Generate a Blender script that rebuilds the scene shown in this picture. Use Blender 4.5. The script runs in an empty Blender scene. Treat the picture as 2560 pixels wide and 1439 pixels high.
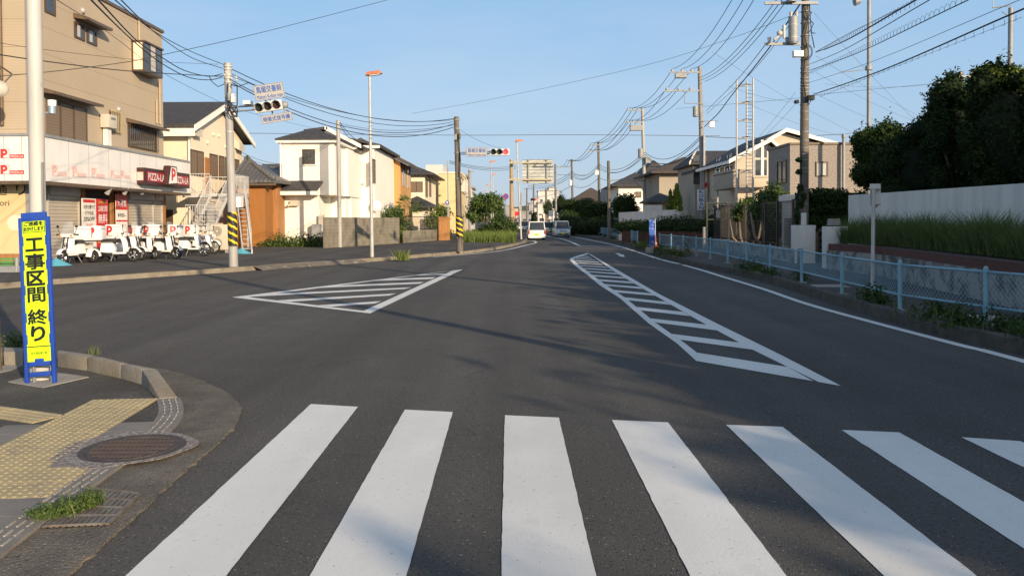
import bpy, bmesh, math, random
import numpy as np
from mathutils import Vector, Matrix
random.seed(7); RNG = np.random.default_rng(7)
S = bpy.context.scene; COL = S.collection
R = math.radians
# ---------------------------------------------------------------- camera
F, CX, CY, HC = 1990.0, 1280.0, 592.0, 1.65
cd = bpy.data.cameras.new('camera'); cam = bpy.data.objects.new('camera', cd); COL.objects.link(cam)
cd.sensor_fit = 'HORIZONTAL'; cd.sensor_width = 36.0; cd.lens = 36.0*F/2560
cd.shift_y = -(719.5-CY)/2560; cd.clip_start = 0.1; cd.clip_end = 5000
CM = Matrix.Rotation(R(90-1.15), 4, 'X') @ Matrix.Rotation(R(-0.3), 4, 'Z')
CM.translation = (0, 0, HC)
cam.matrix_world = CM; S.camera = cam
M3 = CM.to_3x3()
# ---------------------------------------------------------------- light
SUN_EL = R(16); SH = Vector((-.577, .817, 0)).normalized()      # direction shadows run on the ground
w = bpy.data.worlds.new('World'); S.world = w; w.use_nodes = True
nt = w.node_tree; bg = nt.nodes['Background']; sky = nt.nodes.new('ShaderNodeTexSky')
sky.sky_type = 'NISHITA'; sky.sun_disc = False; sky.sun_elevation = SUN_EL
sd = Vector((-SH.x, -SH.y, 0))
sky.sun_rotation = math.atan2(sd.x, sd.y); sky.altitude = 50; sky.air_density = 1.0; sky.dust_density = 0.4; sky.ozone_density = 2.2
# the low-sun sky model turns yellow at the horizon; the air here is a clear summer blue down to a pale lavender haze
geo = nt.nodes.new('ShaderNodeTexCoord'); sx_ = nt.nodes.new('ShaderNodeSeparateXYZ'); nt.links.new(geo.outputs['Generated'], sx_.inputs[0])
rp = nt.nodes.new('ShaderNodeValToRGB'); el = rp.color_ramp.elements
el[0].position = 0.0; el[0].color = (.40, .47, .58, 1); el[1].position = 1.0; el[1].color = (.085, .165, .29, 1)
for p_, c_ in ((.06, (.39, .50, .64, 1)), (.16, (.34, .51, .71, 1)), (.28, (.27, .465, .70, 1)), (.5, (.14, .27, .46, 1))):
    e_ = el.new(p_); e_.color = c_
nt.links.new(sx_.outputs[2], rp.inputs[0])
cn = nt.nodes.new('ShaderNodeTexNoise'); cn.inputs['Scale'].default_value = 2.2; cn.inputs['Detail'].default_value = 7
cm_ = nt.nodes.new('ShaderNodeMapping'); cm_.inputs['Scale'].default_value = (1, 1, 5); nt.links.new(geo.outputs['Generated'], cm_.inputs[0]); nt.links.new(cm_.outputs[0], cn.inputs['Vector'])
cr = nt.nodes.new('ShaderNodeMapRange'); cr.inputs[1].default_value = .48; cr.inputs[2].default_value = .75; cr.inputs[4].default_value = .42; nt.links.new(cn.outputs['Fac'], cr.inputs[0])
cx_ = nt.nodes.new('ShaderNodeMix'); cx_.data_type = 'RGBA'; cx_.inputs[7].default_value = (.55, .62, .72, 1)
nt.links.new(cr.outputs[0], cx_.inputs[0]); nt.links.new(rp.outputs[0], cx_.inputs[6])
sc_ = nt.nodes.new('ShaderNodeVectorMath'); sc_.operation = 'SCALE'; sc_.inputs[3].default_value = 1/.15; nt.links.new(cx_.outputs[2], sc_.inputs[0])
mx_ = nt.nodes.new('ShaderNodeMix'); mx_.data_type = 'RGBA'; mx_.inputs[0].default_value = .88
nt.links.new(sky.outputs[0], mx_.inputs[6]); nt.links.new(sc_.outputs[0], mx_.inputs[7])
# bright warm sky round the low sun
dp = nt.nodes.new('ShaderNodeVectorMath'); dp.operation = 'DOT_PRODUCT'; dp.inputs[1].default_value = (-SH.x*math.cos(SUN_EL), -SH.y*math.cos(SUN_EL), math.sin(SUN_EL)); nt.links.new(geo.outputs['Generated'], dp.inputs[0])
gl = nt.nodes.new('ShaderNodeMapRange'); gl.inputs[1].default_value = .25; gl.inputs[2].default_value = 1.0; nt.links.new(dp.outputs['Value'], gl.inputs[0])
pw = nt.nodes.new('ShaderNodeMath'); pw.operation = 'POWER'; pw.inputs[1].default_value = 1.8; nt.links.new(gl.outputs[0], pw.inputs[0])
gv = nt.nodes.new('ShaderNodeVectorMath'); gv.operation = 'SCALE'; gv.inputs[0].default_value = (4.6, 3.7, 2.6); nt.links.new(pw.outputs[0], gv.inputs[3])
ad = nt.nodes.new('ShaderNodeVectorMath'); ad.operation = 'ADD'; nt.links.new(mx_.outputs[2], ad.inputs[0]); nt.links.new(gv.outputs[0], ad.inputs[1])
nt.links.new(ad.outputs[0], bg.inputs[0]); bg.inputs[1].default_value = 0.15
sl = bpy.data.lights.new('sun', 'SUN'); sun = bpy.data.objects.new('sun', sl); COL.objects.link(sun)
sl.energy = 5.0; sl.angle = R(0.53); sl.color = (1.0, .79, .54)
tosun = Vector((sd.x*math.cos(SUN_EL), sd.y*math.cos(SUN_EL), math.sin(SUN_EL)))
sun.rotation_euler = tosun.to_track_quat('Z', 'Y').to_euler(); sun.location = (20, -30, 30)
S.view_settings.view_transform = 'Standard'; S.view_settings.look = 'None'
S.view_settings.exposure = 0.23; S.view_settings.gamma = 1.0
S.render.engine = 'CYCLES'
# ---------------------------------------------------------------- pixel -> place in the world
def ray(px, py): return M3 @ Vector(((px-CX)/F, (CY-py)/F, -1))
def G(px, py, z=0.0):
    d = ray(px, py); t = (z-HC)/d.z; return Vector((d.x*t, d.y*t, z))
def P(px, py, Y):
    d = ray(px, py); t = Y/d.y; return Vector((d.x*t, Y, HC+d.z*t))
def PX(px, py, X):
    d = ray(px, py); t = X/d.x; return Vector((X, d.y*t, HC+d.z*t))
# ---------------------------------------------------------------- materials
def hexc(c):
    return tuple(c) if len(c) == 4 else (c[0], c[1], c[2], 1)
MATS = {}
def mat(name, col, rough=.6, col2=None, scale=4, detail=4, bump=0, bscale=None, metal=0, spec=.5, emit=None, alpha=1, trans=0,
        speck=None, speckscale=120, stretch=None, lo=.35, hi=.65, transl=0, island=None, world=True, band=None):
    """procedural surface: two real colours mixed by noise, optional fine specks and bump"""
    m = bpy.data.materials.new(name); m.use_nodes = True; t = m.node_tree; n = t.nodes; L = t.links
    b = n['Principled BSDF']; b.inputs['Base Color'].default_value = hexc(col); b.inputs['Roughness'].default_value = rough
    b.inputs['Metallic'].default_value = metal; b.inputs['Specular IOR Level'].default_value = spec
    tc = n.new('ShaderNodeTexCoord'); vec = tc.outputs['Object']
    if world:
        g = n.new('ShaderNodeNewGeometry'); vec = g.outputs['Position']
    if stretch:
        mp = n.new('ShaderNodeMapping'); mp.inputs['Scale'].default_value = stretch; L.new(vec, mp.inputs[0]); vec = mp.outputs[0]
    cout = None
    if col2 is not None:
        nz = n.new('ShaderNodeTexNoise'); nz.inputs['Scale'].default_value = scale; nz.inputs['Detail'].default_value = detail
        nz.inputs['Roughness'].default_value = .6
        L.new(vec, nz.inputs['Vector'])
        mr = n.new('ShaderNodeMapRange'); mr.inputs[1].default_value = lo; mr.inputs[2].default_value = hi
        L.new(nz.outputs['Fac'], mr.inputs[0])
        mx = n.new('ShaderNodeMix'); mx.data_type = 'RGBA'; mx.inputs[6].default_value = hexc(col); mx.inputs[7].default_value = hexc(col2)
        L.new(mr.outputs[0], mx.inputs[0]); cout = mx.outputs[2]
    if island is not None:
        g2 = n.new('ShaderNodeNewGeometry'); mx = n.new('ShaderNodeMix'); mx.data_type = 'RGBA'
        if cout: L.new(cout, mx.inputs[6])
        else: mx.inputs[6].default_value = hexc(col)
        mx.inputs[7].default_value = hexc(island); L.new(g2.outputs['Random Per Island'], mx.inputs[0]); cout = mx.outputs[2]
    if speck is not None:
        for sc_, cc, th in speck:
            vn = n.new('ShaderNodeTexNoise'); vn.inputs['Scale'].default_value = sc_; vn.inputs['Detail'].default_value = 2
            L.new(vec, vn.inputs['Vector'])
            mr = n.new('ShaderNodeMapRange'); mr.inputs[1].default_value = th; mr.inputs[2].default_value = th+.06
            L.new(vn.outputs['Fac'], mr.inputs[0])
            mx = n.new('ShaderNodeMix'); mx.data_type = 'RGBA'; mx.inputs[7].default_value = hexc(cc)
            if cout: L.new(cout, mx.inputs[6])
            else: mx.inputs[6].default_value = hexc(col)
            L.new(mr.outputs[0], mx.inputs[0]); cout = mx.outputs[2]
    bumpsrc = None
    if band is not None:      # (axis, period, darkcolour, linewidth): siding boards, slats, block courses
        for (ax, per, dc, lw) in band:
            sp = n.new('ShaderNodeSeparateXYZ'); L.new(vec, sp.inputs[0])
            a = n.new('ShaderNodeMath'); a.operation = 'DIVIDE'; a.inputs[1].default_value = per; L.new(sp.outputs[ax], a.inputs[0])
            f_ = n.new('ShaderNodeMath'); f_.operation = 'FRACT'; L.new(a.outputs[0], f_.inputs[0])
            c_ = n.new('ShaderNodeMath'); c_.operation = 'LESS_THAN'; c_.inputs[1].default_value = lw; L.new(f_.outputs[0], c_.inputs[0])
            mx = n.new('ShaderNodeMix'); mx.data_type = 'RGBA'; mx.inputs[7].default_value = hexc(dc)
            if cout: L.new(cout, mx.inputs[6])
            else: mx.inputs[6].default_value = hexc(col)
            L.new(c_.outputs[0], mx.inputs[0]); cout = mx.outputs[2]; bumpsrc = f_.outputs[0] if bumpsrc is None else bumpsrc
    if cout: L.new(cout, b.inputs['Base Color'])
    if bump:
        bp = n.new('ShaderNodeBump'); bp.inputs['Strength'].default_value = bump; bp.inputs['Distance'].default_value = .02
        bn = n.new('ShaderNodeTexNoise'); bn.inputs['Scale'].default_value = bscale or scale*6; bn.inputs['Detail'].default_value = 3
        L.new(vec, bn.inputs['Vector']); L.new(bn.outputs['Fac'], bp.inputs['Height']); L.new(bp.outputs[0], b.inputs['Normal'])
    if emit: b.inputs['Emission Color'].default_value = hexc(emit[0]); b.inputs['Emission Strength'].default_value = emit[1]
    if trans: b.inputs['Transmission Weight'].default_value = trans; b.inputs['IOR'].default_value = 1.1
    if alpha < 1: b.inputs['Alpha'].default_value = alpha
    if transl:
        tr = n.new('ShaderNodeBsdfTranslucent'); ms = n.new('ShaderNodeMixShader'); ms.inputs[0].default_value = transl
        if cout: L.new(cout, tr.inputs[0])
        else: tr.inputs[0].default_value = hexc(col)
        L.new(b.outputs[0], ms.inputs[1]); L.new(tr.outputs[0], ms.inputs[2]); L.new(ms.outputs[0], n['Material Output'].inputs[0])
    MATS[name] = m; return m
g3 = lambda v: (v, v, v)
mat('asphalt', (.086,.080,.074), .9, (.108,.101,.093), .22, 8, bump=.8, bscale=110, spec=.3, lo=.3, hi=.7,
    speck=[(48, (.34,.33,.31), .66), (95, (.20,.19,.185), .64), (42, (.040,.040,.042), .60)])
mat('patch_dark', (.045,.043,.042), .9, (.06,.057,.055), 2, 5)
mat('pavement', (.085,.078,.071), .93, (.125,.114,.100), 1.2, 6, bump=.5, bscale=60, spec=.2, speck=[(60, (.30,.28,.25), .67), (30, (.05,.047,.045), .62)])
mat('pavement_far', (.080,.073,.067), .95, (.105,.096,.088), .8, 5, bump=.3, bscale=40, spec=.2)
mat('paint', (.74,.725,.69), .75, (.68,.665,.63), 1.3, 8, bump=.08, bscale=60, lo=.3, hi=.75, speck=[(34, (.46,.45,.43), .67), (5, (.69,.675,.64), .60), (110,(.20,.19,.18),.72)])
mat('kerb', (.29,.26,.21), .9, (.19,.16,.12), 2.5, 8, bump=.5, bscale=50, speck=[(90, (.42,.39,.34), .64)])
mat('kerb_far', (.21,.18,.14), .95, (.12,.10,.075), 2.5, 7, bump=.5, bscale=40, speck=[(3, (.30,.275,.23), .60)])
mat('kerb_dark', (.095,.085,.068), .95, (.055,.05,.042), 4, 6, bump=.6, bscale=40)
mat('apron', (.17,.145,.115), .95, (.105,.09,.073), 3, 8, bump=.8, bscale=55, speck=[(75, (.42,.38,.32), .64), (40, (.07,.06,.05), .62)])
mat('aggregate', (.34,.30,.28), .9, (.16,.14,.13), 40, 4, bump=1, bscale=60, lo=.42, hi=.56)
mat('concrete', (.36,.33,.29), .9, (.27,.25,.22), 3, 6, bump=.3, bscale=40)
mat('tactile', (.47,.375,.20), .88, (.37,.30,.175), 2.2, 8, bump=.3, bscale=60, speck=[(50, (.25,.205,.13), .63), (9, (.33,.27,.165), .60)])
mat('tile_grey', (.22,.20,.18), .9, (.17,.155,.14), 5, 5, bump=.3, bscale=60)
mat('iron_lid', (.07,.055,.05), .6, (.105,.08,.07), 8, 5, bump=.4, bscale=60, metal=.4)
mat('lid_pattern', (.15,.10,.072), .6, (.11,.075,.055), 12, 4, metal=.3)
mat('grate_steel', (.27,.25,.225), .6, (.17,.135,.11), 10, 4, metal=.5)
mat('pit', (.012,.012,.012), 1)
mat('ground', (.13,.115,.085), 1, (.08,.085,.045), .3, 6)
mat('gravel', (.42,.38,.31), 1, (.22,.19,.14), 6, 6, bump=.6, bscale=30)
mat('blue_plastic', (.020,.075,.42), .35, (.018,.06,.34), 5)
mat('fluo', (.62,.90,.0), .55, (.56,.80,.02), 5, 6, speck=[(60, (.40,.52,.05), .70)])
mat('black', (.012,.012,.012), .5)
mat('rubber', (.018,.018,.018), .8)
mat('pole_steel', (.40,.39,.37), .55, (.32,.31,.295), 1.5, 6, stretch=(3,3,.6))
mat('pole_paint', (.56,.55,.52), .45, (.46,.45,.42), 1.5, 6, spec=.4, stretch=(3,3,.6), speck=[(9, (.30,.22,.15), .72)])
mat('concrete_pole', (.33,.31,.28), .8, (.24,.225,.20), 2, 6, stretch=(3,3,.5), bump=.1)
mat('old_pole', (.19,.165,.135), .85, (.115,.10,.08), 2, 7, stretch=(3,3,.7), bump=.2)
mat('galv', (.34,.35,.35), .6, (.26,.27,.275), 3, metal=.2)
mat('steel_bright', (.50,.49,.47), .5, (.42,.41,.39), 4, metal=.2)
mat('hydro_black', (.02,.02,.02), .6); mat('hydro_yellow', (.80,.56,.01), .5)
mat('wire', (.022,.022,.024), .7); mat('wire_thin', (.09,.095,.11), .7)
mat('ceramic', (.50,.48,.44), .4)
mat('stair_white', (.58,.58,.57), .5, (.48,.48,.47), 3)
mat('lamp_orange', (.62,.20,.095), .5, (.48,.16,.08), 3)
mat('siding_tan', (.46,.375,.27), .85, (.43,.35,.25), .6, 4, bump=.15, bscale=40, band=[(2, .105, (.39,.31,.22), .14), (2, 1.05, (.26,.20,.14), .02)])
mat('trim_brown', (.14,.095,.06), .5, (.10,.07,.045), 4)
mat('window_brown', (.085,.055,.035), .45)
mat('shutter_brown', (.20,.145,.095), .5, band=[(2, .12, (.13,.09,.06), .18)])
mat('glass_dark', (.035,.045,.055), .06, (.07,.08,.09), .9, 2, spec=.9)
mat('curtain', (.55,.54,.50), .8, (.40,.40,.38), 6, stretch=(6,6,.4))
mat('white_panel', (.80,.78,.75), .45, (.70,.68,.65), .8, 6, stretch=(1,1,.5))
mat('seam', (.40,.37,.33), .8)
mat('faded_pink', (.72,.40,.36), .6, (.78,.52,.48), 8)
mat('red', (.62,.03,.03), .4, (.55,.03,.03), 3)
mat('sign_red', (.36,.012,.018), .35); mat('dark_maroon', (.05,.012,.012), .4)
mat('white', (.80,.79,.77), .4); mat('paper', (.80,.76,.70), .8)
mat('roll_shutter', (.50,.45,.375), .5, (.45,.40,.33), 1.0, band=[(2, .145, (.20,.17,.135), .16)])
mat('shop_dark', (.045,.028,.02), .7)
mat('timber_orange', (.42,.20,.07), .7, (.30,.14,.05), 3, 5, stretch=(4,4,.4))
mat('banner_yellow', (.72,.56,.30), .7, (.66,.50,.27), 1.2, 4)
mat('cream_wall', (.80,.70,.53), .85, (.76,.66,.50), 1, 5)
mat('white_wall', (.86,.83,.75), .85, (.83,.79,.70), .7, 5, bump=.06, bscale=30)
mat('roof_slate', (.045,.043,.046), .75, (.070,.066,.066), 3, 5, band=[(2, .16, (.03,.029,.031), .15)])
mat('roof_brown', (.075,.055,.045), .8, (.10,.078,.062), 3, 5, band=[(2, .16, (.05,.038,.03), .15)])
mat('roof_tile', (.10,.10,.105), .55, (.16,.155,.15), 5, 5, band=[(0, .28, (.05,.05,.052), .2), (2, .14, (.055,.055,.056), .16)])
mat('fascia_white', (.84,.81,.74), .6)
mat('orange_wall', (.58,.31,.115), .85, (.53,.28,.10), 1, 5, band=[(2, .15, (.47,.26,.11), .12)])
mat('shed_brown', (.37,.155,.035), .75, (.31,.125,.03), 2, 5, stretch=(5,5,.4), band=[(0, .3, (.24,.095,.022), .05)])
mat('beige_wall', (.58,.50,.385), .85, (.53,.455,.35), 1, 5, band=[(2, .30, (.50,.43,.32), .06)])
mat('taupe_wall', (.40,.345,.275), .85, (.36,.31,.25), 1, 5, bump=.1)
mat('grey_tile_wall', (.36,.31,.265), .8, (.22,.19,.165), 16, 4, lo=.4, hi=.6, bump=.2, bscale=20, band=[(2, .9, (.27,.24,.21), .012)])
mat('block_wall', (.25,.225,.175), .95, (.17,.15,.115), 1.6, 8, bump=.4, bscale=30, band=[(2, .20, (.12,.11,.09), .07)], speck=[(1.1, (.13,.115,.085), .60)])
mat('lichen', (.50,.36,.03), .9, (.28,.23,.09), 4, 6, lo=.4, hi=.6)
mat('stucco_wall', (.74,.70,.64), .9, (.57,.54,.49), 1.6, 8, bump=.15, bscale=50, stretch=(1.6,1.6,.16), lo=.4, hi=.75)
mat('stone_wall', (.30,.29,.265), .95, (.10,.10,.085), 2.6, 6, bump=.8, bscale=14, lo=.45, hi=.6)
mat('brick_red', (.13,.045,.03), .9, (.085,.035,.025), 5, 5, band=[(2, .075, (.09,.055,.045), .14)])
mat('rail_blue', (.22,.40,.48), .45, (.19,.34,.42), 3, 5)
mat('black_fence', (.018,.016,.015), .5)
mat('frame_gold', (.50,.40,.20), .5)
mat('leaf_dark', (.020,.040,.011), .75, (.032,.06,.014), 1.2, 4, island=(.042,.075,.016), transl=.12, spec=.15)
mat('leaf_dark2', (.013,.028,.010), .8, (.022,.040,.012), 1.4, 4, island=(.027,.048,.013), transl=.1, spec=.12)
mat('leaf_mid', (.045,.085,.016), .6, (.065,.11,.02), 1.5, 4, island=(.09,.14,.025), transl=.2)
mat('leaf_bright', (.10,.17,.025), .6, (.15,.21,.03), 2, 4, island=(.20,.25,.04), transl=.3)
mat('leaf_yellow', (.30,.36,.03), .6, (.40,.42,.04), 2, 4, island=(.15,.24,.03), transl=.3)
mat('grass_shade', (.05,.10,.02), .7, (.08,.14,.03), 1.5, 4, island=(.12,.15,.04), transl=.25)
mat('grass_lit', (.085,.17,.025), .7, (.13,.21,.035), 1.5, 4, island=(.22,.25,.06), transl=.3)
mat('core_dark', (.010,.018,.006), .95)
mat('bark', (.16,.12,.085), .9, (.09,.07,.05), 6, 6, bump=.5, stretch=(4,4,1))
mat('bark_pale', (.24,.18,.13), .9, (.20,.15,.11), 6, 6, bump=.4, stretch=(4,4,1))
mat('car_white', (.80,.80,.78), .25); mat('car_silverblue', (.34,.45,.52), .3, metal=.3); mat('car_silver', (.52,.55,.58), .3, metal=.4)
mat('car_glass', (.02,.024,.03), .08, spec=.8)
mat('plate_yellow', (.80,.62,.04), .5); mat('tail_red', (.45,.02,.02), .3); mat('lamp_clear', (.75,.76,.78), .15)
mat('amber', (.80,.25,.02), .3); mat('chrome', (.7,.7,.7), .2, metal=1)
mat('signal_body', (.62,.62,.60), .5); mat('lens_off_g', (.004,.010,.009), .6); mat('lens_off_y', (.009,.006,.005), .6); mat('lens_off_r', (.03,.006,.006), .6)
mat('lens_red', (.8,.05,.06), .4, emit=((1,.06,.07), 1.4))
mat('sign_white', (.44,.42,.38), .5); mat('sign_blue', (.02,.11,.42), .5); mat('sign_round_blue', (.02,.10,.45), .4)
mat('sign_back', (.55,.56,.52), .5, (.45,.46,.43), 2, 5); mat('sign_beam', (.45,.40,.29), .6)
mat('tan_post', (.44,.31,.17), .7, (.36,.25,.14), 2, 6, stretch=(3,3,.4))
mat('cone_orange', (.75,.12,.03), .5); mat('banner_blue', (.02,.09,.42), .7, (.5,.55,.65), 7, 4, lo=.58, hi=.64)
mat('crate_green', (.10,.30,.08), .6); mat('tarp_blue', (.09,.35,.45), .6)
mat('windscreen', (.75,.8,.82), .1, alpha=.22, spec=.8)
mat('globe_glass', (.75,.72,.62), .15, alpha=.55)
mat('ac_body', (.55,.50,.41), .6); mat('ac_dark', (.20,.19,.165), .7)
mat('far_white', (.66,.62,.57), .9, (.55,.52,.49), .4); mat('far_grey', (.35,.35,.35), .9, (.26,.26,.27), .4); mat('far_tan', (.50,.42,.34), .9, (.40,.34,.28), .4)
mat('hill', (.045,.07,.055), 1, (.06,.085,.06), .03, 5)
mat('flesh_pizza', (.70,.38,.12), .7, (.55,.10,.04), 18, 3)
mat('driftwood', (.22,.12,.07), .9, (.12,.07,.045), 6)
def wear(name, amt=.10, crack=.5):
    """tyre-polished bands along the road, cloudy tone changes and a few hairline cracks"""
    t = MATS[name].node_tree; n = t.nodes; L = t.links; b = n['Principled BSDF']; src = b.inputs['Base Color'].links[0].from_socket
    g = n.new('ShaderNodeNewGeometry'); cur = src
    for (st_, sc_, lo, hi, k) in (((1.3,.045,1), 1.0, .38, .62, amt), ((.30,.18,1), 1.0, .35, .7, amt), ((2.2,1.4,1), 1.0, .5, .8, amt*.6)):
        mp = n.new('ShaderNodeMapping'); mp.inputs['Scale'].default_value = st_; L.new(g.outputs['Position'], mp.inputs[0])
        nz = n.new('ShaderNodeTexNoise'); nz.inputs['Scale'].default_value = sc_; nz.inputs['Detail'].default_value = 5; L.new(mp.outputs[0], nz.inputs['Vector'])
        mr = n.new('ShaderNodeMapRange'); mr.inputs[1].default_value = lo; mr.inputs[2].default_value = hi; mr.inputs[3].default_value = 1-k; mr.inputs[4].default_value = 1+k; L.new(nz.outputs['Fac'], mr.inputs[0])
        v = n.new('ShaderNodeVectorMath'); v.operation = 'SCALE'; L.new(cur, v.inputs[0]); L.new(mr.outputs[0], v.inputs[3]); cur = v.outputs[0]
    if crack:
        nd = n.new('ShaderNodeTexNoise'); nd.inputs['Scale'].default_value = 1.6; nd.inputs['Detail'].default_value = 6; L.new(g.outputs['Position'], nd.inputs['Vector'])
        ad = n.new('ShaderNodeVectorMath'); ad.operation = 'ADD'; L.new(g.outputs['Position'], ad.inputs[0]); L.new(nd.outputs['Color'], ad.inputs[1])
        vo = n.new('ShaderNodeTexVoronoi'); vo.feature = 'DISTANCE_TO_EDGE'; vo.inputs['Scale'].default_value = .28; L.new(ad.outputs[0], vo.inputs['Vector'])
        lt = n.new('ShaderNodeMapRange'); lt.inputs[1].default_value = .0016; lt.inputs[2].default_value = .0045; lt.inputs[3].default_value = crack; lt.inputs[4].default_value = 0; L.new(vo.outputs['Distance'], lt.inputs[0])
        mx = n.new('ShaderNodeMix'); mx.data_type = 'RGBA'; mx.inputs[7].default_value = (.028,.027,.026,1); L.new(lt.outputs[0], mx.inputs[0]); L.new(cur, mx.inputs[6]); cur = mx.outputs[2]
    L.new(cur, b.inputs['Base Color'])
wear('asphalt', .12, .30); wear('paint', .05, 0); wear('pavement', .14, .3); wear('pavement_far', .12, .3); wear('apron', .15, 0)
# ---------------------------------------------------------------- objects
def wloc(o):
    v = Vector((0,0,0))
    while o: v += o.location; o = o.parent
    return v
def tag(o, label=None, cat=None, group=None, kind=None):
    if label: o['label'] = label
    if cat: o['category'] = cat
    if group: o['group'] = group
    if kind: o['kind'] = kind
    return o
def thing(name, label, cat, loc=(0,0,0), group=None, rz=0):
    o = bpy.data.objects.new(name, None); COL.objects.link(o); o.location = loc; o.rotation_euler.z = rz
    o.empty_display_size = .2
    return tag(o, label, cat, group)
class MB:
    def __init__(s): s.v = []; s.f = []; s.m = []; s.mats = []; s.cur = 0; s.sm = []; s.smooth = False
    def use(s, name):
        if name not in s.mats: s.mats.append(name)
        s.cur = s.mats.index(name); return s
    def add(s, vs, fs):
        b = len(s.v); s.v += [tuple(x) for x in vs]
        for f in fs: s.f.append([b+i for i in f]); s.m.append(s.cur); s.sm.append(s.smooth)
        return s
    def box(s, a, b):
        x0,y0,z0 = (min(a[i], b[i]) for i in range(3)); x1,y1,z1 = (max(a[i], b[i]) for i in range(3))
        return s.add([(x0,y0,z0),(x1,y0,z0),(x1,y1,z0),(x0,y1,z0),(x0,y0,z1),(x1,y0,z1),(x1,y1,z1),(x0,y1,z1)],
                     [(0,3,2,1),(4,5,6,7),(0,1,5,4),(1,2,6,5),(2,3,7,6),(3,0,4,7)])
    def obox(s, c, sx, sy, sz, mt=None, taper=1, tapy=None):
        """box centred on c, optional top taper, transformed by mt"""
        tapy = taper if tapy is None else tapy
        vs = [(-sx/2,-sy/2,-sz/2),(sx/2,-sy/2,-sz/2),(sx/2,sy/2,-sz/2),(-sx/2,sy/2,-sz/2),
              (-sx/2*taper,-sy/2*tapy,sz/2),(sx/2*taper,-sy/2*tapy,sz/2),(sx/2*taper,sy/2*tapy,sz/2),(-sx/2*taper,sy/2*tapy,sz/2)]
        vs = [Vector(v) for v in vs]
        if mt is not None: vs = [mt @ v for v in vs]
        vs = [v+Vector(c) for v in vs]
        return s.add(vs, [(0,3,2,1),(4,5,6,7),(0,1,5,4),(1,2,6,5),(2,3,7,6),(3,0,4,7)])
    def cyl(s, a, b, r0, r1=None, n=12, caps=True):
        a = Vector(a); b = Vector(b); r1 = r0 if r1 is None else r1; d = (b-a).normalized()
        u = d.orthogonal().normalized(); w_ = d.cross(u); vs = []
        for i in range(n):
            t = 2*math.pi*i/n; q = u*math.cos(t)+w_*math.sin(t); vs.append(a+q*r0); vs.append(b+q*r1)
        fs = [(2*i, 2*((i+1)%n), 2*((i+1)%n)+1, 2*i+1) for i in range(n)]
        o = s.smooth; s.smooth = n > 6; s.add(vs, fs); s.smooth = False
        if caps:
            s.add([vs[2*i] for i in range(n)], [tuple(range(n-1,-1,-1))]); s.add([vs[2*i+1] for i in range(n)], [tuple(range(n))])
        s.smooth = o; return s
    def tube(s, pts, r, n=6):
        pts = [Vector(p) for p in pts]; rings = []; k = len(pts); up = None
        for i, p in enumerate(pts):
            d = (pts[min(i+1,k-1)]-pts[max(i-1,0)])
            if d.length < 1e-9: d = Vector((0,0,1))
            d.normalize()
            if up is None: up = d.orthogonal().normalized()
            up = (up-d*up.dot(d)); up = up.normalized() if up.length > 1e-6 else d.orthogonal().normalized()
            w_ = d.cross(up); rr = r[i] if hasattr(r, '__len__') else r
            rings.append([p+(up*math.cos(2*math.pi*j/n)+w_*math.sin(2*math.pi*j/n))*rr for j in range(n)])
        vs = [q for g_ in rings for q in g_]
        fs = [(i*n+j, i*n+(j+1)%n, (i+1)*n+(j+1)%n, (i+1)*n+j) for i in range(k-1) for j in range(n)]
        fs += [tuple(range(n-1,-1,-1)), tuple((k-1)*n+j for j in range(n))]
        o = s.smooth; s.smooth = n > 4; s.add(vs, fs); s.smooth = o; return s
    def poly(s, pts): return s.add(pts, [tuple(range(len(pts)))])
    def prism(s, pts, dz):
        """pts: flat loop (list of Vector), extruded by vector dz"""
        n = len(pts); dz = Vector(dz); a = [Vector(p) for p in pts]; b = [p+dz for p in a]
        return s.add(a+b, [tuple(range(n-1,-1,-1)), tuple(range(n,2*n))]+[(i,(i+1)%n,n+(i+1)%n,n+i) for i in range(n)])
    def sphere(s, c, r, nu=14, nv=9, sc=(1,1,1), vmin=0.0, vmax=1.0):
        vs = []; fs = []
        for j in range(nv+1):
            ph = math.pi*(vmin+(vmax-vmin)*j/nv)
            for i in range(nu):
                th = 2*math.pi*i/nu
                vs.append((c[0]+r*sc[0]*math.sin(ph)*math.cos(th), c[1]+r*sc[1]*math.sin(ph)*math.sin(th), c[2]+r*sc[2]*math.cos(ph)))
        for j in range(nv):
            for i in range(nu):
                fs.append((j*nu+i, (j+1)*nu+i, (j+1)*nu+(i+1)%nu, j*nu+(i+1)%nu))
        o = s.smooth; s.smooth = True; s.add(vs, fs); s.smooth = o; return s
    def disc(s, c, nrm, r, n=20, hole=0):
        nrm = Vector(nrm).normalized(); u = nrm.orthogonal().normalized(); w_ = nrm.cross(u); c = Vector(c)
        o = [c+(u*math.cos(2*math.pi*i/n)+w_*math.sin(2*math.pi*i/n))*r for i in range(n)]
        if not hole: return s.add(o, [tuple(range(n))])
        q = [c+(u*math.cos(2*math.pi*i/n)+w_*math.sin(2*math.pi*i/n))*hole for i in range(n)]
        return s.add(o+q, [(i,(i+1)%n,n+(i+1)%n,n+i) for i in range(n)])
    def build(s, name, material=None, parent=None, bevel=0, local=False, label=None, cat=None, group=None, kind=None):
        me = bpy.data.meshes.new(name); vs = np.array(s.v, dtype=float).reshape(-1,3)
        if parent is not None:
            off = np.array(wloc(parent)) if not local else np.zeros(3); loc = Vector((0,0,0))
        elif kind == 'structure' or local: off = np.zeros(3); loc = Vector((0,0,0))
        else:
            lo = vs.min(0); hi = vs.max(0); off = np.array([(lo[0]+hi[0])/2, (lo[1]+hi[1])/2, lo[2]]); loc = Vector(off)
        me.from_pydata((vs-off).tolist(), [], s.f); me.update()
        ms = s.mats if s.mats else [material]
        for q in ms: me.materials.append(MATS[q])
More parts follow.
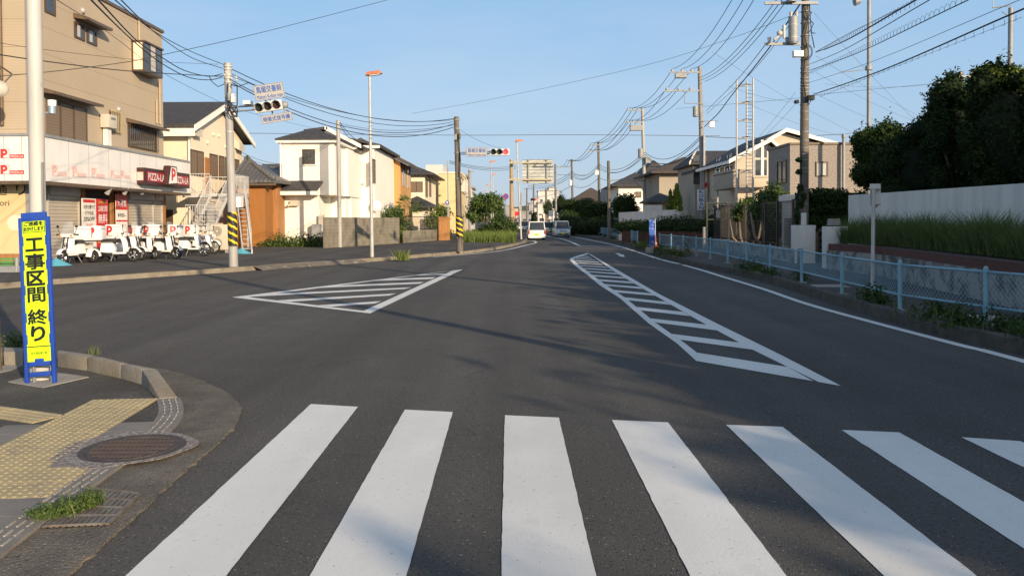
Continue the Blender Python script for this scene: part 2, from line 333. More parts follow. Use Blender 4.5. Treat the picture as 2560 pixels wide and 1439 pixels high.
        if len(ms) > 1: me.polygons.foreach_set('material_index', s.m)
        me.polygons.foreach_set('use_smooth', s.sm)
        if bevel:
            bm = bmesh.new(); bm.from_mesh(me)
            ed = [e for e in bm.edges if len(e.link_faces) == 2 and e.calc_face_angle(0) > R(40)]
            bmesh.ops.bevel(bm, geom=ed, offset=bevel, segments=2, profile=.6, affect='EDGES', clamp_overlap=True)
            bm.to_mesh(me); bm.free()
            for p_ in me.polygons: p_.use_smooth = True
            me.set_sharp_from_angle(angle=R(35))
        o = bpy.data.objects.new(name, me); COL.objects.link(o); o.location = loc
        if parent: o.parent = parent
        return tag(o, label, cat, group, kind)
def copy_tree(o, parent=None):
    c = o.copy(); COL.objects.link(c); c.parent = parent
    if parent is not None: c.location = o.location
    for ch in list(o.children): copy_tree(ch, c)
    return c
_tc = {}
def text_part(s, center, right, up, w_, h_, material, parent, name='lettering', bold=0.0, depth=.004, keep=False):
    """real lettering: glyph outlines fitted to a w x h panel area, raised a few mm"""
    key = s
    if key not in _tc:
        cu = bpy.data.curves.new('t', 'FONT'); cu.body = s; cu.resolution_u = 3; cu.align_x = 'CENTER'
        o = bpy.data.objects.new('t', cu); COL.objects.link(o)
        bpy.context.view_layer.update(); dg = bpy.context.evaluated_depsgraph_get()
        me = bpy.data.meshes.new_from_object(o.evaluated_get(dg)); _tc[key] = ([tuple(v.co) for v in me.vertices], [tuple(p.vertices) for p in me.polygons])
        bpy.data.objects.remove(o); bpy.data.curves.remove(cu); bpy.data.meshes.remove(me)
    vs, fs = _tc[key]
    if not vs: return None
    x0 = min(v[0] for v in vs); x1 = max(v[0] for v in vs); y0 = min(v[1] for v in vs); y1 = max(v[1] for v in vs)
    sx = w_/max(x1-x0,1e-6); sy = h_/max(y1-y0,1e-6)
    if keep: sx = sy = min(sx, sy)
    c = Vector(center); r = Vector(right).normalized(); u = Vector(up).normalized(); n = r.cross(u)
    m = MB(); b_ = bold*min(w_/max(1,len(s)*.8), h_)
    shifts = [(0,0)] if not bold else [(0,0),(b_,0),(-b_,0),(0,b_),(0,-b_),(b_*.7,b_*.7),(-b_*.7,b_*.7),(b_*.7,-b_*.7),(-b_*.7,-b_*.7)]
    for i, (dx, dy) in enumerate(shifts):
        m.add([c+r*((v[0]-(x0+x1)/2)*sx+dx)+u*((v[1]-(y0+y1)/2)*sy+dy)+n*(depth+.00012*i) for v in vs], fs)
    return m.build(name, material, parent)
# foliage -------------------------------------------------------------
def leaves(blobs, n, size, mb_mat, name, parent, upbias=.2, shell=.35, aspect=.55, label=None, cat=None, group=None, kind=None, jit=.25, seed=None):
    """many small leaf faces spread through lumpy volumes: blobs = [(centre, (rx,ry,rz), weight)]"""
    rng = np.random.default_rng(seed if seed is not None else len(bpy.data.objects))
    wt = np.array([b[2] for b in blobs], float); wt /= wt.sum(); allp = []; alln = []
    for b, k in zip(blobs, (wt*n).astype(int)):
        d = rng.normal(size=(k,3)); d /= np.linalg.norm(d, axis=1)[:,None]
        # lumpy radius: cheap directional noise
        lump = 1+jit*(np.sin(d[:,0]*5+b[0][0]*3)*np.sin(d[:,1]*6+b[0][1])+.6*np.sin(d[:,2]*9+d[:,0]*7+b[0][2]))
        r = (1-shell*rng.random(k)**1.6)*lump*(1+.05*rng.normal(size=k))
        allp.append(np.array(b[0])+d*r[:,None]*np.array(b[1])); alln.append(d)
    p = np.vstack(allp); nn = np.vstack(alln); k = len(p)
    nn = nn+rng.normal(scale=.75, size=(k,3)); nn[:,2] += upbias; nn /= np.linalg.norm(nn, axis=1)[:,None]
    a = np.cross(nn, rng.normal(size=(k,3))); a /= np.linalg.norm(a, axis=1)[:,None]; b_ = np.cross(nn, a)
    s = size*(.6+.8*rng.random(k))[:,None]
    v = np.stack([p-a*s, p-b_*s*aspect, p+a*s, p+b_*s*aspect], 1).reshape(-1,3)
    off = np.array(wloc(parent)) if parent else np.array([p[:,0].mean(), p[:,1].mean(), p[:,2].min()])
    me = bpy.data.meshes.new(name); me.vertices.add(4*k); me.vertices.foreach_set('co', (v-off).ravel())
    me.loops.add(4*k); me.loops.foreach_set('vertex_index', np.arange(4*k)); me.polygons.add(k)
    me.polygons.foreach_set('loop_start', np.arange(0,4*k,4)); me.update(calc_edges=True); me.validate()
    me.materials.append(MATS[mb_mat]); o = bpy.data.objects.new(name, me); COL.objects.link(o)
    if parent: o.parent = parent
    else: o.location = off
    return tag(o, label, cat, group, kind)
def blades(pts, h, wd, material, name, parent=None, label=None, cat=None, group=None, kind='stuff', lean=.35):
    """grass: every blade a bent tapering strip standing on its root point"""
    rng = np.random.default_rng(len(pts)); p = np.array(pts); k = len(p)
    th = rng.random(k)*6.283; hh = h*(.45+.75*rng.random(k))*(1+.28*np.sin(p[:,0]*3.1+1)*np.sin(p[:,1]*2.3)+.18*np.sin(p[:,0]*7.3+p[:,1]*1.7)); ln = lean*hh*(.3+rng.random(k)); la = rng.random(k)*6.283
    dx = np.stack([np.cos(th), np.sin(th), np.zeros(k)], 1)*wd*.5
    lv = np.stack([np.cos(la)*ln, np.sin(la)*ln, np.zeros(k)], 1); up = np.stack([np.zeros(k), np.zeros(k), hh], 1)
    v = np.stack([p-dx, p+dx, p+dx*.8+lv*.35+up*.55, p-dx*.8+lv*.35+up*.55, p+lv+up], 1).reshape(-1,3)
    off = np.array(wloc(parent)) if parent else np.array([p[:,0].mean(), p[:,1].mean(), p[:,2].min()])
    fs = []
    for i in range(k): b = 5*i; fs.append((b,b+1,b+2,b+3)); fs.append((b+3,b+2,b+4))
    me = bpy.data.meshes.new(name); me.from_pydata((v-off).tolist(), [], fs); me.materials.append(MATS[material])
    o = bpy.data.objects.new(name, me); COL.objects.link(o)
    if parent: o.parent = parent
    else: o.location = off
    return tag(o, label, cat, group, kind)
# ================================================================ GROUND, ROADS, KERBS, MARKINGS
m = MB(); m.poly([(-700,-120,-.06),(700,-120,-.06),(700,2600,-.06),(-700,2600,-.06)]); m.build('ground', 'ground', kind='structure')
m = MB(); m.poly([(-160,-60,0),(80,-60,0),(80,900,0),(-160,900,0)]); m.build('road', 'asphalt', kind='structure')
def slab(name, edge, z, material, skirt='kerb'):
    """raised surface whose boundary is the list edge (xy), with its own side faces"""
    m = MB(); m.use(material); n = len(edge); m.poly([(p[0],p[1],z) for p in edge]); m.use(skirt)
    m.add([(p[0],p[1],z) for p in edge]+[(p[0],p[1],-.03) for p in edge], [(i,(i+1)%n,n+(i+1)%n,n+i) for i in range(n)])
    return m.build(name, kind='structure')
def offset_line(pts, d):
    """polyline shifted sideways by d (positive = to the right of travel)"""
    out = []
    for i, p in enumerate(pts):
        a = pts[max(i-1,0)]; b = pts[min(i+1,len(pts)-1)]; t = Vector((b[0]-a[0], b[1]-a[1])).normalized()
        out.append(Vector((p[0]+t.y*d, p[1]-t.x*d)))
    return out
def smooth_line(pts, k=4):
    pts = [Vector((p[0],p[1])) for p in pts]; out = []
    for i in range(len(pts)-1):
        p0 = pts[max(i-1,0)]; p1 = pts[i]; p2 = pts[i+1]; p3 = pts[min(i+2,len(pts)-1)]
        for j in range(k):
            t = j/k
            out.append(.5*((2*p1)+(p2-p0)*t+(2*p0-5*p1+4*p2-p3)*t*t+(3*p1-3*p2+p3-p0)*t*t*t))
    return out+[pts[-1]]
def kerb_run(pts, wd, z0, z1, name='kerb', material='kerb', stone=.6, label=None):
    """a row of kerb stones along pts: real joints between the stones, small bevel"""
    m = MB(); L = [0]
    pts = [Vector((p[0],p[1])) for p in pts]
    for a, b in zip(pts, pts[1:]): L.append(L[-1]+(b-a).length)
    def at(s):
        for i in range(len(L)-1):
            if s <= L[i+1] or i == len(L)-2:
                t = (s-L[i])/max(L[i+1]-L[i],1e-6); return pts[i].lerp(pts[i+1], t)
    n = max(1, int(L[-1]/stone)); st = L[-1]/n
    for i in range(n):
        a = at(i*st+.006); b = at((i+1)*st-.006); t = (b-a).normalized(); q = Vector((t.y,-t.x))*wd; c = .018
        jz = z1+random.uniform(-.006,.006)
        prof = [(0,z0),(0,jz-c),(c/wd,jz),(1-c/wd,jz),(1,jz-c),(1,z0)]
        vs = [(a.x+q.x*u, a.y+q.y*u, z) for u,z in prof]+[(b.x+q.x*u, b.y+q.y*u, z) for u,z in prof]
        m.add(vs, [(5,4,3,2,1,0),(6,7,8,9,10,11)]+[(k,(k+1)%6,6+(k+1)%6,6+k) for k in range(6)])
    return m.build(name, material, kind='structure')
g2 = lambda x, y, z=0: G(x, y, z).xy
# --- far left pavement (pizza shop side) : edge follows the kerb foot
LE = smooth_line([g2(-420,752), g2(0,722), g2(135,711), g2(400,692), g2(583,680), g2(645,675)], 3)
LD = [g2(668,672), g2(760,665.5), g2(858,659)]
LF = smooth_line([g2(876,658), g2(980,650), g2(1080,641), g2(1170,634), g2(1240,624), g2(1290,613.5), g2(1316,604.5), g2(1317,597)], 3)
farL = [Vector((.9, 90)), Vector((.2, 130)), Vector((-1.5, 200)), Vector((-6, 420))]
edge = LE+LD+LF+farL+[Vector((-150,420)), Vector((-150, LE[0].y))]
slab('pavement', edge, .15, 'pavement_far', 'kerb')
kerb_run(offset_line(LE[:-1], -.01), -.16, -.02, .155, material='kerb_far')
kerb_run(offset_line(LF[1:], -.01), -.16, -.02, .155, material='kerb_far')
kerb_run(farL[:3], -.16, -.02, .155, stone=2)
# sloping driveway apron down to the road
m = MB(); a = LE[-1]; b = LF[0]; RL = LE[-2:]+LD+LF[:2]; n1 = offset_line(RL, -.02); o1 = offset_line(RL, .42)
for i in range(len(n1)-1):
    m.poly([(n1[i].x,n1[i].y,.152),(n1[i+1].x,n1[i+1].y,.152),(o1[i+1].x,o1[i+1].y,.006),(o1[i].x,o1[i].y,.006)])
m.build('ramp', 'kerb_far', kind='structure')
# gutter strip of concrete along the left kerb
o1 = offset_line(LE, .02); o2 = offset_line(LE, .40); m = MB()
for i in range(len(o1)-1): m.poly([(*o1[i],.004),(*o2[i],.004),(*o2[i+1],.004),(*o1[i+1],.004)])
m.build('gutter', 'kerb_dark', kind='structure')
# --- right pavement
RE = smooth_line([(7.1,-40), (6.75,0), (6.6,6), g2(2560,888), g2(2344,836), g2(2152,781), g2(1960,718), g2(1860,691), g2(1759,671), g2(1681,651), g2(1619,631), g2(1560,612), g2(1500,600), g2(1434,588.5), g2(1398,583)], 3)
farR = [Vector((7.3, 130)), Vector((6.8, 200)), Vector((4, 420))]
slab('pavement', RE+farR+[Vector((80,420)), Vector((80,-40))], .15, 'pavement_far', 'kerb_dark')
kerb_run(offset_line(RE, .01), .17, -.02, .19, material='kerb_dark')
# --- near left corner: pavement, brown concrete apron, standing kerb, flat dashed kerb band
inner = [g2(353,960,.03), g2(300,945,.03), g2(218,926,.03), g2(143,916,.03), g2(60,912,.03), g2(8,912,.03), g2(-120,915,.03), g2(-400,925,.03)]
band_c = smooth_line([g2(421,996,.03), g2(428,1027,.03), g2(408,1062,.03), g2(350,1108,.03), g2(237,1182,.03), g2(122,1262,.03), g2(0,1350,.03), g2(-160,1470,.03), g2(-420,1660,.03)], 3)
bi = offset_line(band_c, .10); bo = offset_line(band_c, -.10)
apron_out = smooth_line([g2(396,922), g2(455,937), g2(520,960), g2(572,987), g2(598,1012), g2(600,1034), g2(584,1072), g2(540,1112), g2(480,1165), g2(420,1218), g2(330,1300), g2(240,1382), g2(165,1447), g2(-60,1640)], 3)
rng = np.random.default_rng(3)
apron_out = [Vector((p.x+rng.normal()*.007, p.y+rng.normal()*.007)) for p in smooth_line(apron_out, 3)]
pave = list(reversed(inner))+bi+[Vector((-16, bi[-1].y)), Vector((-16, inner[-1].y))]
slab('pavement', pave, .03, 'pavement', 'kerb')
slab('apron', [g2(396,922), g2(353,960)]+bo+[bo[-1]+Vector((.6,-.8))]+list(reversed(apron_out)), .014, 'apron', 'apron')
m = MB()
for i in range(len(bi)-1): m.poly([(*bi[i],.034),(*bo[i],.034),(*bo[i+1],.034),(*bi[i+1],.034)])
m.add([(*p,.034) for p in bo]+[(*p,.0) for p in bo], [(i,i+1,len(bo)+i+1,len(bo)+i) for i in range(len(bo)-1)])
m.build('kerb', 'tile_grey', kind='structure')
# dashes raised on the flat kerb
m = MB(); Ls = [0]
for a, b in zip(band_c, band_c[1:]): Ls.append(Ls[-1]+(b-a).length)
def bat(s):
    for i in range(len(Ls)-1):
        if s <= Ls[i+1]: t = (s-Ls[i])/(Ls[i+1]-Ls[i]); return band_c[i].lerp(band_c[i+1], t), (band_c[i+1]-band_c[i]).normalized()
s_ = .02
while s_ < Ls[-1]-.2:
    p, t = bat(s_); q = Vector((t.y,-t.x))
    if (p-g2(300,1122,.03)).length > .47:
        for o_ in (-.052, 0, .052):
            c = p-q*o_-t*.0; e = c+t*.085
            m.prism([(c.x-q.x*.006,c.y-q.y*.006,.034),(e.x-q.x*.006,e.y-q.y*.006,.034),(e.x+q.x*.006,e.y+q.y*.006,.034),(c.x+q.x*.006,c.y+q.y*.006,.034)], (0,0,.007))
    s_ += .128
m.build('kerb_dashes', 'concrete', kind='structure')
# standing kerb of the near corner
op = [g2(395,921,.18), g2(325,908,.18), g2(233,885,.18), g2(143,873,.18), g2(60,868,.18), g2(8,866,.18), g2(-120,868,.18), g2(-400,878,.18)]
m = MB()
for i in range(len(op)-1):
    a, b, c, d = op[i], op[i+1], inner[i+1], inner[i]
    e = .008*(b-a).normalized(); a = a+e; b = b-e; f = .008*(c-d).normalized(); d = d+f; c = c-f
    vs = [(*a,-.02),(*b,-.02),(*c,-.02),(*d,-.02)]+[(*(a.lerp(d,.08)),.18),(*(b.lerp(c,.08)),.18),(*(c.lerp(b,.06)),.18),(*(d.lerp(a,.06)),.18)]
    m.add(vs, [(4,5,6,7),(0,1,5,4),(1,2,6,5),(2,3,7,6),(3,0,4,7)])
a, d = op[0], inner[0]; e, h = g2(444,995,.03), g2(398,998,.03)
m.add([(*a,-.02),(*d,-.02),(*h,-.02),(*e,-.02),(*a.lerp(d,.08),.18),(*d.lerp(a,.06),.18),(*h,.045),(*e,.045)], [(4,7,6,5),(0,4,5,1),(1,5,6,2),(2,6,7,3),(3,7,4,0)])
m.build('kerb', 'kerb', kind='structure', bevel=.012)
# pad under the lamp pole
m = MB(); pp = [G(20,955,.03), G(107,969,.03), G(222,943,.03), G(150,933,.03), G(88,938,.03)]; m.prism([Vector((p.x,p.y,.03)) for p in pp], (0,0,.008)); m.build('pavement_pad', 'concrete', kind='structure')
m = MB(); pp = [G(-60,918,.03), G(60,912,.03), G(30,925,.03), G(-60,945,.03)]; m.prism([Vector((p.x,p.y,.03)) for p in pp], (0,0,.006)); m.build('pavement_pad', 'concrete', kind='structure')
# --- tactile paving: rows of 0.3 m tiles with real domes / bars
o0 = G(232,1000,.03).xy; o1_ = G(0,1117,.03).xy; tdir = (o1_-o0).normalized(); tper = Vector((-tdir.y, tdir.x))
if tper.x < 0: tper = -tper
T = .297
dome = MB(); grey = MB()
def tile(ci, cj, kind_):
    c = o0+tdir*(cj*T)+tper*(ci*T); a = [c, c+tper*(T-.006), c+tper*(T-.006)+tdir*(T-.006), c+tdir*(T-.006)]
    (dome if kind_ else grey).prism([(p.x,p.y,.031) for p in reversed(a)], (0,0,.006))
    if kind_:
        for i in range(5):
            for j in range(5):
                q = c+tper*(T*(i+.5)/5)+tdir*(T*(j+.5)/5); n = 8; r0 = .015; r1 = .009
                vs = [(q.x+r0*math.cos(6.283*k/n), q.y+r0*math.sin(6.283*k/n), .037) for k in range(n)]+[(q.x+r1*math.cos(6.283*k/n), q.y+r1*math.sin(6.283*k/n), .0412) for k in range(n)]
                dome.add(vs, [tuple(range(n,2*n))]+[(k,(k+1)%n,n+(k+1)%n,n+k) for k in range(n)])
for cj in range(13):
    for ci in range(3):
        if ci < 2: tile(ci, cj, 1)
        elif cj in (4,5,9,10): tile(ci, cj, 0)
        elif cj > 6: tile(ci, cj, 1)
        else: tile(ci, cj, 0) if cj > 2 else None
for cj in range(3,13): tile(-1, cj, 0)
dome.build('tactile_paving', 'tactile', kind='structure'); grey.build('paving_tiles', 'tile_grey', kind='structure')
bars = MB(); b0 = G(163,1038,.03).xy; b1 = G(0,1016,.03).xy; bd = (b1-b0).normalized(); bp_ = Vector((-bd.y, bd.x))
if bp_.y > 0: bp_ = -bp_
for k in range(8):
    c = b0+bd*(k*T); a = [c, c+bd*(T-.005), c+bd*(T-.005)+bp_*(T-.005), c+bp_*(T-.005)]
    bars.prism([(p.x,p.y,.031) for p in a], (0,0,.006))
    for j in range(4):
        q = c+bp_*(T*(j+.5)/4)+bd*.015; e = q+bd*(T-.04); w1 = bp_*.017; w2 = bp_*.011
        bars.add([(*(q-w1),.037),(*(e-w1),.037),(*(e+w1),.037),(*(q+w1),.037),(*(q-w2),.0412),(*(e-w2),.0412),(*(e+w2),.0412),(*(q+w2),.0412)], [(4,5,6,7),(0,1,5,4),(1,2,6,5),(2,3,7,6),(3,0,4,7)])
bars.build('tactile_paving', 'tactile', kind='structure')
# --- manhole
mc = G(333,1121,.03); 
t = thing('manhole_cover', 'round rusty iron manhole cover ringed by pale exposed aggregate beside the yellow tactile paving', 'manhole', (mc.x, mc.y, .035))
r_ = .455; k = 40; mb = MB(); ring = []
for i in range(k):
    th = 6.283*i/k; rr = r_*(1+.05*math.sin(3*th+1)+.03*math.sin(7*th)); ring.append((mc.x-.055+rr*1.02*math.cos(th), mc.y+rr*math.sin(th), .0355))
mb.prism(ring, (0,0,.003)); mb.build('aggregate_ring', 'aggregate', t)
mb = MB(); mb.cyl((mc.x,mc.y,.036),(mc.x,mc.y,.0412),.36,.355,40); mb.build('frame', 'iron_lid', t)
mb = MB(); mb.cyl((mc.x,mc.y,.04),(mc.x,mc.y,.0455),.315,.312,40)
lid = mb.build('lid', 'iron_lid', t); mb = MB()
for i in range(-9,10):
    for j in range(-9,10):
        x = i*.032; y = j*.032
        if x*x+y*y < .285**2 and j % 3: mb.obox((mc.x+x, mc.y+y, .0465), .024, .022, .004)
mb.build('raised_pattern', 'lid_pattern', lid)
# --- drain grate with weeds
gq = [G(111,1318,.02), G(268,1311,.02), G(347,1236,.02), G(225,1222,.02)]
gc = sum(gq, Vector())/4
t = thing('drain_grate', 'rusty steel drain grating at the kerb, half buried under green weeds', 'drain grate', (gc.x, gc.y, .015))
m = MB(); m.poly([(p.x,p.y,.0165) for p in gq]); m.build('pit', 'pit', t)
m = MB(); a, b, c, d = gq
for i in range(11):
    u = i/10; p = a.lerp(b,u); q = d.lerp(c,u); w_ = (b-a).normalized()*.011
    m.prism([p-w_+Vector((0,0,-.001)), p+w_+Vector((0,0,-.001)), q+w_+Vector((0,0,-.001)), q-w_+Vector((0,0,-.001))], (0,0,.012))
m.build('bar', 'grate_steel', t)
m = MB()
for j in range(5):
    u = j/4; p = a.lerp(d,u); q = b.lerp(c,u); w_ = (d-a).normalized()*.005
    m.prism([p-w_+Vector((0,0,.006)), p+w_+Vector((0,0,.006)), q+w_+Vector((0,0,.006)), q-w_+Vector((0,0,.006))], (0,0,.009))
m.build('crossbar', 'grate_steel', t)
wc = G(178,1286,.02)
leaves([((wc.x-.12,wc.y-.05,.045),(.09,.08,.045),1),((wc.x-.03,wc.y+.02,.05),(.09,.11,.06),1.4),((wc.x+.05,wc.y+.12,.06),(.06,.08,.07),.9)], 3000, .0105, 'leaf_mid', 'weed', None, shell=.9, aspect=.4,
       label='low clump of green weeds growing out of the drain grating', cat='weed')
# --- paint on the road
def mark(name, quads, z=.004, material='paint'):
    m = MB()
    for q in quads: m.poly([(p[0],p[1],z) for p in q])
    return m.build(name, material, kind='structure')
st = [((777,1010),(895,1017),(315,1439),(566,1439)), ((1012,1024),(1132,1030),(775,1439),(1016,1439)), ((1262,1038),(1397,1044),(1253,1439),(1490,1439)),
      ((1530,1050),(1670,1056),(1725,1439),(1966,1439)), ((1815,1062),(1956,1067),(2209,1439),(2441,1439)), ((2104,1075),(2248,1081),(2560,1374),(2560,1256)), ((2403,1093),(2551,1103),(2560,1172),(2600,1122))]
for a, b, c, d in st:
    A, B, C_, D_ = g2(*a), g2(*b), g2(*c), g2(*d); u = (C_-A).normalized(); v = (D_-B).normalized()
    if A.x > 2.2: u = v = Vector((-.01,-1)).normalized() if A.x < 3 else Vector((0,-1))
    la = (A.y-2.6)/-u.y; lb = (B.y-2.6)/-v.y; k = 46; q1 = []; q2 = []
    for i in range(k+1):
        q1.append(A+u*la*i/k+Vector((rng.normal()*.0013,0))); q2.append(B+v*lb*i/k+Vector((rng.normal()*.0013,0)))
    mark('crosswalk_stripe', [q1+q2[::-1]])
c2 = lambda x, y: g2(560+x/3.765, 620+y/3.765)
O = [c2(75,463), c2(2250,200), c2(1375,615)]; I = [c2(235,462), c2(2150,213), c2(1315,591)]
mark('hatched_island', [[O[0],O[1],I[1],I[0]], [O[1],O[2],I[2],I[1]], [O[2],O[0],I[0],I[2]]])
mark('hatched_island', [[c2(*p) for p in q] for q in [((1850,248),(2090,243),(2075,252),(1790,258)), ((1500,293),(1990,275),(1960,291),(1350,312)), ((1000,355),(1880,320),(1845,336),(850,378)),
    ((340,437),(1770,370),(1700,386),(230,460)), ((500,493),(1620,428),(1555,448),(620,506)), ((880,540),(1480,500),(1420,523),(1010,553))]], .006)
c3 = lambda x, y: g2(1360+x/3.368, 600+y/3.368)
c8 = lambda x, y: g2(1400+x/6.4, 550+y/6.4)
lo_ = [c8(440,525), c8(250,580), c8(165,612), c8(156,632), c8(180,665), c8(235,725), c3(360,290), c3(470,380), c3(640,490), c3(880,700), c3(1120,870), c3(1285,1020)]
li_ = [c8(445,545), c8(300,590), c8(225,612), c8(215,625), c8(240,655), c8(310,725), c3(415,300), c3(520,378), c3(690,490), c3(940,697), c3(1185,868), c3(1290,950)]
ro_ = [c8(460,530), c3(650,270), c3(960,450), c3(1450,700), c3(2000,970), c3(2500,1228)]
ri_ = [c8(440,525), c3(600,270), c3(870,430), c3(1285,668), c3(1760,925), c3(2310,1195)]
mark('hatched_island', [[lo_[i],lo_[i+1],li_[i+1],li_[i]] for i in range(len(lo_)-1)]+[[ro_[i],ro_[i+1],ri_[i+1],ri_[i]] for i in range(len(ro_)-1)])
bars_ = [((1290,950),(2050,1070),(2270,1190),(1285,1020)), ((1065,790),(1650,865),(1760,925),(1140,840)), ((890,660),(1380,715),(1455,762),(940,695)), ((765,562),(1170,605),(1235,642),(810,592)),
 ((655,480),(1020,520),(1070,547),(690,505)), ((565,418),(900,450),(940,470),(600,440)), ((490,370),(800,395),(840,413),(520,385)), ((430,330),(725,350),(760,367),(455,345)), ((375,292),(660,312),(695,325),(400,305)),
 ((355,262),(600,278),(630,290),(375,270)), ((330,235),(555,250),(585,262),(345,243)), ((300,212),(515,225),(545,235),(312,218)), ((280,190),(480,203),(500,211),(290,196)), ((265,173),(450,183),(472,191),(272,179)),
 ((250,158),(422,167),(440,173),(255,163)), ((262,146),(400,153),(412,158),(256,150)), ((290,133),(378,138),(388,143),(282,137))]
mark('hatched_island', [[c3(*p) for p in q] for q in bars_], .006)
def line_mark(pts, wd, name='lane_line', z=.004):
    pts = smooth_line(pts, 3); a = offset_line(pts, -wd/2); b = offset_line(pts, wd/2)
    return mark(name, [[a[i],a[i+1],b[i+1],b[i]] for i in range(len(a)-1)], z)
line_mark([(6.15,-10), (5.9,1), g2(2560,903), g2(2398,862), g2(2117,788), g2(1998,753.5), g2(1909,722.5), g2(1800,689.5), g2(1759,676.5), g2(1707,662)], .15)
line_mark([g2(1699,659.5), g2(1650,648), g2(1584,626.5), g2(1551,616.5), g2(1518,608.5), g2(1473,599.5), g2(1434,592), g2(1400,586.5), (6.6,120), (6.0,200)], .17)
line_mark([g2(1083,642.5), g2(1211,632), g2(1275,622.5), g2(1312,613.5), g2(1336,608.2), g2(1340,605), g2(1334,602), g2(1319,600.5)], .18)
line_mark([g2(1448,614), g2(1427,604.5), g2(1400,596), g2(1362,589), (3.6,110), (3.2,200)], .18)
line_mark([g2(1447,614.5), g2(1556,617.2)], .35)
mark('road_arrow', [[c8(*p) for p in ((880,532),(952,530),(966,548),(1022,552),(1034,592),(935,578),(958,566),(925,556))]])
line_mark([c8(0,0)+Vector((-5.1,-17.5)), c8(0,0)+Vector((-5.05,-17.5))], .05, name='paint_chip')

pts = [(wc.x+random.gauss(0,.08), wc.y+.05+random.gauss(0,.09), .03) for _ in range(26)]; blades(pts, .11, .004, 'grass_lit', 'weed_stalks', label='thin grass stalks rising from the weeds in the drain grating', cat='grass', lean=.7)

# a darker repair patch in the lane, with its sealed joint
pq = [g2(1430,704), g2(1500,701), g2(1508,712), g2(1432,714)]
mark('road_patch', [pq], .002, 'patch_dark')
# ================================================================ BUILDINGS, LEFT SIDE
FX = -18.6                                   # facade plane of the brown shop building
def xw(px0, py0, px1, py1, X):               # rectangle on a plane X = const from two corners
    a = PX(px0, py0, X); b = PX(px1, py1, X); return a.y, b.y, min(a.z, b.z), max(a.z, b.z)
def yw(px0, py0, px1, py1, Y):
    a = P(px0, py0, Y); b = P(px1, py1, Y); return a.x, b.x, min(a.z, b.z), max(a.z, b.z)
def window_x(t, X, y0, y1, z0, z1, side=1, panes=2, frame='window_brown', glass='glass_dark', fr=.06, curtain=False, name='window', depth=.05, muntin=None):
    """window on a plane X=const, looking towards side*X"""
    s = side; m = MB(); d = depth*s
    m.box((X,y0,z0),(X+d,y0+fr,z1)); m.box((X,y1-fr,z0),(X+d,y1,z1)); m.box((X,y0+fr,z0),(X+d,y1-fr,z0+fr)); m.box((X,y0+fr,z1-fr),(X+d,y1-fr,z1))
    for i in range(1, panes): y = y0+(y1-y0)*i/panes; m.box((X,y-fr*.4,z0+fr),(X+d*.9,y+fr*.4,z1-fr))
    if muntin:
        a, b = muntin
        for i in range(1, a): y = y0+(y1-y0)*i/a; m.box((X,y-.015,z0+fr),(X+d*.7,y+.015,z1-fr))
        for i in range(1, b): z = z0+(z1-z0)*i/b; m.box((X,y0+fr,z-.015),(X+d*.68,y1-fr,z+.015))
    w_ = m.build(name, frame, t); m = MB(); m.poly([(X+d*.25,y0+fr*.5,z0+fr*.5),(X+d*.25,y1-fr*.5,z0+fr*.5),(X+d*.25,y1-fr*.5,z1-fr*.5),(X+d*.25,y0+fr*.5,z1-fr*.5)]); m.build('pane', glass, w_)
    if curtain:
        m = MB(); yy = y0+(y1-y0)*.3; m.poly([(X+d*.3,yy,z0+fr),(X+d*.3,yy+(y1-y0)*.3,z0+fr),(X+d*.3,yy+(y1-y0)*.3,z1-fr),(X+d*.3,yy,z1-fr)]); m.build('curtain', 'curtain', w_)
    return w_
def window_y(t, Y, x0, x1, z0, z1, panes=2, frame='window_brown', glass='glass_dark', fr=.06, curtain=False, name='window', depth=.05, muntin=None, sill=None):
    """window on a plane Y=const facing the camera side"""
    m = MB(); d = -depth
    m.box((x0,Y,z0),(x0+fr,Y+d,z1)); m.box((x1-fr,Y,z0),(x1,Y+d,z1)); m.box((x0+fr,Y,z0),(x1-fr,Y+d,z0+fr)); m.box((x0+fr,Y,z1-fr),(x1-fr,Y+d,z1))
    for i in range(1, panes): x = x0+(x1-x0)*i/panes; m.box((x-fr*.4,Y,z0+fr),(x+fr*.4,Y+d*.9,z1-fr))
    if muntin:
        a, b = muntin
        for i in range(1, a): x = x0+(x1-x0)*i/a; m.box((x-.015,Y,z0+fr),(x+.015,Y+d*.7,z1-fr))
        for i in range(1, b): z = z0+(z1-z0)*i/b; m.box((x0+fr,Y,z-.015),(x1-fr,Y+d*.68,z+.015))
    w_ = m.build(name, frame, t); m = MB(); m.poly([(x0+fr*.5,Y+d*.25,z0+fr*.5),(x1-fr*.5,Y+d*.25,z0+fr*.5),(x1-fr*.5,Y+d*.25,z1-fr*.5),(x0+fr*.5,Y+d*.25,z1-fr*.5)]); m.build('pane', glass, w_)
    if curtain:
        m = MB(); xx = x0+(x1-x0)*.12; m.poly([(xx,Y+d*.3,z0+fr),(xx+(x1-x0)*.3,Y+d*.3,z0+fr),(xx+(x1-x0)*.3,Y+d*.3,z1-fr),(xx,Y+d*.3,z1-fr)]); m.build('curtain', 'curtain', w_)
    if sill: m = MB(); m.box((x0-.08,Y,z0-.06),(x1+.08,Y-.1,z0)); m.build('sill', sill, w_)
    return w_
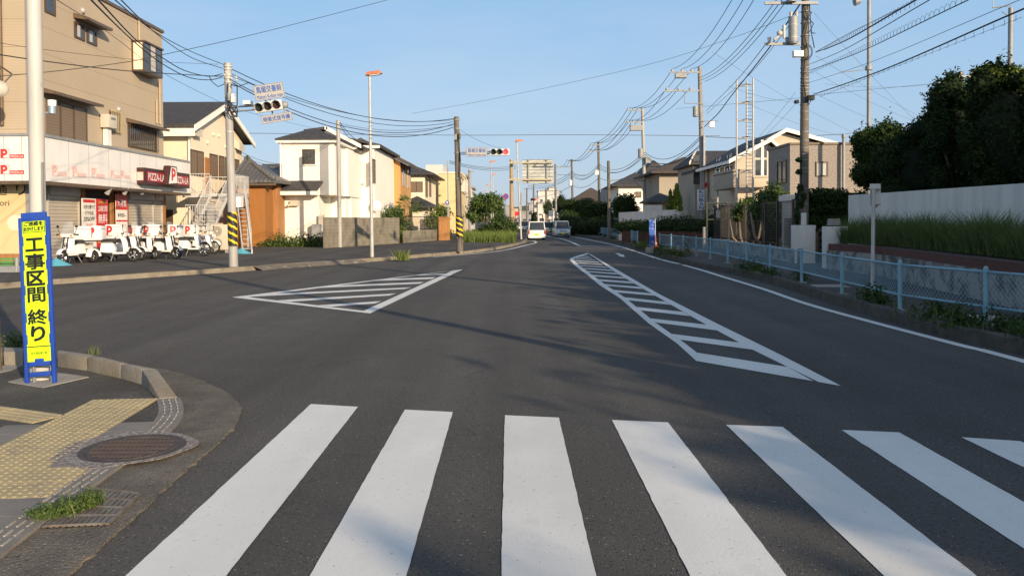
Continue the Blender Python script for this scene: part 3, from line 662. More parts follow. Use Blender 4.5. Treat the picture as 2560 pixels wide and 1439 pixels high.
# ---- the brown three-storey building with the closed pizza shop
B = thing('shop_building', 'tan sided three-storey building with a white canopy and closed roller shutters behind the delivery scooters', 'building', (FX-4, 36, .15))
ya, yb = 30.6, PX(408, 300, FX).y; ztop = P(402, 83, yb).z
m = MB(); m.box((FX-12, ya, .1), (FX, yb, ztop)); m.build('wall', 'siding_tan', B)
m = MB(); m.box((FX-12.1, ya-.08, ztop), (FX+.08, yb+.08, ztop+.14)); m.build('parapet_cap', 'trim_brown', B)
c1 = lambda x, y, x2, y2: xw(x/3, y/3, x2/3, y2/3, FX)
for i, (q, pn, cu) in enumerate([((330,0,412,125),1,False), ((552,158,632,335),1,True), ((645,195,722,345),1,True)]):
    y0,y1,z0,z1 = c1(*q); z1 += (1.1 if i == 0 else 0)
    if i: z0, z1 = c1(552,158,720,350)[2:]
    window_x(B, FX, y0, y1, z0, z1, panes=1, curtain=cu, fr=.09)
def awning_x(q, proj=.62, h=.12):
    y0,y1,z0,z1 = q; m = MB(); m.prism([(FX,y0,z1),(FX,y0,z1-.22),(FX+proj,y0,z1-.30),(FX+proj,y0,z1-.18)], (0,y1-y0,0)); m.build('awning', 'trim_brown', B)
y0,y1,z0,z1 = c1(548,122,735,200); awning_x((y0,y1+.1,0,z1+.1))
# bay window
y0,y1,z0,z1 = c1(985,315,1130,560); z0 = PX(985/3,520/3,FX).z
w_ = MB(); w_.box((FX,y0,z0-.1),(FX+.62,y1,z0)); w_.box((FX,y0-.04,z1),(FX+.68,y1+.04,z1+.08)); 
for yy in (y0, y1-.08): w_.box((FX+.54,yy,z0),(FX+.62,yy+.08,z1)); w_.box((FX,yy,z0),(FX+.08,yy+.08,z1))
for k in (1,2): yy = y0+(y1-y0)*k/3; w_.box((FX+.57,yy-.04,z0),(FX+.62,yy+.04,z1))
bw = w_.build('bay_window', 'window_brown', B)
m = MB(); m.poly([(FX+.59,y0+.08,z0),(FX+.59,y1-.08,z0),(FX+.59,y1-.08,z1),(FX+.59,y0+.08,z1)]); m.build('pane', 'glass_dark', bw)
m = MB(); m.poly([(FX+.05,y0+.02,z0),(FX+.56,y0+.02,z0),(FX+.56,y0+.02,z1),(FX+.05,y0+.02,z1)]); m.build('side_pane', 'cream_wall', bw)
m = MB(); yy = y0+(y1-y0)*.36; m.poly([(FX+.6,yy,z0+.1),(FX+.6,yy+(y1-y0)*.27,z0+.1),(FX+.6,yy+(y1-y0)*.27,z1),(FX+.6,yy,z1)]); m.build('curtain', 'curtain', bw)
# shuttered window, first floor
y0,y1,z0,z1 = c1(335,745,640,1060); z0 = c1(335,745,335,1015)[2]
m = MB(); m.box((FX,y0,z0-.06),(FX+.07,y1,z0)); m.box((FX,y0,z1),(FX+.07,y1,z1+.06)); m.box((FX,y1,z0-.06),(FX+.07,y1+.07,z1+.06))
for k in (1,2): yy = y0+(y1-y0)*k/3; m.box((FX,yy-.04,z0),(FX+.08,yy+.04,z1))
sh = m.build('shutter', 'window_brown', B)
m = MB(); m.box((FX,y0,z0),(FX+.04,y1,z1)); m.build('slats', 'shutter_brown', sh)
q = c1(333,700,665,780); awning_x((q[0]-.4,q[1]+.1,0,z1+.45))
# grilled small window, grilled wide window
def grille(q, nb, zlo=None):
    y0,y1,z0,z1 = q
    w1 = window_x(B, FX, y0, y1, z0, z1, panes=1); m = MB()
    for i in range(nb+1): yy = y0+(y1-y0)*i/nb; m.box((FX+.12,yy-.014,z0-.03),(FX+.14,yy+.014,z1+.03))
    for zz in (z0+.05, z1-.05): m.box((FX+.02,y0,zz-.015),(FX+.12,y0+.03,zz+.015)); m.box((FX+.141,y0,zz-.015),(FX+.155,y1,zz+.015))
    m.build('window_grille', 'frame_gold' if nb < 9 else 'trim_brown', w1)
a = c1(818,825,893,990); a = (a[0], a[1], c1(818,985,818,985)[2], a[3]); grille(a, 6)
a = c1(955,925,1172,1140); a = (a[0], a[1], c1(955,1098,955,1098)[2], a[3]); grille(a, 14)
q = c1(945,890,1185,960); awning_x((q[0],q[1],0,q[3]+.05))
# water heater, pipes, vents
y0,y1,z0,z1 = c1(745,855,815,970); m = MB(); m.box((FX+.03,y0,z0),(FX+.42,y1,z1)); wh = m.build('water_heater', 'ac_body', B, bevel=.015)
m = MB(); m.box((FX+.421,y0+.2,z1-.22),(FX+.43,y1-.2,z1-.12)); m.build('flue', 'ac_dark', wh)
m = MB(); m.box((FX+.05,y0+.2,z0-.8),(FX+.25,y1-.25,z0)); m.build('pipe_cover', 'white_panel', wh)
for (px0,py0,py1) in ((1030,150,330),(1163,750,925),(1185,610,930)):
    m = MB(); a = PX(px0/3,py0/3,FX); b = PX(px0/3,py1/3,FX); m.cyl((FX+.08,a.y,a.z),(FX+.08,a.y,b.z),.05,n=8); m.build('drainpipe', 'siding_tan', B)
for p_ in ((615,82),(885,822)):
    a = PX(p_[0]/3,p_[1]/3,FX); m = MB(); m.sphere((FX+.04,a.y,a.z),.13,sc=(.8,1,1)); m.build('vent_hood', 'steel_bright', B)
# front face of the building: side window edge and downpipe at the very left
m = MB(); a = P(3,0,ya); m.cyl((a.x,ya-.09,5.4),(a.x,ya-.09,10.5),.07,n=8); m.build('drainpipe', 'trim_brown', B)
# canopy band
CXp = FX+1.15; cz0, cz1 = 3.23, 4.88; cy0 = P(98, 400, 29.5).y; cyE = PX(475, 440, CXp).y
m = MB(); m.box((FX-12, cy0, cz0), (CXp, ya, cz1)); m.box((FX, ya, cz0), (CXp, cyE, cz1)); cano = m.build('canopy', 'white_panel', B)
m = MB(); m.box((FX-12, cy0-.05, cz1), (CXp+.05, ya, cz1+.10)); m.box((FX, ya, cz1), (CXp+.05, cyE+.05, cz1+.10)); m.build('canopy_flashing', 'galv', cano)
m = MB(); m.box((FX-12, cy0-.03, cz0-.12), (CXp+.03, ya, cz0)); m.box((FX, ya, cz0-.12), (CXp+.03, cyE, cz0)); m.build('canopy_soffit', 'trim_brown', cano)
m = MB()
for px in (172, 222, 272, 301, 325, 350, 390, 430): 
    y = PX(px, 440, CXp).y; m.box((CXp, y-.012, cz0), (CXp+.006, y+.012, cz1))
for px in (-30, 10, 55): x = P(px, 400, cy0).x; m.box((x-.012, cy0-.006, cz0), (x+.012, cy0, cz1))
m.build('panel_seam', 'seam', cano)
# printed marks on the canopy: P squares with a word bar, faded on the side, fresh on the front
def logo(c, r, u, sc, fresh, parent):
    c = Vector(c); r = Vector(r); u = Vector(u); n = r.cross(u)
    mm = 'red' if fresh else 'faded_pink'
    def rect(x0,x1,y0,y1,k,d): return [c+r*x0*sc+u*y0*sc+n*d, c+r*x1*sc+u*y0*sc+n*d, c+r*x1*sc+u*y1*sc+n*d, c+r*x0*sc+u*y1*sc+n*d]
    m = MB(); m.poly(rect(-.5,-.46,-.5,.5,0,.008)); m.poly(rect(.46,.5,-.5,.5,0,.008)); m.poly(rect(-.46,.46,.46,.5,0,.008)); m.poly(rect(-.46,.46,-.5,-.46,0,.008))
    m.poly(rect(.55,2.1,-.5,-.08,0,.008)); m.build('logo', mm, parent)
    text_part('p', c-r*.05*sc, r, u, .62*sc, .85*sc, mm, parent, 'logo_letter', bold=.09, depth=.010)
    text_part('PIZZA-LA', c+r*1.33*sc-u*.29*sc, r, u, 1.35*sc, .24*sc, 'white' if fresh else 'white_panel', parent, 'lettering', bold=.01, depth=.013)
for px, py in ((137,426),(187,429),(235,432)): a = PX(px,py,CXp); logo(a, (0,1,0), (0,0,1), .40, False, cano)
for px, py in ((281,435),(307,436)): a = PX(px,py,CXp); logo(a, (0,1,0), (0,0,1), .33, False, cano)
for py in (384, 424): a = P(12, py, cy0); logo(a, (1,0,0), (0,0,1), .34, True, cano)
# recess + roller shutters
SXs = FX+.02
def rshut(px0, px1, lab=None):
    y0 = PX(px0, 600, FX).y; y1 = PX(px1, 600, FX).y; m = MB(); m.box((FX, y0, .15), (SXs+.03, y1, cz0-.1)); o = m.build('roller_shutter', 'roll_shutter', B)
    m = MB(); m.box((FX, y0-.05, .15), (FX+.12, y0, cz0-.1)); m.box((FX, y1, .15), (FX+.12, y1+.05, cz0-.1)); m.box((FX,y0,cz0-.42),(FX+.18,y1,cz0-.12)); m.build('shutter_guide', 'steel_bright', o)
rshut(117, 193); rshut(318, 380); rshut(382, 402)
y0 = PX(198,600,FX).y; y1 = PX(262,600,FX).y
m = MB(); m.box((FX, y0, .15), (FX+.04, PX(316,600,FX).y, cz0-.1)); dk = m.build('shopfront', 'shop_dark', B)
m = MB(); 
for px in (203, 276, 290, 313): y = PX(px,600,FX).y; m = MB(); m.box((FX+.04, y-.12, .15), (FX+.14, y+.12, cz0-.1)); m.build('timber_post', 'timber_orange', dk)
m = MB(); y = PX(408,600,FX).y; m.box((FX, PX(403,600,FX).y+.06, .15), (FX+.10, y+.15, cz0-.1)); m.build('timber_post', 'timber_orange', B)
m = MB(); y0 = PX(412,600,FX).y; m.box((FX-2, y0, .15), (FX-1.2, y0+2.2, cz0+.4)); m.build('rear_wall', 'shop_dark', B)
# spotlights under the canopy
for px in (272, 314, 357):
    a = PX(px, 476, CXp-.1); m = MB(); m.cyl((a.x,a.y,cz0-.12),(a.x,a.y,cz0-.25),.02,n=6); m.cyl((a.x+.1,a.y-.02,a.z+.12),(a.x-.1,a.y+.02,a.z-.14),.07,.12,n=10); m.build('spotlight', 'steel_bright', B)
# ceiling-hung posters and recruiting banner
def poster(px0, py0, px1, py1, off, label, rows, base, group=None):
    y0 = PX(px0,py0,FX+off).y; y1 = PX(px1,py0,FX+off).y; z1 = PX((px0+px1)/2,py0,FX+off).z; z0 = PX((px0+px1)/2,py1,FX+off).z
    t = thing('poster', label, 'poster', (FX+off, (y0+y1)/2, z0), group)
    m = MB(); m.box((FX+off, y0, z0), (FX+off+.03, y1, z1)); m.build('panel', base, t)
    W = y1-y0; H = z1-z0
    for (kind, u0, u1, v0, v1, txt, mt) in rows:     # u across, v down, 0..1
        c = Vector((FX+off+.034, y0+W*(u0+u1)/2, z1-H*(v0+v1)/2))
        if kind == 'b': m = MB(); m.box((FX+off+.03, y0+W*u0, z1-H*v0), (FX+off+.036, y0+W*u1, z1-H*v1)); m.build('band', mt, t)
        elif kind == 'd': m = MB(); m.cyl((FX+off+.03,c.y,c.z),(FX+off+.037,c.y,c.z),H*(v1-v0)/2,n=20); m.build('picture', mt, t)
        else: text_part(txt, c, (0,1,0), (0,0,1), W*(u1-u0), H*(v1-v0), mt, t, bold=.012, depth=.006)
poster(203, 496, 238, 628, .35, 'white takeaway poster under the canopy offering 20% off, left of the red poster',
       [('b',.08,.92,.02,.08,'','red'),('t',.1,.9,.12,.20,'お持ち帰りで','black'),('t',.2,.8,.24,.31,'ピザ全品','black'),('t',.1,.9,.35,.43,'20%OFF!','black'),('t',.25,.75,.47,.54,'¥1450','red'),('d',.3,.7,.58,.80,'','flesh_pizza')], 'paper')
poster(240, 498, 268, 628, .35, 'red poster with large white characters and pizza picture, beside the white poster',
       [('t',.15,.85,.04,.08,'期間限定','plate_yellow'),('t',.1,.9,.12,.24,'2枚目','white'),('t',.1,.9,.28,.46,'無料','white'),('b',.05,.95,.52,.62,'','plate_yellow'),('b',.05,.95,.63,.84,'','flesh_pizza')], 'red')
poster(288, 486, 316, 628, .30, 'red and white staff recruiting poster to the right of the timber post',
       [('b',0,1,0,.27,'','red'),('t',.1,.9,.09,.22,'大募集','white'),('t',.12,.88,.33,.40,'¥900~','black'),('b',0,1,.45,.48,'','red'),('t',.12,.88,.52,.57,'アルバイト','red'),('b',0,1,.66,.68,'','red')], 'paper')
# red illuminated shop sign fixed to the canopy
sx = CXp+.02; y0 = PX(361,440,sx+.35).y; y1 = PX(474,440,sx+.35).y; z0a = PX(357,455,sx).z; z1a = PX(357,424,sx).z
t = thing('shop_sign', 'long red and black pizza shop sign with white lettering along the canopy', 'shop sign', (sx, (y0+y1)/2, z0a))
m = MB(); m.box((sx, y0, z0a-.12), (sx+.35, y1, z1a+.06)); m.build('box', 'dark_maroon', t)
ym = PX(412,440,sx+.35).y; yn = PX(434,440,sx+.35).y; cyy = PX(427,440,sx+.5).y
m = MB(); m.box((sx+.35, y0+.25, z0a+.02), (sx+.37, ym, z1a-.1)); m.box((sx+.35, yn, z0a+.02), (sx+.37, y1-.15, z1a-.1)); m.build('face', 'sign_red', t)
m = MB(); m.box((sx-.0,y0-.02,z0a+.05),(sx+.3,y0,z1a-.15)); m.build('end_face', 'faded_pink', t)
text_part('PIZZA-LA', (sx+.375, (y0+.25+ym)/2, (z0a+z1a)/2-.04), (0,1,0), (0,0,1), (ym-y0)*.80, (z1a-z0a)*.56, 'white', t, bold=.015)
text_part('PIZZA-LA', (sx+.375, (yn+y1)/2-.05, (z0a+z1a)/2-.04), (0,1,0), (0,0,1), (y1-yn)*.80, (z1a-z0a)*.56, 'white', t, bold=.015)
text_part('宅配ピザ', (sx+.355, (ym+yn)/2, z0a+.28), (0,1,0), (0,0,1), (yn-ym)*.75, .16, 'white', t)
m = MB(); zc = z1a-.12
m.prism([(sx+.3,cyy-.62,zc-.55),(sx+.3,cyy+.62,zc-.55),(sx+.3,cyy+.55,zc+.42),(sx+.3,cyy-.4,zc+.42)], (.3,0,0)); m.build('logo_block', 'dark_maroon', t, bevel=.06)
m = MB(); m.poly([(sx+.606,cyy-.5,zc-.48),(sx+.606,cyy+.55,zc-.40),(sx+.606,cyy+.4,zc+.35),(sx+.606,cyy-.2,zc+.35)]); m.build('logo_panel', 'white', t)
text_part('p', (sx+.612, cyy+.08, zc+.0), (0,1,0), (0,0,1), .42, .55, 'red', t, 'logo_letter', bold=.08)
# yellow panel sign on the front
YS = cy0+.9; x0 = P(-260,500,YS).x; x1 = P(63,500,YS).x; z1 = P(40,447,YS).z; z0 = P(40,634,YS).z
t = thing('panel_sign', 'large pale yellow street-name panel with black characters and a moon picture on the shop front', 'sign', ((x0+x1)/2, YS, z0))
m = MB(); m.box((x0,YS,z0),(x1,YS+.15,z1)); m.build('panel', 'banner_yellow', t)
m = MB(); m.box((x1,YS+.01,z0-.4),(x1+.22,YS+.3,z1)); m.build('post', 'concrete_pole', t)
for ch, px, py, wp, hp in (('通',4,474,27,28),('り',52,471,24,34)):
    a = P(px,py,YS-.006); text_part(ch, a, (1,0,0), (0,0,1), wp*YS/F, hp*YS/F, 'black', t)
a = P(6,507,YS-.006); text_part('hori', a, (1,0,0), (0,0,1), 34*YS/F, 15*YS/F, 'black', t)
m = MB(); a = P(38,557,YS-.006); m.disc(a, (0,-1,0), 20*YS/F, 28); m.build('moon', 'cream_wall', t)
m = MB(); m.box((x0, YS+.16, .15), (FX-.02, YS+.4, cz0-.12)); m.build('shop_side_wall', 'siding_tan', B)
m = MB(); m.box((x0, YS+.02, .15), (x1, YS+.15, z0)); m.build('brick_base', 'timber_orange', t)
# sphere lamp at the very left edge
a = P(-2, 222, 28.5); t = thing('wall_lamp', 'round glass globe lamp on a dark bracket at the left edge of the shop building', 'lamp', tuple(a))
m = MB(); m.sphere(a, .30); m.build('globe', 'globe_glass', t)
m = MB(); m.cyl(a+Vector((0,0,.28)), a+Vector((0,0,.62)), .09, .03); m.tube([a+Vector((0,0,.6)), a+Vector((-.3,.6,.9)), a+Vector((-.8,2.0,.9))], .03); m.build('bracket', 'trim_brown', t)
# big lamp fixture behind the pole: white over blue
a = P(130, 266, 29); t = thing('beacon_lamp', 'white and blue cylindrical lamp on a bracket in front of the brown window shutters', 'lamp', (a.x,a.y,a.z-.25))
m = MB(); m.cyl(a, a+Vector((0,0,.22)), .14, .15, 14); m.build('cap', 'white', t)
m = MB(); m.cyl(a+Vector((0,0,-.26)), a, .115, .12, 14); m.build('body', 'car_silverblue', t)
m = MB(); m.box((a.x-.5,a.y-.02,a.z-.26),(a.x-.05,a.y+.02,a.z-.2)); m.build('bracket', 'galv', t)
# green crates, tarp
a = G(20, 664, .15); t = thing('bottle_crate', 'green plastic bottle crate on the pavement below the yellow panel sign', 'crate', tuple(a))
m = MB(); 
for (x0,y0,x1,y1) in ((-.3,-.2,.3,-.18),(-.3,.18,.3,.2),(-.3,-.18,-.28,.18),(.28,-.18,.3,.18)):
    for z in (.0,.11,.22): m.box((a.x+x0,a.y+y0,.15+z),(a.x+x1,a.y+y1,.15+z+.05))
for k in range(7): xx = -.29+k*.093; m.box((a.x+xx,a.y-.203,.15),(a.x+xx+.02,a.y-.2,.42))
m.box((a.x-.3,a.y-.2,.15),(a.x+.3,a.y+.2,.17)); m.build('shell', 'crate_green', t)
for (px,py,lb) in ((140,664,'crumpled light blue sheet on the pavement left of the first scooter'),(604,634,'crumpled light blue sheet at the foot of the white stair')):
    a = G(px,py,.15); m = MB(); rr = np.random.default_rng(px); n = 9
    vs = [(a.x, a.y, .15+.28)]+[(a.x+(.45+.2*rr.random())*math.cos(6.283*k/n), a.y+(.25+.1*rr.random())*math.sin(6.283*k/n), .15+.02*rr.random()) for k in range(n)]
    m.add(vs, [(0,1+k,1+(k+1)%n) for k in range(n)]); m.build('plastic_sheet', 'tarp_blue', label=lb, cat='sheet')
# ---- cream apartment house with gable to the road
AX = -18.6
H = thing('apartment_house', 'cream two-storey house with dark slate gable roof next to the tan building', 'house', (AX-4, 50, .15))
yA = PX(470,400,AX).y; yB = PX(607,400,AX).y; zE = PX(466,315,AX).z; yM = (yA+yB)/2; zR = PX(552,252,AX+.5).z-.25; zE2 = zE
m = MB(); m.prism([(AX,yA,.15),(AX,yB,.15),(AX,yB,zE),(AX,yM,zR),(AX,yA,zE)], (-9,0,0)); m.build('wall', 'cream_wall', H)
rf = MB(); th = .16
for s_, ye in ((-1,yA-.55),(1,yB+.55)):
    ze = zE-.55*(zR-zE)/(yM-yA)
    rf.use('roof_slate'); rf.prism([(AX+.6,yM,zR+.30),(AX+.6,ye,ze+.30),(AX+.6,ye,ze+.08),(AX+.6,yM,zR+.08)], (-10.2,0,0))
rf.build('roof', None, H)
m = MB()
for s_, ye in ((-1,yA-.6),(1,yB+.6)):
    ze = zE-.6*(zR-zE)/(yM-yA); m.prism([(AX+.62,yM,zR+.24),(AX+.62,ye,ze+.24),(AX+.62,ye,ze-.10),(AX+.62,yM,zR-.10)], (.08,0,0))
m.box((AX-9.6,yA-.64,zE-.62),(AX+.65,yA-.56,zE-.18)); m.build('fascia', 'fascia_white', H)
m = MB(); m.cyl((AX+.1,yA-.1,.5),(AX+.1,yA-.1,zE-.3),.06,n=8); m.build('drainpipe', 'fascia_white', H)
cz = lambda px,py: PX(px,py,AX)
for (p0,p1,n_) in (((475,360),(508,405),2),((523,370),(543,410),1),((546,374),(560,412),1),((562,376),(566,414),1),((583,385),(597,420),2)):
    a, b = cz(*p0), cz(*p1); z0 = cz(p0[0], p0[1]+44).z; window_x(H, AX, a.y, b.y, 4.4, 5.9, panes=n_, glass='shutter_brown', name='window')
for px0,px1 in ((511,523),(566,580)):
    a = cz(px0,400).y; b = cz(px1,400).y; m = MB(); m.box((AX,a,2.95),(AX+.06,b,5.6)); m.build('door', 'timber_orange', H)
for px,py in ((483,333),(592,370)): a = cz(px,py); m = MB(); m.prism([(AX,a.y-.5,a.z),(AX,a.y+.5,a.z),(AX,a.y+.5,a.z+.45),(AX,a.y-.5,a.z+.55)],(.35,0,-.2)); m.build('canopy_hood', 'ac_body', H)
for px,py in ((532,336),(545,339),(517,356),(563,367)): a = cz(px,py); m = MB(); m.sphere((AX+.04,a.y,a.z),.12); m.build('vent_hood', 'cream_wall', H)
m = MB(); a = cz(412,500).y; m.box((AX-3,yA-.03,.15),(AX-.9,yA,2.4)); m.build('door', 'window_brown', H)
# ---- white steel stair and gallery in front of it
def railing(m, a, b, h=1.1, n=12):
    a = Vector(a); b = Vector(b); up = Vector((0,0,h)); m.cyl(a+up,b+up,.026,n=6); m.cyl(a+up*.08,b+up*.08,.022,n=6)
    for i in range(n+1): p = a.lerp(b,i/n); m.cyl(p+up*.05,p+up,.012,n=5)
SX = -15.7
t = thing('steel_stair', 'white painted outdoor steel stair and railed landing climbing to the cream house', 'stair', (SX, 44, .15))
zl = 3.25; ya_, yb_, yc_, yd_ = 41.0, 42.1, 44.3, 47.6
def flight(m, tr, a, b, wv, n):
    """two stringers from a (low) to b (high), treads of width vector wv"""
    a = Vector(a); b = Vector(b); wv = Vector(wv); d = (b-a); hd = Vector((d.x,d.y,0)).normalized()
    for o in (Vector((0,0,0)), wv):
        q = hd.cross(Vector((0,0,1)))*.03; m.prism([a+o-q, a+o-q+Vector((0,0,.24)), b+o-q+Vector((0,0,.24)), b+o-q], q*2)
    for i in range(n): c = a+d*((i+.5)/n)+Vector((0,0,.16)); tr = MB(); tr.prism([c, c+wv, c+wv+hd*.24, c+hd*.24], (0,0,.035)); tr.build('tread', 'stair_white', t)
m = MB(); m.box((SX-2.6, yc_, zl-.2), (SX, yd_, zl)); m.build('landing', 'stair_white', t); m = MB(); m.box((SX-1.1,ya_,1.25),(SX,yb_,1.45)); m.build('landing', 'stair_white', t)
for (x,y,z) in ((SX-.1,yc_,zl-.2),(SX-.1,yd_-.1,zl-.2),(SX-1.2,yd_-.1,zl-.2),(SX-.1,ya_,1.25),(SX-1.1,ya_,1.25)): m = MB(); m.box((x,y,.15),(x+.09,y+.09,z)); m.build('post', 'stair_white', t)
m = MB(); railing(m, (SX,yc_+.1,zl), (SX,yd_,zl), n=26); railing(m, (SX,yd_,zl), (SX-2.6,yd_,zl), n=10); railing(m, (SX-2.6,yc_,zl), (SX-1.1,yc_,zl), n=10); railing(m, (SX,ya_,1.45), (SX,yb_,1.45), n=9); railing(m, (SX,ya_,1.45), (SX-1.1,ya_,1.45), n=9)
railing(m, (SX,yb_,1.45), (SX,yc_,zl), n=14, h=1.0); railing(m, (SX-1.0,yb_,1.45), (SX-1.0,yc_,zl), n=14, h=1.0); m.build('railing', 'stair_white', t)
m = MB(); tr = MB(); flight(m, tr, (SX-1.0,yb_,1.25), (SX-1.0,yc_,zl-.2), (.95,0,0), 9)
lo = G(607,634,.15); lo2 = G(629,634,.15); hi = P(592,497,44.6); 
flight(m, tr, (lo.x,lo.y,.1), (hi.x,yc_+.3,zl-.3), (lo2.x-lo.x,0,0), 13); m.build('stringer', 'stair_white', t)
m = MB(); railing(m, (lo2.x,lo2.y,.2), (hi.x+lo2.x-lo.x,yc_+.3,zl-.1), n=20, h=.95); m.build('railing', 'stair_white', t)
# outdoor AC unit
a = G(549, 632, .15); t = thing('air_conditioner', 'beige outdoor air conditioning unit with two stacked fans behind the striped pole', 'air conditioner', tuple(a))
Yc = a.y; xa = P(526,600,Yc).x; xb = P(574,600,Yc).x; za = .3; zb = P(550,561,Yc).z
m = MB(); m.box((xa,Yc,za),(xb,Yc+.4,zb)); m.build('case', 'ac_body', t, bevel=.02)
for k in (0,1):
    zc = za+(zb-za)*(.26+.48*k); xc = xa+(xb-xa)*.36; r_ = (zb-za)*.2
    m = MB(); m.disc((xc,Yc-.004,zc),(0,-1,0),r_,24); fan = m.build('fan', 'ac_dark', t); m = MB()
    m.disc((xc,Yc-.02,zc),(0,-1,0),r_*1.04,24,hole=r_*.95); m.disc((xc,Yc-.02,zc),(0,-1,0),r_*.25,16)
    for q in (.45,.65,.82): m.disc((xc,Yc-.018,zc),(0,-1,0),r_*q+.008,24,hole=r_*q-.008)
    m.build('guard', 'ac_body', fan)
m = MB(); m.box((xa+.1,Yc+.05,.15),(xa+.25,Yc+.35,za)); m.box((xb-.25,Yc+.05,.15),(xb-.1,Yc+.35,za)); m.build('foot', 'concrete', t)
# ---- brown wooden shed with tiled roof
t = thing('wooden_shed', 'orange-brown boarded shed with old grey tiled roof between the stair and the white house', 'shed', (-14.5, 50, .15))
Ys = 49.0; xl = P(590,600,Ys).x; xr = P(664,600,Ys).x; zt = P(640,458,Ys).z
m = MB(); m.box((-17.0,Ys,.15),(xr,Ys+4.2,zt)); m.build('wall', 'shed_brown', t)
m = MB(); Y2 = 52; m.box((xr,Ys+1.6,.15),(P(697,600,Ys+1.6).x,Ys+5,zt)); m.build('side_wall', 'timber_orange', t)
m = MB(); xE = P(703,455,Ys).x; zR2 = P(603,400,Ys+2.6).z
m.prism([(-17.2,Ys-.6,zt),(xE-.3,Ys-.6,zt),(xE-2.6,Ys+2.6,zR2-.4),(-17.2,Ys+2.6,zR2)], (0,0,.2))
m.prism([(xE-.3,Ys-.6,zt),(xE,Ys+6,zt),(xE-2.6,Ys+6,zR2-.4),(xE-2.6,Ys+2.6,zR2-.4)], (0,0,.2)); rf = m.build('roof', 'roof_tile', t)
m = MB(); m.tube([(-17.2,Ys+2.6,zR2+.2),(xE-2.6,Ys+2.6,zR2-.2),(xE-.3,Ys-.6,zt+.25)], .17, 8); m.build('ridge', 'roof_tile', rf)
m = MB(); m.box((-17.2,Ys-.5,zt-.16),(xE-.2,Ys-.35,zt)); m.build('eave_board', 'trim_brown', t)
m = MB(); Yt=58; m.prism([P(640,470,Yt),P(720,470,Yt),P(712,418,Yt+3),P(656,418,Yt+3)], (0,0,.25)); m.prism([P(656,418,Yt+3.2),P(712,418,Yt+3.2),P(712,470,Yt+7),P(640,470,Yt+7)],(0,0,.2)); m.box(P(640,470,Yt+.5),P(712,600,Yt+6)); 
m.build('old_house', 'roof_tile', label='low dark tiled house roof seen behind the wooden shed', cat='house')
m = MB(); a = G(680,612,.15); rr = np.random.default_rng(5)
for k in range(34):
    th = rr.random()*6.283; q = a+Vector((rr.normal()*.45, 1.2+rr.normal()*.3, 0)); e = q+Vector((math.cos(th)*.7, .3*math.sin(th), .35+1.25*rr.random())); m.cyl(q,e,.035,.012,n=5)
m.build('scrap_wood_pile', 'driftwood', label='heap of broken brown branches and boards leaning against the white house', cat='wood pile')
# ================================================================ LEFT SIDE BEYOND THE SHED, FAR STREET
def gable_y(m, x0, x1, xr, y0, y1, ze0, ze1, zr, th=.18, over=.35):
    """roof with ridge along Y at xr: two slabs"""
    m.prism([(x0,y0-over,ze0),(xr,y0-over,zr),(xr,y0-over,zr+th),(x0,y0-over,ze0+th)], (0,y1-y0+2*over,0))
    m.prism([(xr,y0-over,zr),(x1,y0-over,ze1),(x1,y0-over,ze1+th),(xr,y0-over,zr+th)], (0,y1-y0+2*over,0))
def hip(m, x0, x1, y0, y1, ze, zr, inset=None, th=.15):
    wx = (x1-x0)/2; wy = (y1-y0)/2; i = min(wx, wy) if inset is None else inset
    if wx > wy: r = [(x0+i,(y0+y1)/2,zr),(x1-i,(y0+y1)/2,zr)]
    else: r = [((x0+x1)/2,y0+i,zr),((x0+x1)/2,y1-i,zr)]
    b = [(x0,y0,ze),(x1,y0,ze),(x1,y1,ze),(x0,y1,ze)]; lo = [(p[0],p[1],ze-th) for p in b]
    if wx > wy: fs = [(0,1,5,4),(1,2,5),(2,3,4,5),(3,0,4)]
    else: fs = [(0,1,4),(1,2,5,4),(2,3,5),(3,0,4,5)]
    m.add(b+r, fs); m.add(b+lo, [(0,4,5,1),(1,5,6,2),(2,6,7,3),(3,7,4,0),(4,7,6,5)])
# ---- white house
Y0 = 52.0; Xl = P(707,600,Y0).x; Xu = P(836,400,Y0).x; Xg = P(798,560,Y0).x; zEv = P(707,356,Y0).z; zLo = P(760,480,Y0).z
t = thing('white_house', 'white two-storey house with a hipped slate roof and one small brown muntin window', 'house', ((Xl+Xu)/2, 56, .15))
zB = P(860,487,Y0).z
m = MB(); m.box((Xl,Y0,zB),(Xu,Y0+9,zEv)); m.box((Xl,Y0+.02,.15),(Xg,Y0+6,zB)); m.box((Xl,Y0+3.5,.15),(Xu-.02,Y0+9,zB)); m.build('wall', 'white_wall', t)
Xb = Xu+.25; m = MB(); m.box((Xu,Y0+3,zB),(Xb,Y0+9,zEv-.15)); m.box((Xu-2,Y0+4.6,.15),(Xb-.1,Y0+9,zB)); m.build('side_wing', 'white_wall', t)
m = MB(); m.box((Xl-.3,Y0-.3,zEv-.05),(Xu+.3,Y0+9.3,zEv+.1)); m.build('fascia', 'fascia_white', t)
m = MB(); zP = P(782,331,Y0+4.5).z; hip(m, Xl-.35, Xu+.35, Y0-.35, Y0+9.4, zEv+.22, zP, th=.1); m.build('roof', 'roof_slate', t)
m = MB(); zr3 = P(806,328,Y0+6).z; gable_y(m, Xu-3.2, Xb+.6, Xu-1.6, Y0+5, Y0+12, zEv+1.2, zEv+.1, zr3); m.build('roof', 'roof_slate', t)
m = MB(); m.poly([(Xu-3,Y0+4.9,zEv),(Xb+.3,Y0+4.9,zEv),(Xb+.3,Y0+4.9,zEv+.3),(Xu-1.6,Y0+4.9,zr3)]); m.box((Xu-1.7,Y0+4.62,zr3-.05),(Xu-1.5,Y0+4.9,zr3+.2)); m.build('gable', 'fascia_white', t)
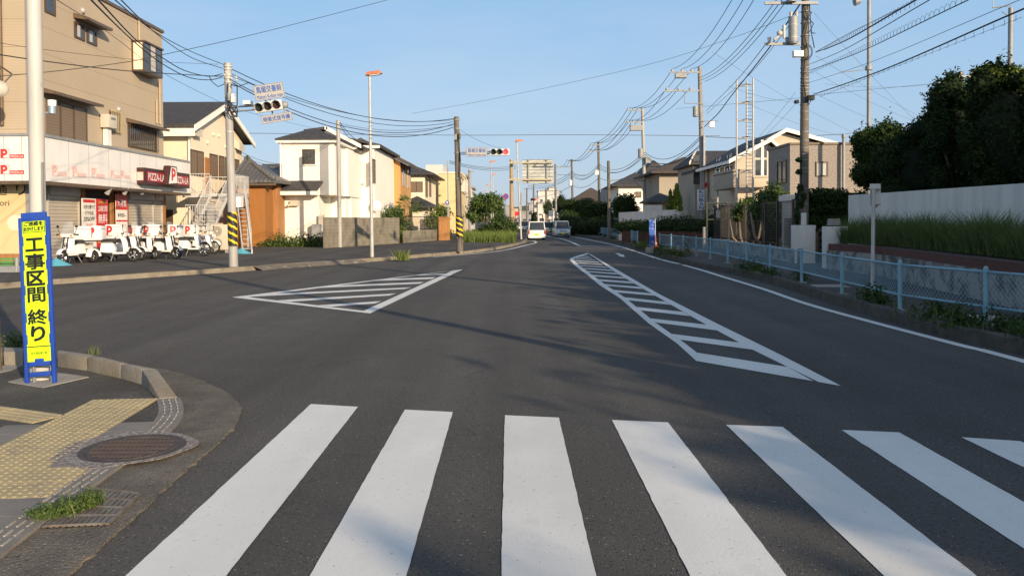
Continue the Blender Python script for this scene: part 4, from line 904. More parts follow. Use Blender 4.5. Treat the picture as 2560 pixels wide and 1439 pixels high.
m = MB(); m.prism([(Xu-1.6,Y0+4.62,zr3+.2),(Xb+.62,Y0+4.62,zEv+.3),(Xb+.62,Y0+4.62,zEv+.02),(Xu-1.6,Y0+4.62,zr3-.1)], (0,.06,0)); m.build('bargeboard', 'fascia_white', t)
a0 = P(705,479,Y0-.8); a1 = P(800,456,Y0)
m = MB(); m.prism([(Xl-.25,Y0-.9,a0.z),(Xg+.1,Y0-.9,a0.z),(Xg+.3,Y0,a1.z),(Xl-.05,Y0,a1.z)], (0,0,.12)); m.build('lean_to_roof', 'roof_slate', t)
m = MB(); m.box((Xl-.25,Y0-.95,a0.z-.22),(Xg+.1,Y0-.85,a0.z+.02)); m.box((Xl-.1,Y0-.85,a0.z-.25),(Xg,Y0,a0.z-.05)); m.build('gutter', 'fascia_white', t)
x0,x1,z0,z1 = yw(756,373,788,411,Y0); window_y(t, Y0, x0, x1, z0, z1, panes=1, muntin=(3,4), sill='fascia_white', fr=.09)
m = MB(); xx = P(811,400,Y0).x; m.box((xx-.28,Y0-.04,zB),(xx+.28,Y0,zEv-.1)); m.build('trim_strip', 'far_grey', t)
m = MB(); m.cyl((Xl-.06,Y0-.1,.2),(Xl-.06,Y0-.1,zEv),.05,n=6); m.build('drainpipe', 'fascia_white', t)
a = P(738,509,Y0); m = MB(); m.box((a.x-.25,Y0-.3,a.z-.15),(a.x+.25,Y0,a.z+.2)); m.cyl((a.x-.4,Y0-.35,a.z-.15),(a.x-.15,Y0-.2,a.z),.08,n=8); m.build('wall_lamp', 'ac_body', t)
x0,x1,z0,z1 = yw(796,537,808,562,Y0-.3); m = MB(); m.box((x0,Y0-.3,z0),(x1,Y0,z1)); m.build('meter_box', 'ac_body', t)
x0,x1,z0,z1 = yw(780,560,800,601,Y0-.5); m = MB(); m.box((x0,Y0-.6,.15),(x1,Y0-.02,z1)); m.build('water_tank', 'galv', t)
for (px,py0,py1,w_) in ((841,398,440,.5),(870,512,527,.4)):
    pass
m = MB(); x0 = P(815,570,Y0+4.58).x; x1 = P(846,520,Y0+4.58).x; m.box((x0,Y0+4.5,.15),(x1,Y0+4.6,2.4)); m.build('door', 'cream_wall', t)
# ---- second white house right behind it
Y2 = 60.0; Xl2 = P(884,450,Y2).x; Xr2 = P(936,450,Y2).x; z2 = P(900,367,Y2).z
t = thing('white_house', 'narrow white house with a tall slim bay window, squeezed against the orange-tan house', 'house', ((Xl2+Xr2)/2, 64, .15))
m = MB(); m.box((Xl2,Y2,.15),(Xr2,Y2+10,z2)); m.box((Xl2-1.3,Y2+.6,.15),(Xl2,Y2+8,z2-.1)); m.build('wall', 'white_wall', t)
m = MB(); gable_y(m, Xl2-3.5, Xr2+.5, Xl2-1.8, Y2+.2, Y2+10, z2, z2, P(853,340,Y2).z); m.build('roof', 'roof_slate', t)
m = MB(); m.box((Xl2-.1,Y2-.25,z2-.12),(Xr2+.45,Y2-.1,z2+.08)); m.build('fascia', 'fascia_white', t)
x0,x1,z0,z1 = yw(895,403,908,448,Y2); m = MB(); m.box((x0-.15,Y2-.35,z0-.35),(x1+.15,Y2,z1+.05)); o = m.build('bay', 'fascia_white', t); window_y(t, Y2-.36, x0, x1, z0, z1, panes=1, muntin=(1,2), frame='fascia_white', glass='curtain')
a = PX(934,428,Xr2); window_x(t, Xr2, a.y-.6, a.y+.6, a.z-.9, a.z+.9, panes=1, glass='shutter_brown')
x0,x1,z0,z1 = yw(891,522,900,545,Y2); m = MB(); m.box((x0,Y2-.04,z0),(x1,Y2,z1)); m.build('door', 'timber_orange', t)
a = P(941,515,Y2-.3); m = MB(); m.sphere(a+Vector((0,-.1,0)), .42, sc=(1,.3,1)); m.build('satellite_dish', 'white', t)
# ---- orange-tan house
Y3 = 70.0; Xl3 = P(936,450,Y3).x; Xr3 = P(1001,450,Y3).x; ze = P(1001,404,Y3).z; Xr_ = P(905,352,Y3).x; zr = P(905,354,Y3).z
t = thing('orange_house', 'orange-tan house with a long brown gable roof behind the concrete block wall', 'house', ((Xl3+Xr3)/2, 74, .15))
yE3 = PX(1027,420,Xr3).y
m = MB(); m.prism([(Xl3-4,Y3,.15),(Xr3,Y3,.15),(Xr3,Y3,ze),(Xr_,Y3,zr-.1),(Xl3-4,Y3,zr-1.2)], (0,yE3-Y3,0)); m.build('wall', 'orange_wall', t)
m = MB(); gable_y(m, Xl3-4.4, Xr3+.95, Xr_, Y3, yE3, zr-1.6, ze-.42, zr, th=.28, over=.7); m.build('roof', 'roof_brown', t)
x0,x1,z0,z1 = yw(946,423,966,460,Y3); w_ = window_y(t, Y3-.3, x0, x1, z0, z1, panes=2, frame='steel_bright', curtain=True, depth=.3)
m = MB(); a = P(974,500,Y3); m.cyl((a.x,Y3-.08,2.2),(a.x,Y3-.08,P(974,418,Y3).z),.09,n=6); m.build('drainpipe', 'trim_brown', t)
for px,py in ((1009,441),(1020,447)): a = PX(px,py,Xr3); window_x(t, Xr3, a.y-.7, a.y+.7, a.z-.9, a.z+.9, panes=1, frame='steel_bright')
# ---- cream house with dark tiles, and the block beyond
Y4 = 86.0; Xl4 = P(1022,450,Y4).x; Xr4 = P(1062,450,Y4).x; ze = P(1040,434,Y4).z; yE4 = PX(1089,450,Xr4).y
t = thing('cream_house', 'pale cream house with dark hipped tile roofs and brown shutters beyond the palm', 'house', ((Xl4+Xr4)/2, 90, .15))
m = MB(); m.box((Xl4-2,Y4,.15),(Xr4,yE4,ze)); m.build('wall', 'cream_wall', t)
m = MB(); hip(m, Xl4-2.6, Xr4+1.1, Y4-.8, yE4+.8, ze, P(1035,415,Y4+4).z); m.build('roof', 'roof_slate', t)
m = MB(); z2_ = P(1050,516,Y4-3).z; hip(m, Xl4-1, Xr4+1.6, Y4-4.5, Y4, z2_, P(1035,490,Y4-2).z); m.build('porch_roof', 'roof_slate', t)
m = MB(); m.box((Xl4,Y4-3.5,.15),(Xr4+.8,Y4,z2_)); m.build('porch', 'cream_wall', t)
x0,x1,z0,z1 = yw(1026,454,1057,480,Y4); window_y(t, Y4, x0, x1, z0, z1, panes=2, glass='shutter_brown')
for px in (1066,1075): a = PX(px,470,Xr4); window_x(t, Xr4, a.y-1, a.y+1, a.z-1, a.z+1, panes=2, glass='shutter_brown')
Y5 = 100.0; x0,x1,z0,z1 = yw(1070,434,1160,600,Y5)
t = thing('cream_building', 'flat-roofed pale yellow two-storey block beyond the tiled cream house', 'building', ((x0+x1)/2, Y5, .15))
m = MB(); m.box((x0,Y5+4,.15),(x1-2.4,Y5+14,z1+.1)); m.box((P(1096,434,Y5).x,Y5,.15),(x1-.4,Y5+12,z1)); m.build('wall', 'banner_yellow', t)
m = MB(); m.box((P(1096,434,Y5).x-.1,Y5-.1,z1),(x1-.3,Y5+12.1,z1+.2)); m.build('parapet', 'cream_wall', t)
for k in range(3): m = MB(); m.box((x1-.4,Y5+2+3*k,z1-2.2),(x1+.1,Y5+3.6+3*k,z1-.8)); m.build('balcony_window', 'far_white', t)
Y6 = 125; x0,x1,z0,z1 = yw(1064,412,1108,600,Y6); m = MB(); m.box((x0,Y6,.15),(x1,Y6+8,z1)); m.build('far_block', 'far_white', label='small white block with red roof edge behind the pale yellow building', cat='building')
# ---- palm, bushes, walls at the houses
def palm(px, py0, Y, label):
    b = P(px, py0, Y); b.z = .15; t = thing('palm_tree', label, 'palm tree', tuple(b)); hz = P(px, 520, Y).z
    m = MB(); m.tube([b, b+Vector((.05,0,(hz-.15)*.5)), Vector((b.x,b.y,hz))], [.16,.14,.13], 8); m.build('trunk', 'bark', t)
    m = MB(); m.use('leaf_mid'); c = Vector((b.x,b.y,hz)); rr = np.random.default_rng(4)
    for k in range(26):
        th = 6.283*rr.random(); el = -.5+1.5*rr.random(); L = 1.15+.35*rr.random(); d = Vector((math.cos(th)*math.cos(el), math.sin(th)*math.cos(el), math.sin(el)))
        e = c+d*L*.65; m.tube([c, e], .015, 4); s_ = d.cross(Vector((0,0,1))).normalized(); u_ = s_.cross(d)
        for q in range(-8,9):
            an = q/8*1.25; v = (d*math.cos(an)+s_*math.sin(an)).normalized(); tip = e+v*L*.5*(1-.15*abs(an))-Vector((0,0,.12+.1*abs(an)))
            w_ = (v.cross(u_)).normalized()*.028; m.poly([e, e+v*.2+w_, tip, e+v*.2-w_])
    m.build('fronds', None, t)
palm(1027, 600, 66, 'small fan palm in front of the orange-tan house')
def bush(name, c, r, n, material, size, label, cat='bush', core=True, jit=.25, blobs=None, group=None, seed=None):
    t = thing(name, label, cat, (c[0],c[1],c[2]), group)
    bl = blobs or [((c[0],c[1],c[2]+r[2]*.9), r, 1)]
    leaves(bl, n, size, material, 'foliage', t, jit=jit, seed=seed)
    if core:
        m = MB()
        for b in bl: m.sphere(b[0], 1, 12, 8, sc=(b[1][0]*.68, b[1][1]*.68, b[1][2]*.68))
        m.build('shade_core', 'core_dark', t)  # dark core blocks see-through, standing for shade deep among the leaves
    return t
c = P(985,560,63); bush('bush', (c.x,c.y,.15), (1.2,1.0,1.6), 2600, 'leaf_mid', .09, 'round green bush in front of the orange-tan house left of the palm', blobs=[((c.x-.3,c.y,1.6),(.9,.9,1.2),1),((c.x+.8,c.y,1.1),(.8,.8,1.0),.8),((c.x+.2,c.y,2.3),(.7,.7,.6),.5)])
c = P(1008,590,58); bush('bush', (c.x,c.y,.15), (.35,.4,.6), 900, 'leaf_bright', .07, 'small bright bush at the right end of the concrete block wall')
c = P(1092,545,72); bush('bush', (c.x,c.y,.15), (1.2,1.0,1.4), 2200, 'leaf_bright', .09, 'bright green shrub beside the blue round traffic sign', blobs=[((c.x-.3,c.y,1.6),(1.0,.9,1.0),1),((c.x+.5,c.y,2.4),(.8,.8,.8),.8)])
c = P(1100,585,66); bush('bush', (c.x,c.y,.15), (1.0,.6,.6), 1200, 'leaf_mid', .08, 'low dark green shrub behind the black railing')
# concrete block wall
def block_wall(name, a, b, h, th, material, label, cat='wall', cap=None):
    a = Vector(a); b = Vector(b); d = (b-a).normalized(); n = Vector((d.y,-d.x))*th; m = MB()
    m.prism([(*a,.1),(*b,.1),(*(b-n),.1),(*(a-n),.1)], (0,0,h-.1)); 
    if cap: t = thing(name, label, cat, ((a.x+b.x)/2,(a.y+b.y)/2,.1)); m.build('wall_body', material, t); m = MB(); n2 = n*1.15; m.prism([(*(a+n*.1),h),(*(b+n*.1),h),(*(b-n2),h),(*(a-n2),h)],(0,0,.07)); m.build('coping', cap, t); return t
    return m.build(name, material, label=label, cat=cat)
a = G(814,620,.15); b = G(999,608,.15); h1 = P(814,543,a.y).z
block_wall('block_wall', a.xy, b.xy, h1, .15, 'block_wall', 'weathered grey concrete block wall with yellow lichen between the white house and the bushes')
m = MB(); 
for i,(px,py,r_) in enumerate([(835,617,.5),(850,613,.8),(868,614,.7),(885,611,.75),(900,612,.5),(820,619,.3)]):
    q = G(px,618.5-(px-814)*.062,.15); m.disc((q.x,q.y-.03,.25+.15*(i%2)), (-.02,-1,0), r_*.6, 9)
m.build('lichen_patch', 'lichen', label='orange-yellow lichen stain at the foot of the block wall', cat='lichen')
a = G(1012,607,.15); b = G(1098,600.5,.15); block_wall('low_wall', a.xy, b.xy, 1.0, .15, 'block_wall', 'low pale block wall carrying a black railing beside the striped signal pole')
t = thing('black_railing', 'short black vertical-bar railing standing on the low block wall', 'railing', ((a.x+b.x)/2,(a.y+b.y)/2,1.0)); m = MB(); railing(m, (a.x,a.y+.08,1.0), (b.x,b.y+.08,1.0), h=1.0, n=34); m.build('bars', 'black_fence', t)
a = G(1098,601,.15); b = G(1125,600,.15); block_wall('timber_fence', a.xy, b.xy, 2.0, .08, 'timber_orange', 'short dark wooden fence panel behind the striped signal pole', 'fence')
x0,x1,z0,z1 = yw(1050,534,1090,560,76); m = MB(); m.box((x0,76,.15),(x1,79,z1)); m.build('storage_shed', 'far_white', label='white storage shed roof behind the black railing', cat='shed')
for (px0,px1,py,Yd,nm,lb,dense) in ((666,812,612,None,'w1','strip of low green weeds along the foot of the white house',1300),):
    pts = []
    rr = np.random.default_rng(8)
    for k in range(420):
        u = rr.random(); p = G(px0+(px1-px0)*u, 616+3*rr.random(), .15); pts.append((p.x,p.y,.15))
    bl = [((G(px0+(px1-px0)*(i+.5)/9, 616.5, .15).x, G(px0+(px1-px0)*(i+.5)/9, 616.5, .15).y, .28+.12*(i%3)), (.75,.35,.28+.14*((i*7)%3)), 1) for i in range(9)]
    leaves(bl, 3200, .07, 'leaf_mid', 'weeds', None, shell=.8, label=lb, cat='weeds', kind='stuff')
a = G(1006,644,.15); blades([(a.x+random.gauss(0,.13), a.y+random.gauss(0,.13), .05) for _ in range(160)], .5, .03, 'grass_lit', 'grass_tuft', label='grass tuft growing from the kerb beside the near street lamp', cat='grass', lean=.6)
# ---- planted corner: long grass, bush, tree
pts = []; rr = np.random.default_rng(2)
for k in range(9000):
    px = 1160+148*rr.random(); z_ = G(px, 606-2*rr.random()*0-12*rr.random(), .15)
    pts.append((z_.x+rr.normal()*.1, z_.y, .15))
blades([p for p in pts if p[0] < .25], .62, .035, 'grass_lit', 'long_grass', label='long sunlit grass on the corner verge', cat='grass')
c = G(1245,597,.15); bush('bush', (c.x,c.y,.15), (1.25,1.1,1.0), 5200, 'leaf_mid', .075, 'big rounded green bush in the grass verge at the corner', blobs=[((c.x+.35,c.y-.6,1.2),(1.2,1.0,.95),1.3),((c.x+.9,c.y+.3,.9),(.75,.8,.7),.6),((c.x-1.1,c.y+.4,.85),(.65,.8,.6),.4)])
c = G(1290,590,.15); bush('bush', (c.x-.6,c.y,.15), (.6,.6,.6), 1400, 'leaf_bright', .07, 'pale low bush between the big verge bush and the street lamp')
def tree(name, base, label, blobs, n, size, material, trunk_r=.12, seed=1, bark='bark', core=.62, limbs=None, cat='tree', group=None):
    t = thing(name, label, cat, tuple(base), group); m = MB(); b = Vector(base)
    top = Vector(blobs[0][0]); mid = b.lerp(top,.5)+Vector((.05,.05,0))
    m.tube([b, mid, top], [trunk_r, trunk_r*.75, trunk_r*.35], 8)
    for bb in blobs[1:]:
        e = Vector(bb[0]); s_ = b.lerp(top, .45); m.tube([s_, s_.lerp(e,.5)+Vector((0,0,.1)), e], [trunk_r*.5, trunk_r*.35, trunk_r*.15], 6)
    m.build('trunk', bark, t); leaves(blobs, n, size, material, 'crown', t, seed=seed, shell=.55, jit=.35)
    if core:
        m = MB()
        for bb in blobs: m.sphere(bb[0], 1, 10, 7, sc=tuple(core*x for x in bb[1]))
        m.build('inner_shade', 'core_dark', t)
    return t
Yt = 70; f_ = lambda px,py,rx,ry,wt=1: (tuple(P(px,py,Yt+random.uniform(-.6,.6))), (rx*Yt/F, rx*Yt/F, ry*Yt/F), wt)
b = P(1213,590,Yt); b.z = .15
tree('street_tree', b, 'dark green leafy tree growing behind the corner verge', [f_(1215,512,34,24,1.6), f_(1195,505,18,20,.7), f_(1240,508,20,20,.8), f_(1182,535,14,22,.5), f_(1250,540,12,18,.4), f_(1225,494,16,10,.4), f_(1190,540,25,14,.6)], 7500, .10, 'leaf_mid', .1, core=.5)
# ================================================================ far end of the street
HB = thing  # short alias
far = [ # px0, px1, pytop, Y, material, depth, label
 (1243,1283,548,190,'far_white','low white shop building far down the street left of the tan post'),
 (1262,1274,515,230,'far_grey','grey block above the low white shop far down the street'),
 (1283,1296,520,260,'far_tan','tan building right behind the tan sign post far away'),
 (1322,1330,508,300,'far_grey','thin grey tower-like block left of the distant traffic signal'),
 (1330,1347,496,330,'far_white','white stepped apartment block far beyond the distant signal'),
 (1345,1398,478,360,'far_white','large white apartment complex on the slope at the street end'),
 (1372,1392,470,372,'far_white','upper white tower of the hillside apartment complex'),
 (1300,1322,530,280,'far_grey','grey low block between the tan post and distant signal'),
 (1345,1364,508,210,'far_white','white round-topped house front near the distant signal'),
 (1170,1180,470,140,'far_white','white house corner behind the leafy corner tree'),
 (1140,1163,440,130,'far_white','pale block just right of the yellow flat-roofed building')]
for (p0,p1,pt,Yd,mt,lb) in far:
    x0,x1,z0,z1 = yw(p0,pt,p1,600,Yd); t = thing('distant_building', lb, 'building', ((x0+x1)/2,Yd,.1)); m = MB(); m.box((x0,Yd,-.05),(x1,Yd+12,z1)); m.build('wall', mt, t)
    m = MB(); ns = max(1,int((z1-1)/3)); nw = max(1,int((x1-x0)/2.6))
    for i in range(ns):
        for j in range(nw): xx = x0+(x1-x0)*(j+.5)/nw; zz = 1.6+i*3; m.box((xx-.6,Yd-.04,zz-.6),(xx+.6,Yd,zz+.7)) if zz+.8 < z1 else None
    if m.v: m.build('window_row', 'glass_dark', t)
    m = MB(); m.box((x0-.3,Yd-.3,z1),(x1+.3,Yd+12.3,z1+.35)); m.build('roof', 'roof_brown' if mt == 'far_tan' else 'far_grey', t)
m = MB(); rr = np.random.default_rng(12)
for (x0,x1,h,Yd) in ((-900,-60,22,1500),(-150,160,26,1650),(100,1300,10,1500)):
    n = 40; pts = [(x0+(x1-x0)*i/n, Yd, 5+h*math.sin(math.pi*i/n)**.7*(1+.08*math.sin(i*.6)+.03*math.sin(i*1.7))) for i in range(n+1)]
    b = len(m.v); m.v += pts+[(p[0],Yd,-2) for p in pts]+[(p[0],Yd+200,-2) for p in pts]
    for i in range(n): m.f += [[b+i,b+i+1,b+n+1+i+1,b+n+1+i],[b+i,b+2*n+2+i,b+2*n+3+i,b+i+1]]; m.m += [0,0]; m.sm += [True,True]
m.build('hills', 'hill', kind='structure')
# ================================================================ RIGHT SIDE BUILDINGS
# ---- grey flat-roofed building
Yg = 38.0; Xc = P(1975,400,Yg).x; zg = P(1975,362,Yg).z; Xe = P(2150,400,Yg).x; Yk = PX(1921,400,Xc).y
t = thing('grey_building', 'grey speckled flat-roofed building with brown window frames behind the big utility pole', 'building', ((Xc+Xe)/2, Yg+4, .15))
m = MB(); m.box((Xc,Yg,.15),(Xe+6,Yk,zg)); m.build('wall', 'grey_tile_wall', t)
m = MB(); m.box((Xc-.06,Yg-.06,zg),(Xe+6.1,Yk+.06,zg+.10)); m.build('parapet_cap', 'trim_brown', t)
x0,x1,z0,z1 = yw(2039,404,2070,441,Yg); window_y(t, Yg, x0, x1, z0, z1, panes=2, curtain=True, glass='curtain')
a = PX(1944,404,Xc); b = PX(1967,455,Xc); window_x(t, Xc, b.y, a.y, P(1967,455,Yg).z, a.z, side=-1, panes=2)
x = P(2109,400,Yg-.2).x; m = MB(); m.cyl((x,Yg-.2,.2),(x,Yg-.2,P(2108,335,Yg-.2).z),.075,n=8); m.cyl((x,Yg-.2,P(2108,345,Yg-.2).z),(x,Yg-.2,P(2108,335,Yg-.2).z),.10,n=8); m.build('flue_pipe', 'galv', t)
# ---- beige house with double gable
Yh = 50.0; X0 = P(1838,450,Yh).x; X1 = P(1948,450,Yh).x; zG0 = P(1846,394,Yh).z; zA = P(1921,350,Yh).z; XA = P(1921,350,Yh).x
t = thing('gabled_house', 'beige house with white-edged double gable, tall windows and a round-cornered balcony', 'house', (X0+2, 54, .15))
yL = PX(1764,420,X0).y
m = MB(); m.prism([(X0,Yh,.15),(X1,Yh,.15),(X1,Yh,zA-.9),(XA,Yh,zA-.25),(X0,Yh,zG0-.1)], (0,yL-Yh,0)); m.build('wall', 'beige_wall', t)
X2 = P(1998,400,Yh+5).x; XB = P(1961,330,Yh+5).x; zB = P(1961,326,Yh+5).z
m = MB(); m.prism([(X0+.1,Yh+5,.15),(X2+2,Yh+5,.15),(X2+2,Yh+5,P(2035,360,Yh+5).z-.2),(XB,Yh+5,zB-.2),(X0+.1,Yh+5,zG0)], (0,6,0)); m.build('rear_wall', 'beige_wall', t)
# roofs
m = MB(); zl = zG0-.35
m.prism([(X0-.5,Yh-.5,zl),(XA,Yh-.5,zA-.1),(XA,Yh-.5,zA+.08),(X0-.5,Yh-.5,zl+.18)], (0,6.5,0)); m.prism([(XA,Yh-.5,zA-.1),(X1+.6,Yh-.5,zA-1.35),(X1+.6,Yh-.5,zA-1.17),(XA,Yh-.5,zA+.08)], (0,5,0))
m.prism([(X0-.5,Yh+4.6,zl),(XB,Yh+4.6,zB-.1),(XB,Yh+4.6,zB+.1),(X0-.5,Yh+4.6,zl+.2)], (0,9,0)); m.prism([(XB,Yh+4.6,zB-.1),(X2+2.6,Yh+4.6,P(2042,362,Yh+4.6).z-.1),(X2+2.6,Yh+4.6,P(2042,362,Yh+4.6).z+.1),(XB,Yh+4.6,zB+.1)], (0,9,0))
m.build('roof', 'roof_slate', t)
m = MB()
for (a,b,y) in (((X0-.55,zl+.2),(XA,zA+.1),Yh-.58),((XA,zA+.1),(X1+.65,zA-1.15),Yh-.58),((X0+1.5,zl+.9),(XB,zB+.12),Yh+4.52),((XB,zB+.12),(X2+2.65,P(2042,362,Yh+4.6).z+.12),Yh+4.52)):
    m.prism([(a[0],y,a[1]),(b[0],y,b[1]),(b[0],y,b[1]-.26),(a[0],y,a[1]-.26)], (0,.07,0))
m.box((X0-.58,Yh-.5,zl-.05),(X0-.48,yL+.6,zl+.14)); m.build('bargeboard', 'fascia_white', t)
for px0,px1,py0,py1 in ((1886,1902,362,396),(1908,1918,362,396),(1886,1902,398,440),(1908,1918,398,440)):
    x0,x1,z0,z1 = yw(px0,py0,px1,py1,Yh); window_y(t, Yh, x0, x1, z0, z1, panes=1, frame='fascia_white', glass='glass_dark', fr=.03)
m = MB(); x0,x1,z0,z1 = yw(1902,350,1908,441,Yh); m.box((x0,Yh-.09,z0),(x1,Yh,z1)); m.build('mullion', 'fascia_white', t)
x0,x1,z0,z1 = yw(1880,444,1920,468,Yh-1); m = MB(); m.box((x0,Yh-1,z0),(x1,Yh,z1)); m.box((x0-.05,Yh-1.05,z1),(x1+.05,Yh,z1+.12)); m.build('balcony', 'beige_wall', t, bevel=.05)
m = MB(); a = PX(1784,440,X0-1.1); b = PX(1833,440,X0-1.1); zt = PX(1830,430,X0-1.1).z; zb_ = PX(1830,470,X0-1.1).z
m.box((X0-1.1,b.y,zb_),(X0,a.y,zt)); m.box((X0-1.15,b.y-.05,zt),(X0,a.y+.05,zt+.15)); m.build('balcony', 'taupe_wall', t, bevel=.12)
m = MB(); railing(m, (X0-1.0,b.y,zt+.1), (X0-1.0,a.y,zt+.1), h=.35, n=4); m.cyl((X0-.9,b.y+.2,.15),(X0-.9,b.y+.2,zb_),.06,n=8); m.cyl((X0-.9,a.y-.2,.15),(X0-.9,a.y-.2,zb_),.06,n=8); m.build('balcony_rail', 'steel_bright', t)
for px,py in ((1795,420),(1822,412)): q = PX(px,py,X0); window_x(t, X0, q.y-.7, q.y+.7, q.z-.8, q.z+.7, side=-1, panes=2)
for px in (1806,1823): q = PX(px,505,X0); window_x(t, X0, q.y-.9, q.y+.9, .4, 2.6, side=-1, panes=1, glass='shutter_brown', name='door')
# taupe part left of it with small gable
Yq = yL+1.5; x0,x1,_,_ = yw(1737,430,1790,600,Yq); ze_ = P(1760,407,Yq).z; zr_ = P(1780,377,Yq+3).z; xr0 = P(1741,376,Yq+3).x; xr1 = P(1836,376,Yq+3).x
m = MB(); m.box((x0,Yq,.15),(x1,Yq+6,ze_)); m.build('end_wall', 'taupe_wall', t)
m = MB(); m.add([(x0-.35,Yq-.4,ze_),(x1+2.6,Yq-.4,ze_),(xr1,Yq+3,zr_),(xr0,Yq+3,zr_),(x0-.35,Yq+6.4,ze_),(x1+2.6,Yq+6.4,ze_)], [(0,1,2,3),(3,2,5,4),(0,3,4)]); m.prism([(x0-.35,Yq-.4,ze_-.15),(x1+2.6,Yq-.4,ze_-.15),(x1+2.6,Yq+6.4,ze_-.15),(x0-.35,Yq+6.4,ze_-.15)], (0,0,.148)); m.build('small_roof', 'roof_slate', t)
m = MB(); m.prism([(xr0-.02,Yq+2.9,zr_+.05),(x0-.42,Yq-.42,ze_+.05),(x0-.42,Yq-.42,ze_-.15),(xr0-.02,Yq+2.9,zr_-.15)], (-.08,0,0)); m.build('small_bargeboard', 'fascia_white', t)
a = P(1750,420,Yq); window_y(t, Yq, a.x-.5, a.x+.5, a.z-1.2, a.z+.9, panes=1)
# ---- tan hipped house
Y7 = 74; x0,x1,z0,z1 = yw(1648,430,1734,600,Y7)
t = thing('hipped_house', 'tan house with brown hipped roof and an upper loggia left of the blue-lettered pole sign', 'house', ((x0+x1)/2, Y7+4, .15))
m = MB(); m.box((x0,Y7,.15),(x1,Y7+9,z1)); m.build('wall', 'taupe_wall', t)
m = MB(); hip(m, x0-.9, x1+3.6, Y7-.9, Y7+10, z1, P(1720,394,Y7+4).z); m.build('roof', 'roof_brown', t)
m = MB(); lx0,lx1,lz0,lz1 = yw(1697,441,1734,456,Y7); m.box((lx0,Y7-.02,lz0),(lx1,Y7,lz1)); m.build('loggia', 'shop_dark', t)
m = MB(); m.box((lx0-.2,Y7-.5,lz0-.9),(lx1+.1,Y7,lz0-.5)); railing(m, (lx0,Y7-.4,lz0-.5), (lx1,Y7-.4,lz0-.5), h=.5, n=5); m.build('balcony', 'beige_wall', t)
m = MB(); q = yw(1612,498,1662,520,Y7-3); zt = P(1640,475,Y7-1).z; hip(m, q[0], q[1]+1.2, Y7-4, Y7, q[2]+.6, P(1640,484,Y7-1).z); m.build('porch_roof', 'roof_slate', t)
m = MB(); m.box((q[0]+.4,Y7-3,.15),(q[1]-.3,Y7,q[2]+.5)); m.build('porch_wall', 'taupe_wall', t)
# ---- white lit house with big dark roof
Y8 = 96; x0,x1,z0,z1 = yw(1540,464,1640,600,Y8)
t = thing('white_hipped_house', 'sunlit white house under a large dark pyramid roof behind the dark round tree', 'house', ((x0+x1)/2, Y8+4, .15))
m = MB(); m.box((x0+.3,Y8,.15),(x1+2,Y8+9,z1)); m.build('wall', 'white_wall', t)
m = MB(); hip(m, x0-.6, P(1603,430,Y8).x+3, Y8-.8, Y8+9, z1+.05, P(1580,432,Y8+3).z); m.build('roof', 'roof_slate', t)
m = MB(); hip(m, P(1585,400,Y8).x, P(1712,400,Y8).x, Y8+.5, Y8+12, z1+.3, P(1648,404,Y8+6).z); m.build('roof', 'roof_slate', t)
x_ = yw(1589,479,1603,494,Y8); window_y(t, Y8, *x_, panes=1, glass='shutter_brown')
# ---- brown-roofed house
Y9 = 125; x0,x1,z0,z1 = yw(1452,500,1512,560,Y9)
t = thing('brown_roofed_house', 'house with a low brown hipped roof above the far dark garden trees', 'house', ((x0+x1)/2, Y9, .15))
m = MB(); m.box((x0,Y9,.15),(x1,Y9+9,z1)); m.build('wall', 'far_tan', t); m = MB(); hip(m, x0-1.4, x1+1.4, Y9-1, Y9+10, z1, P(1480,476,Y9+4).z+.4); m.build('roof', 'roof_brown', t)
Y9 = 112; x0,x1,z0,z1 = yw(1520,466,1545,560,Y9); m = MB(); m.box((x0,Y9,.15),(x1,Y9+9,z1)); t = thing('balcony_house', 'grey house edge with railed balcony left of the sunlit white house', 'house', ((x0+x1)/2, Y9, .15)); m.build('wall', 'far_grey', t)
m = MB(); railing(m, (x0,Y9-.3,z1-.2), (x1,Y9-.3,z1-.2), n=8); m.build('railing', 'steel_bright', t)
# ---- garden walls, right side
def wall_px(nm, p0, p1, ztop_px, mt, lb, cat='wall', th=.18, cap=None, D=None):
    a = G(*p0,.15) if D is None else P(p0[0],p0[1],D[0]); b = G(*p1,.15) if D is None else P(p1[0],p1[1],D[1])
    za = P(p0[0], ztop_px[0], a.y).z; zb = P(p1[0], ztop_px[1], b.y).z; d = (b.xy-a.xy).normalized(); n = Vector((d.y,-d.x))*th
    m = MB(); vs = []
    for p, z in ((a,za),(b,zb)):
        vs += [(p.x,p.y,.1),(p.x+n.x,p.y+n.y,.1),(p.x+n.x,p.y+n.y,z),(p.x,p.y,z)]
    m.add(vs, [(0,1,2,3),(7,6,5,4),(0,4,5,1),(1,5,6,2),(2,6,7,3),(3,7,4,0)])
    return m.build(nm, mt, label=lb, cat=cat)
wall_px('garden_wall', (1551,590), (1692,590), (531,524), 'stucco_wall', 'pale garden wall with stepped top behind the far light blue fence', D=(60,56))
wall_px('garden_wall', (1692,590), (1714,592), (529,527), 'stucco_wall', 'short pale wall end piece right of the stepped garden wall', D=(55.9,57))
wall_px('garden_wall', (1610,590), (1655,590), (513,512), 'stucco_wall', 'taller pale gate wall standing behind the stepped garden wall', D=(60,60))
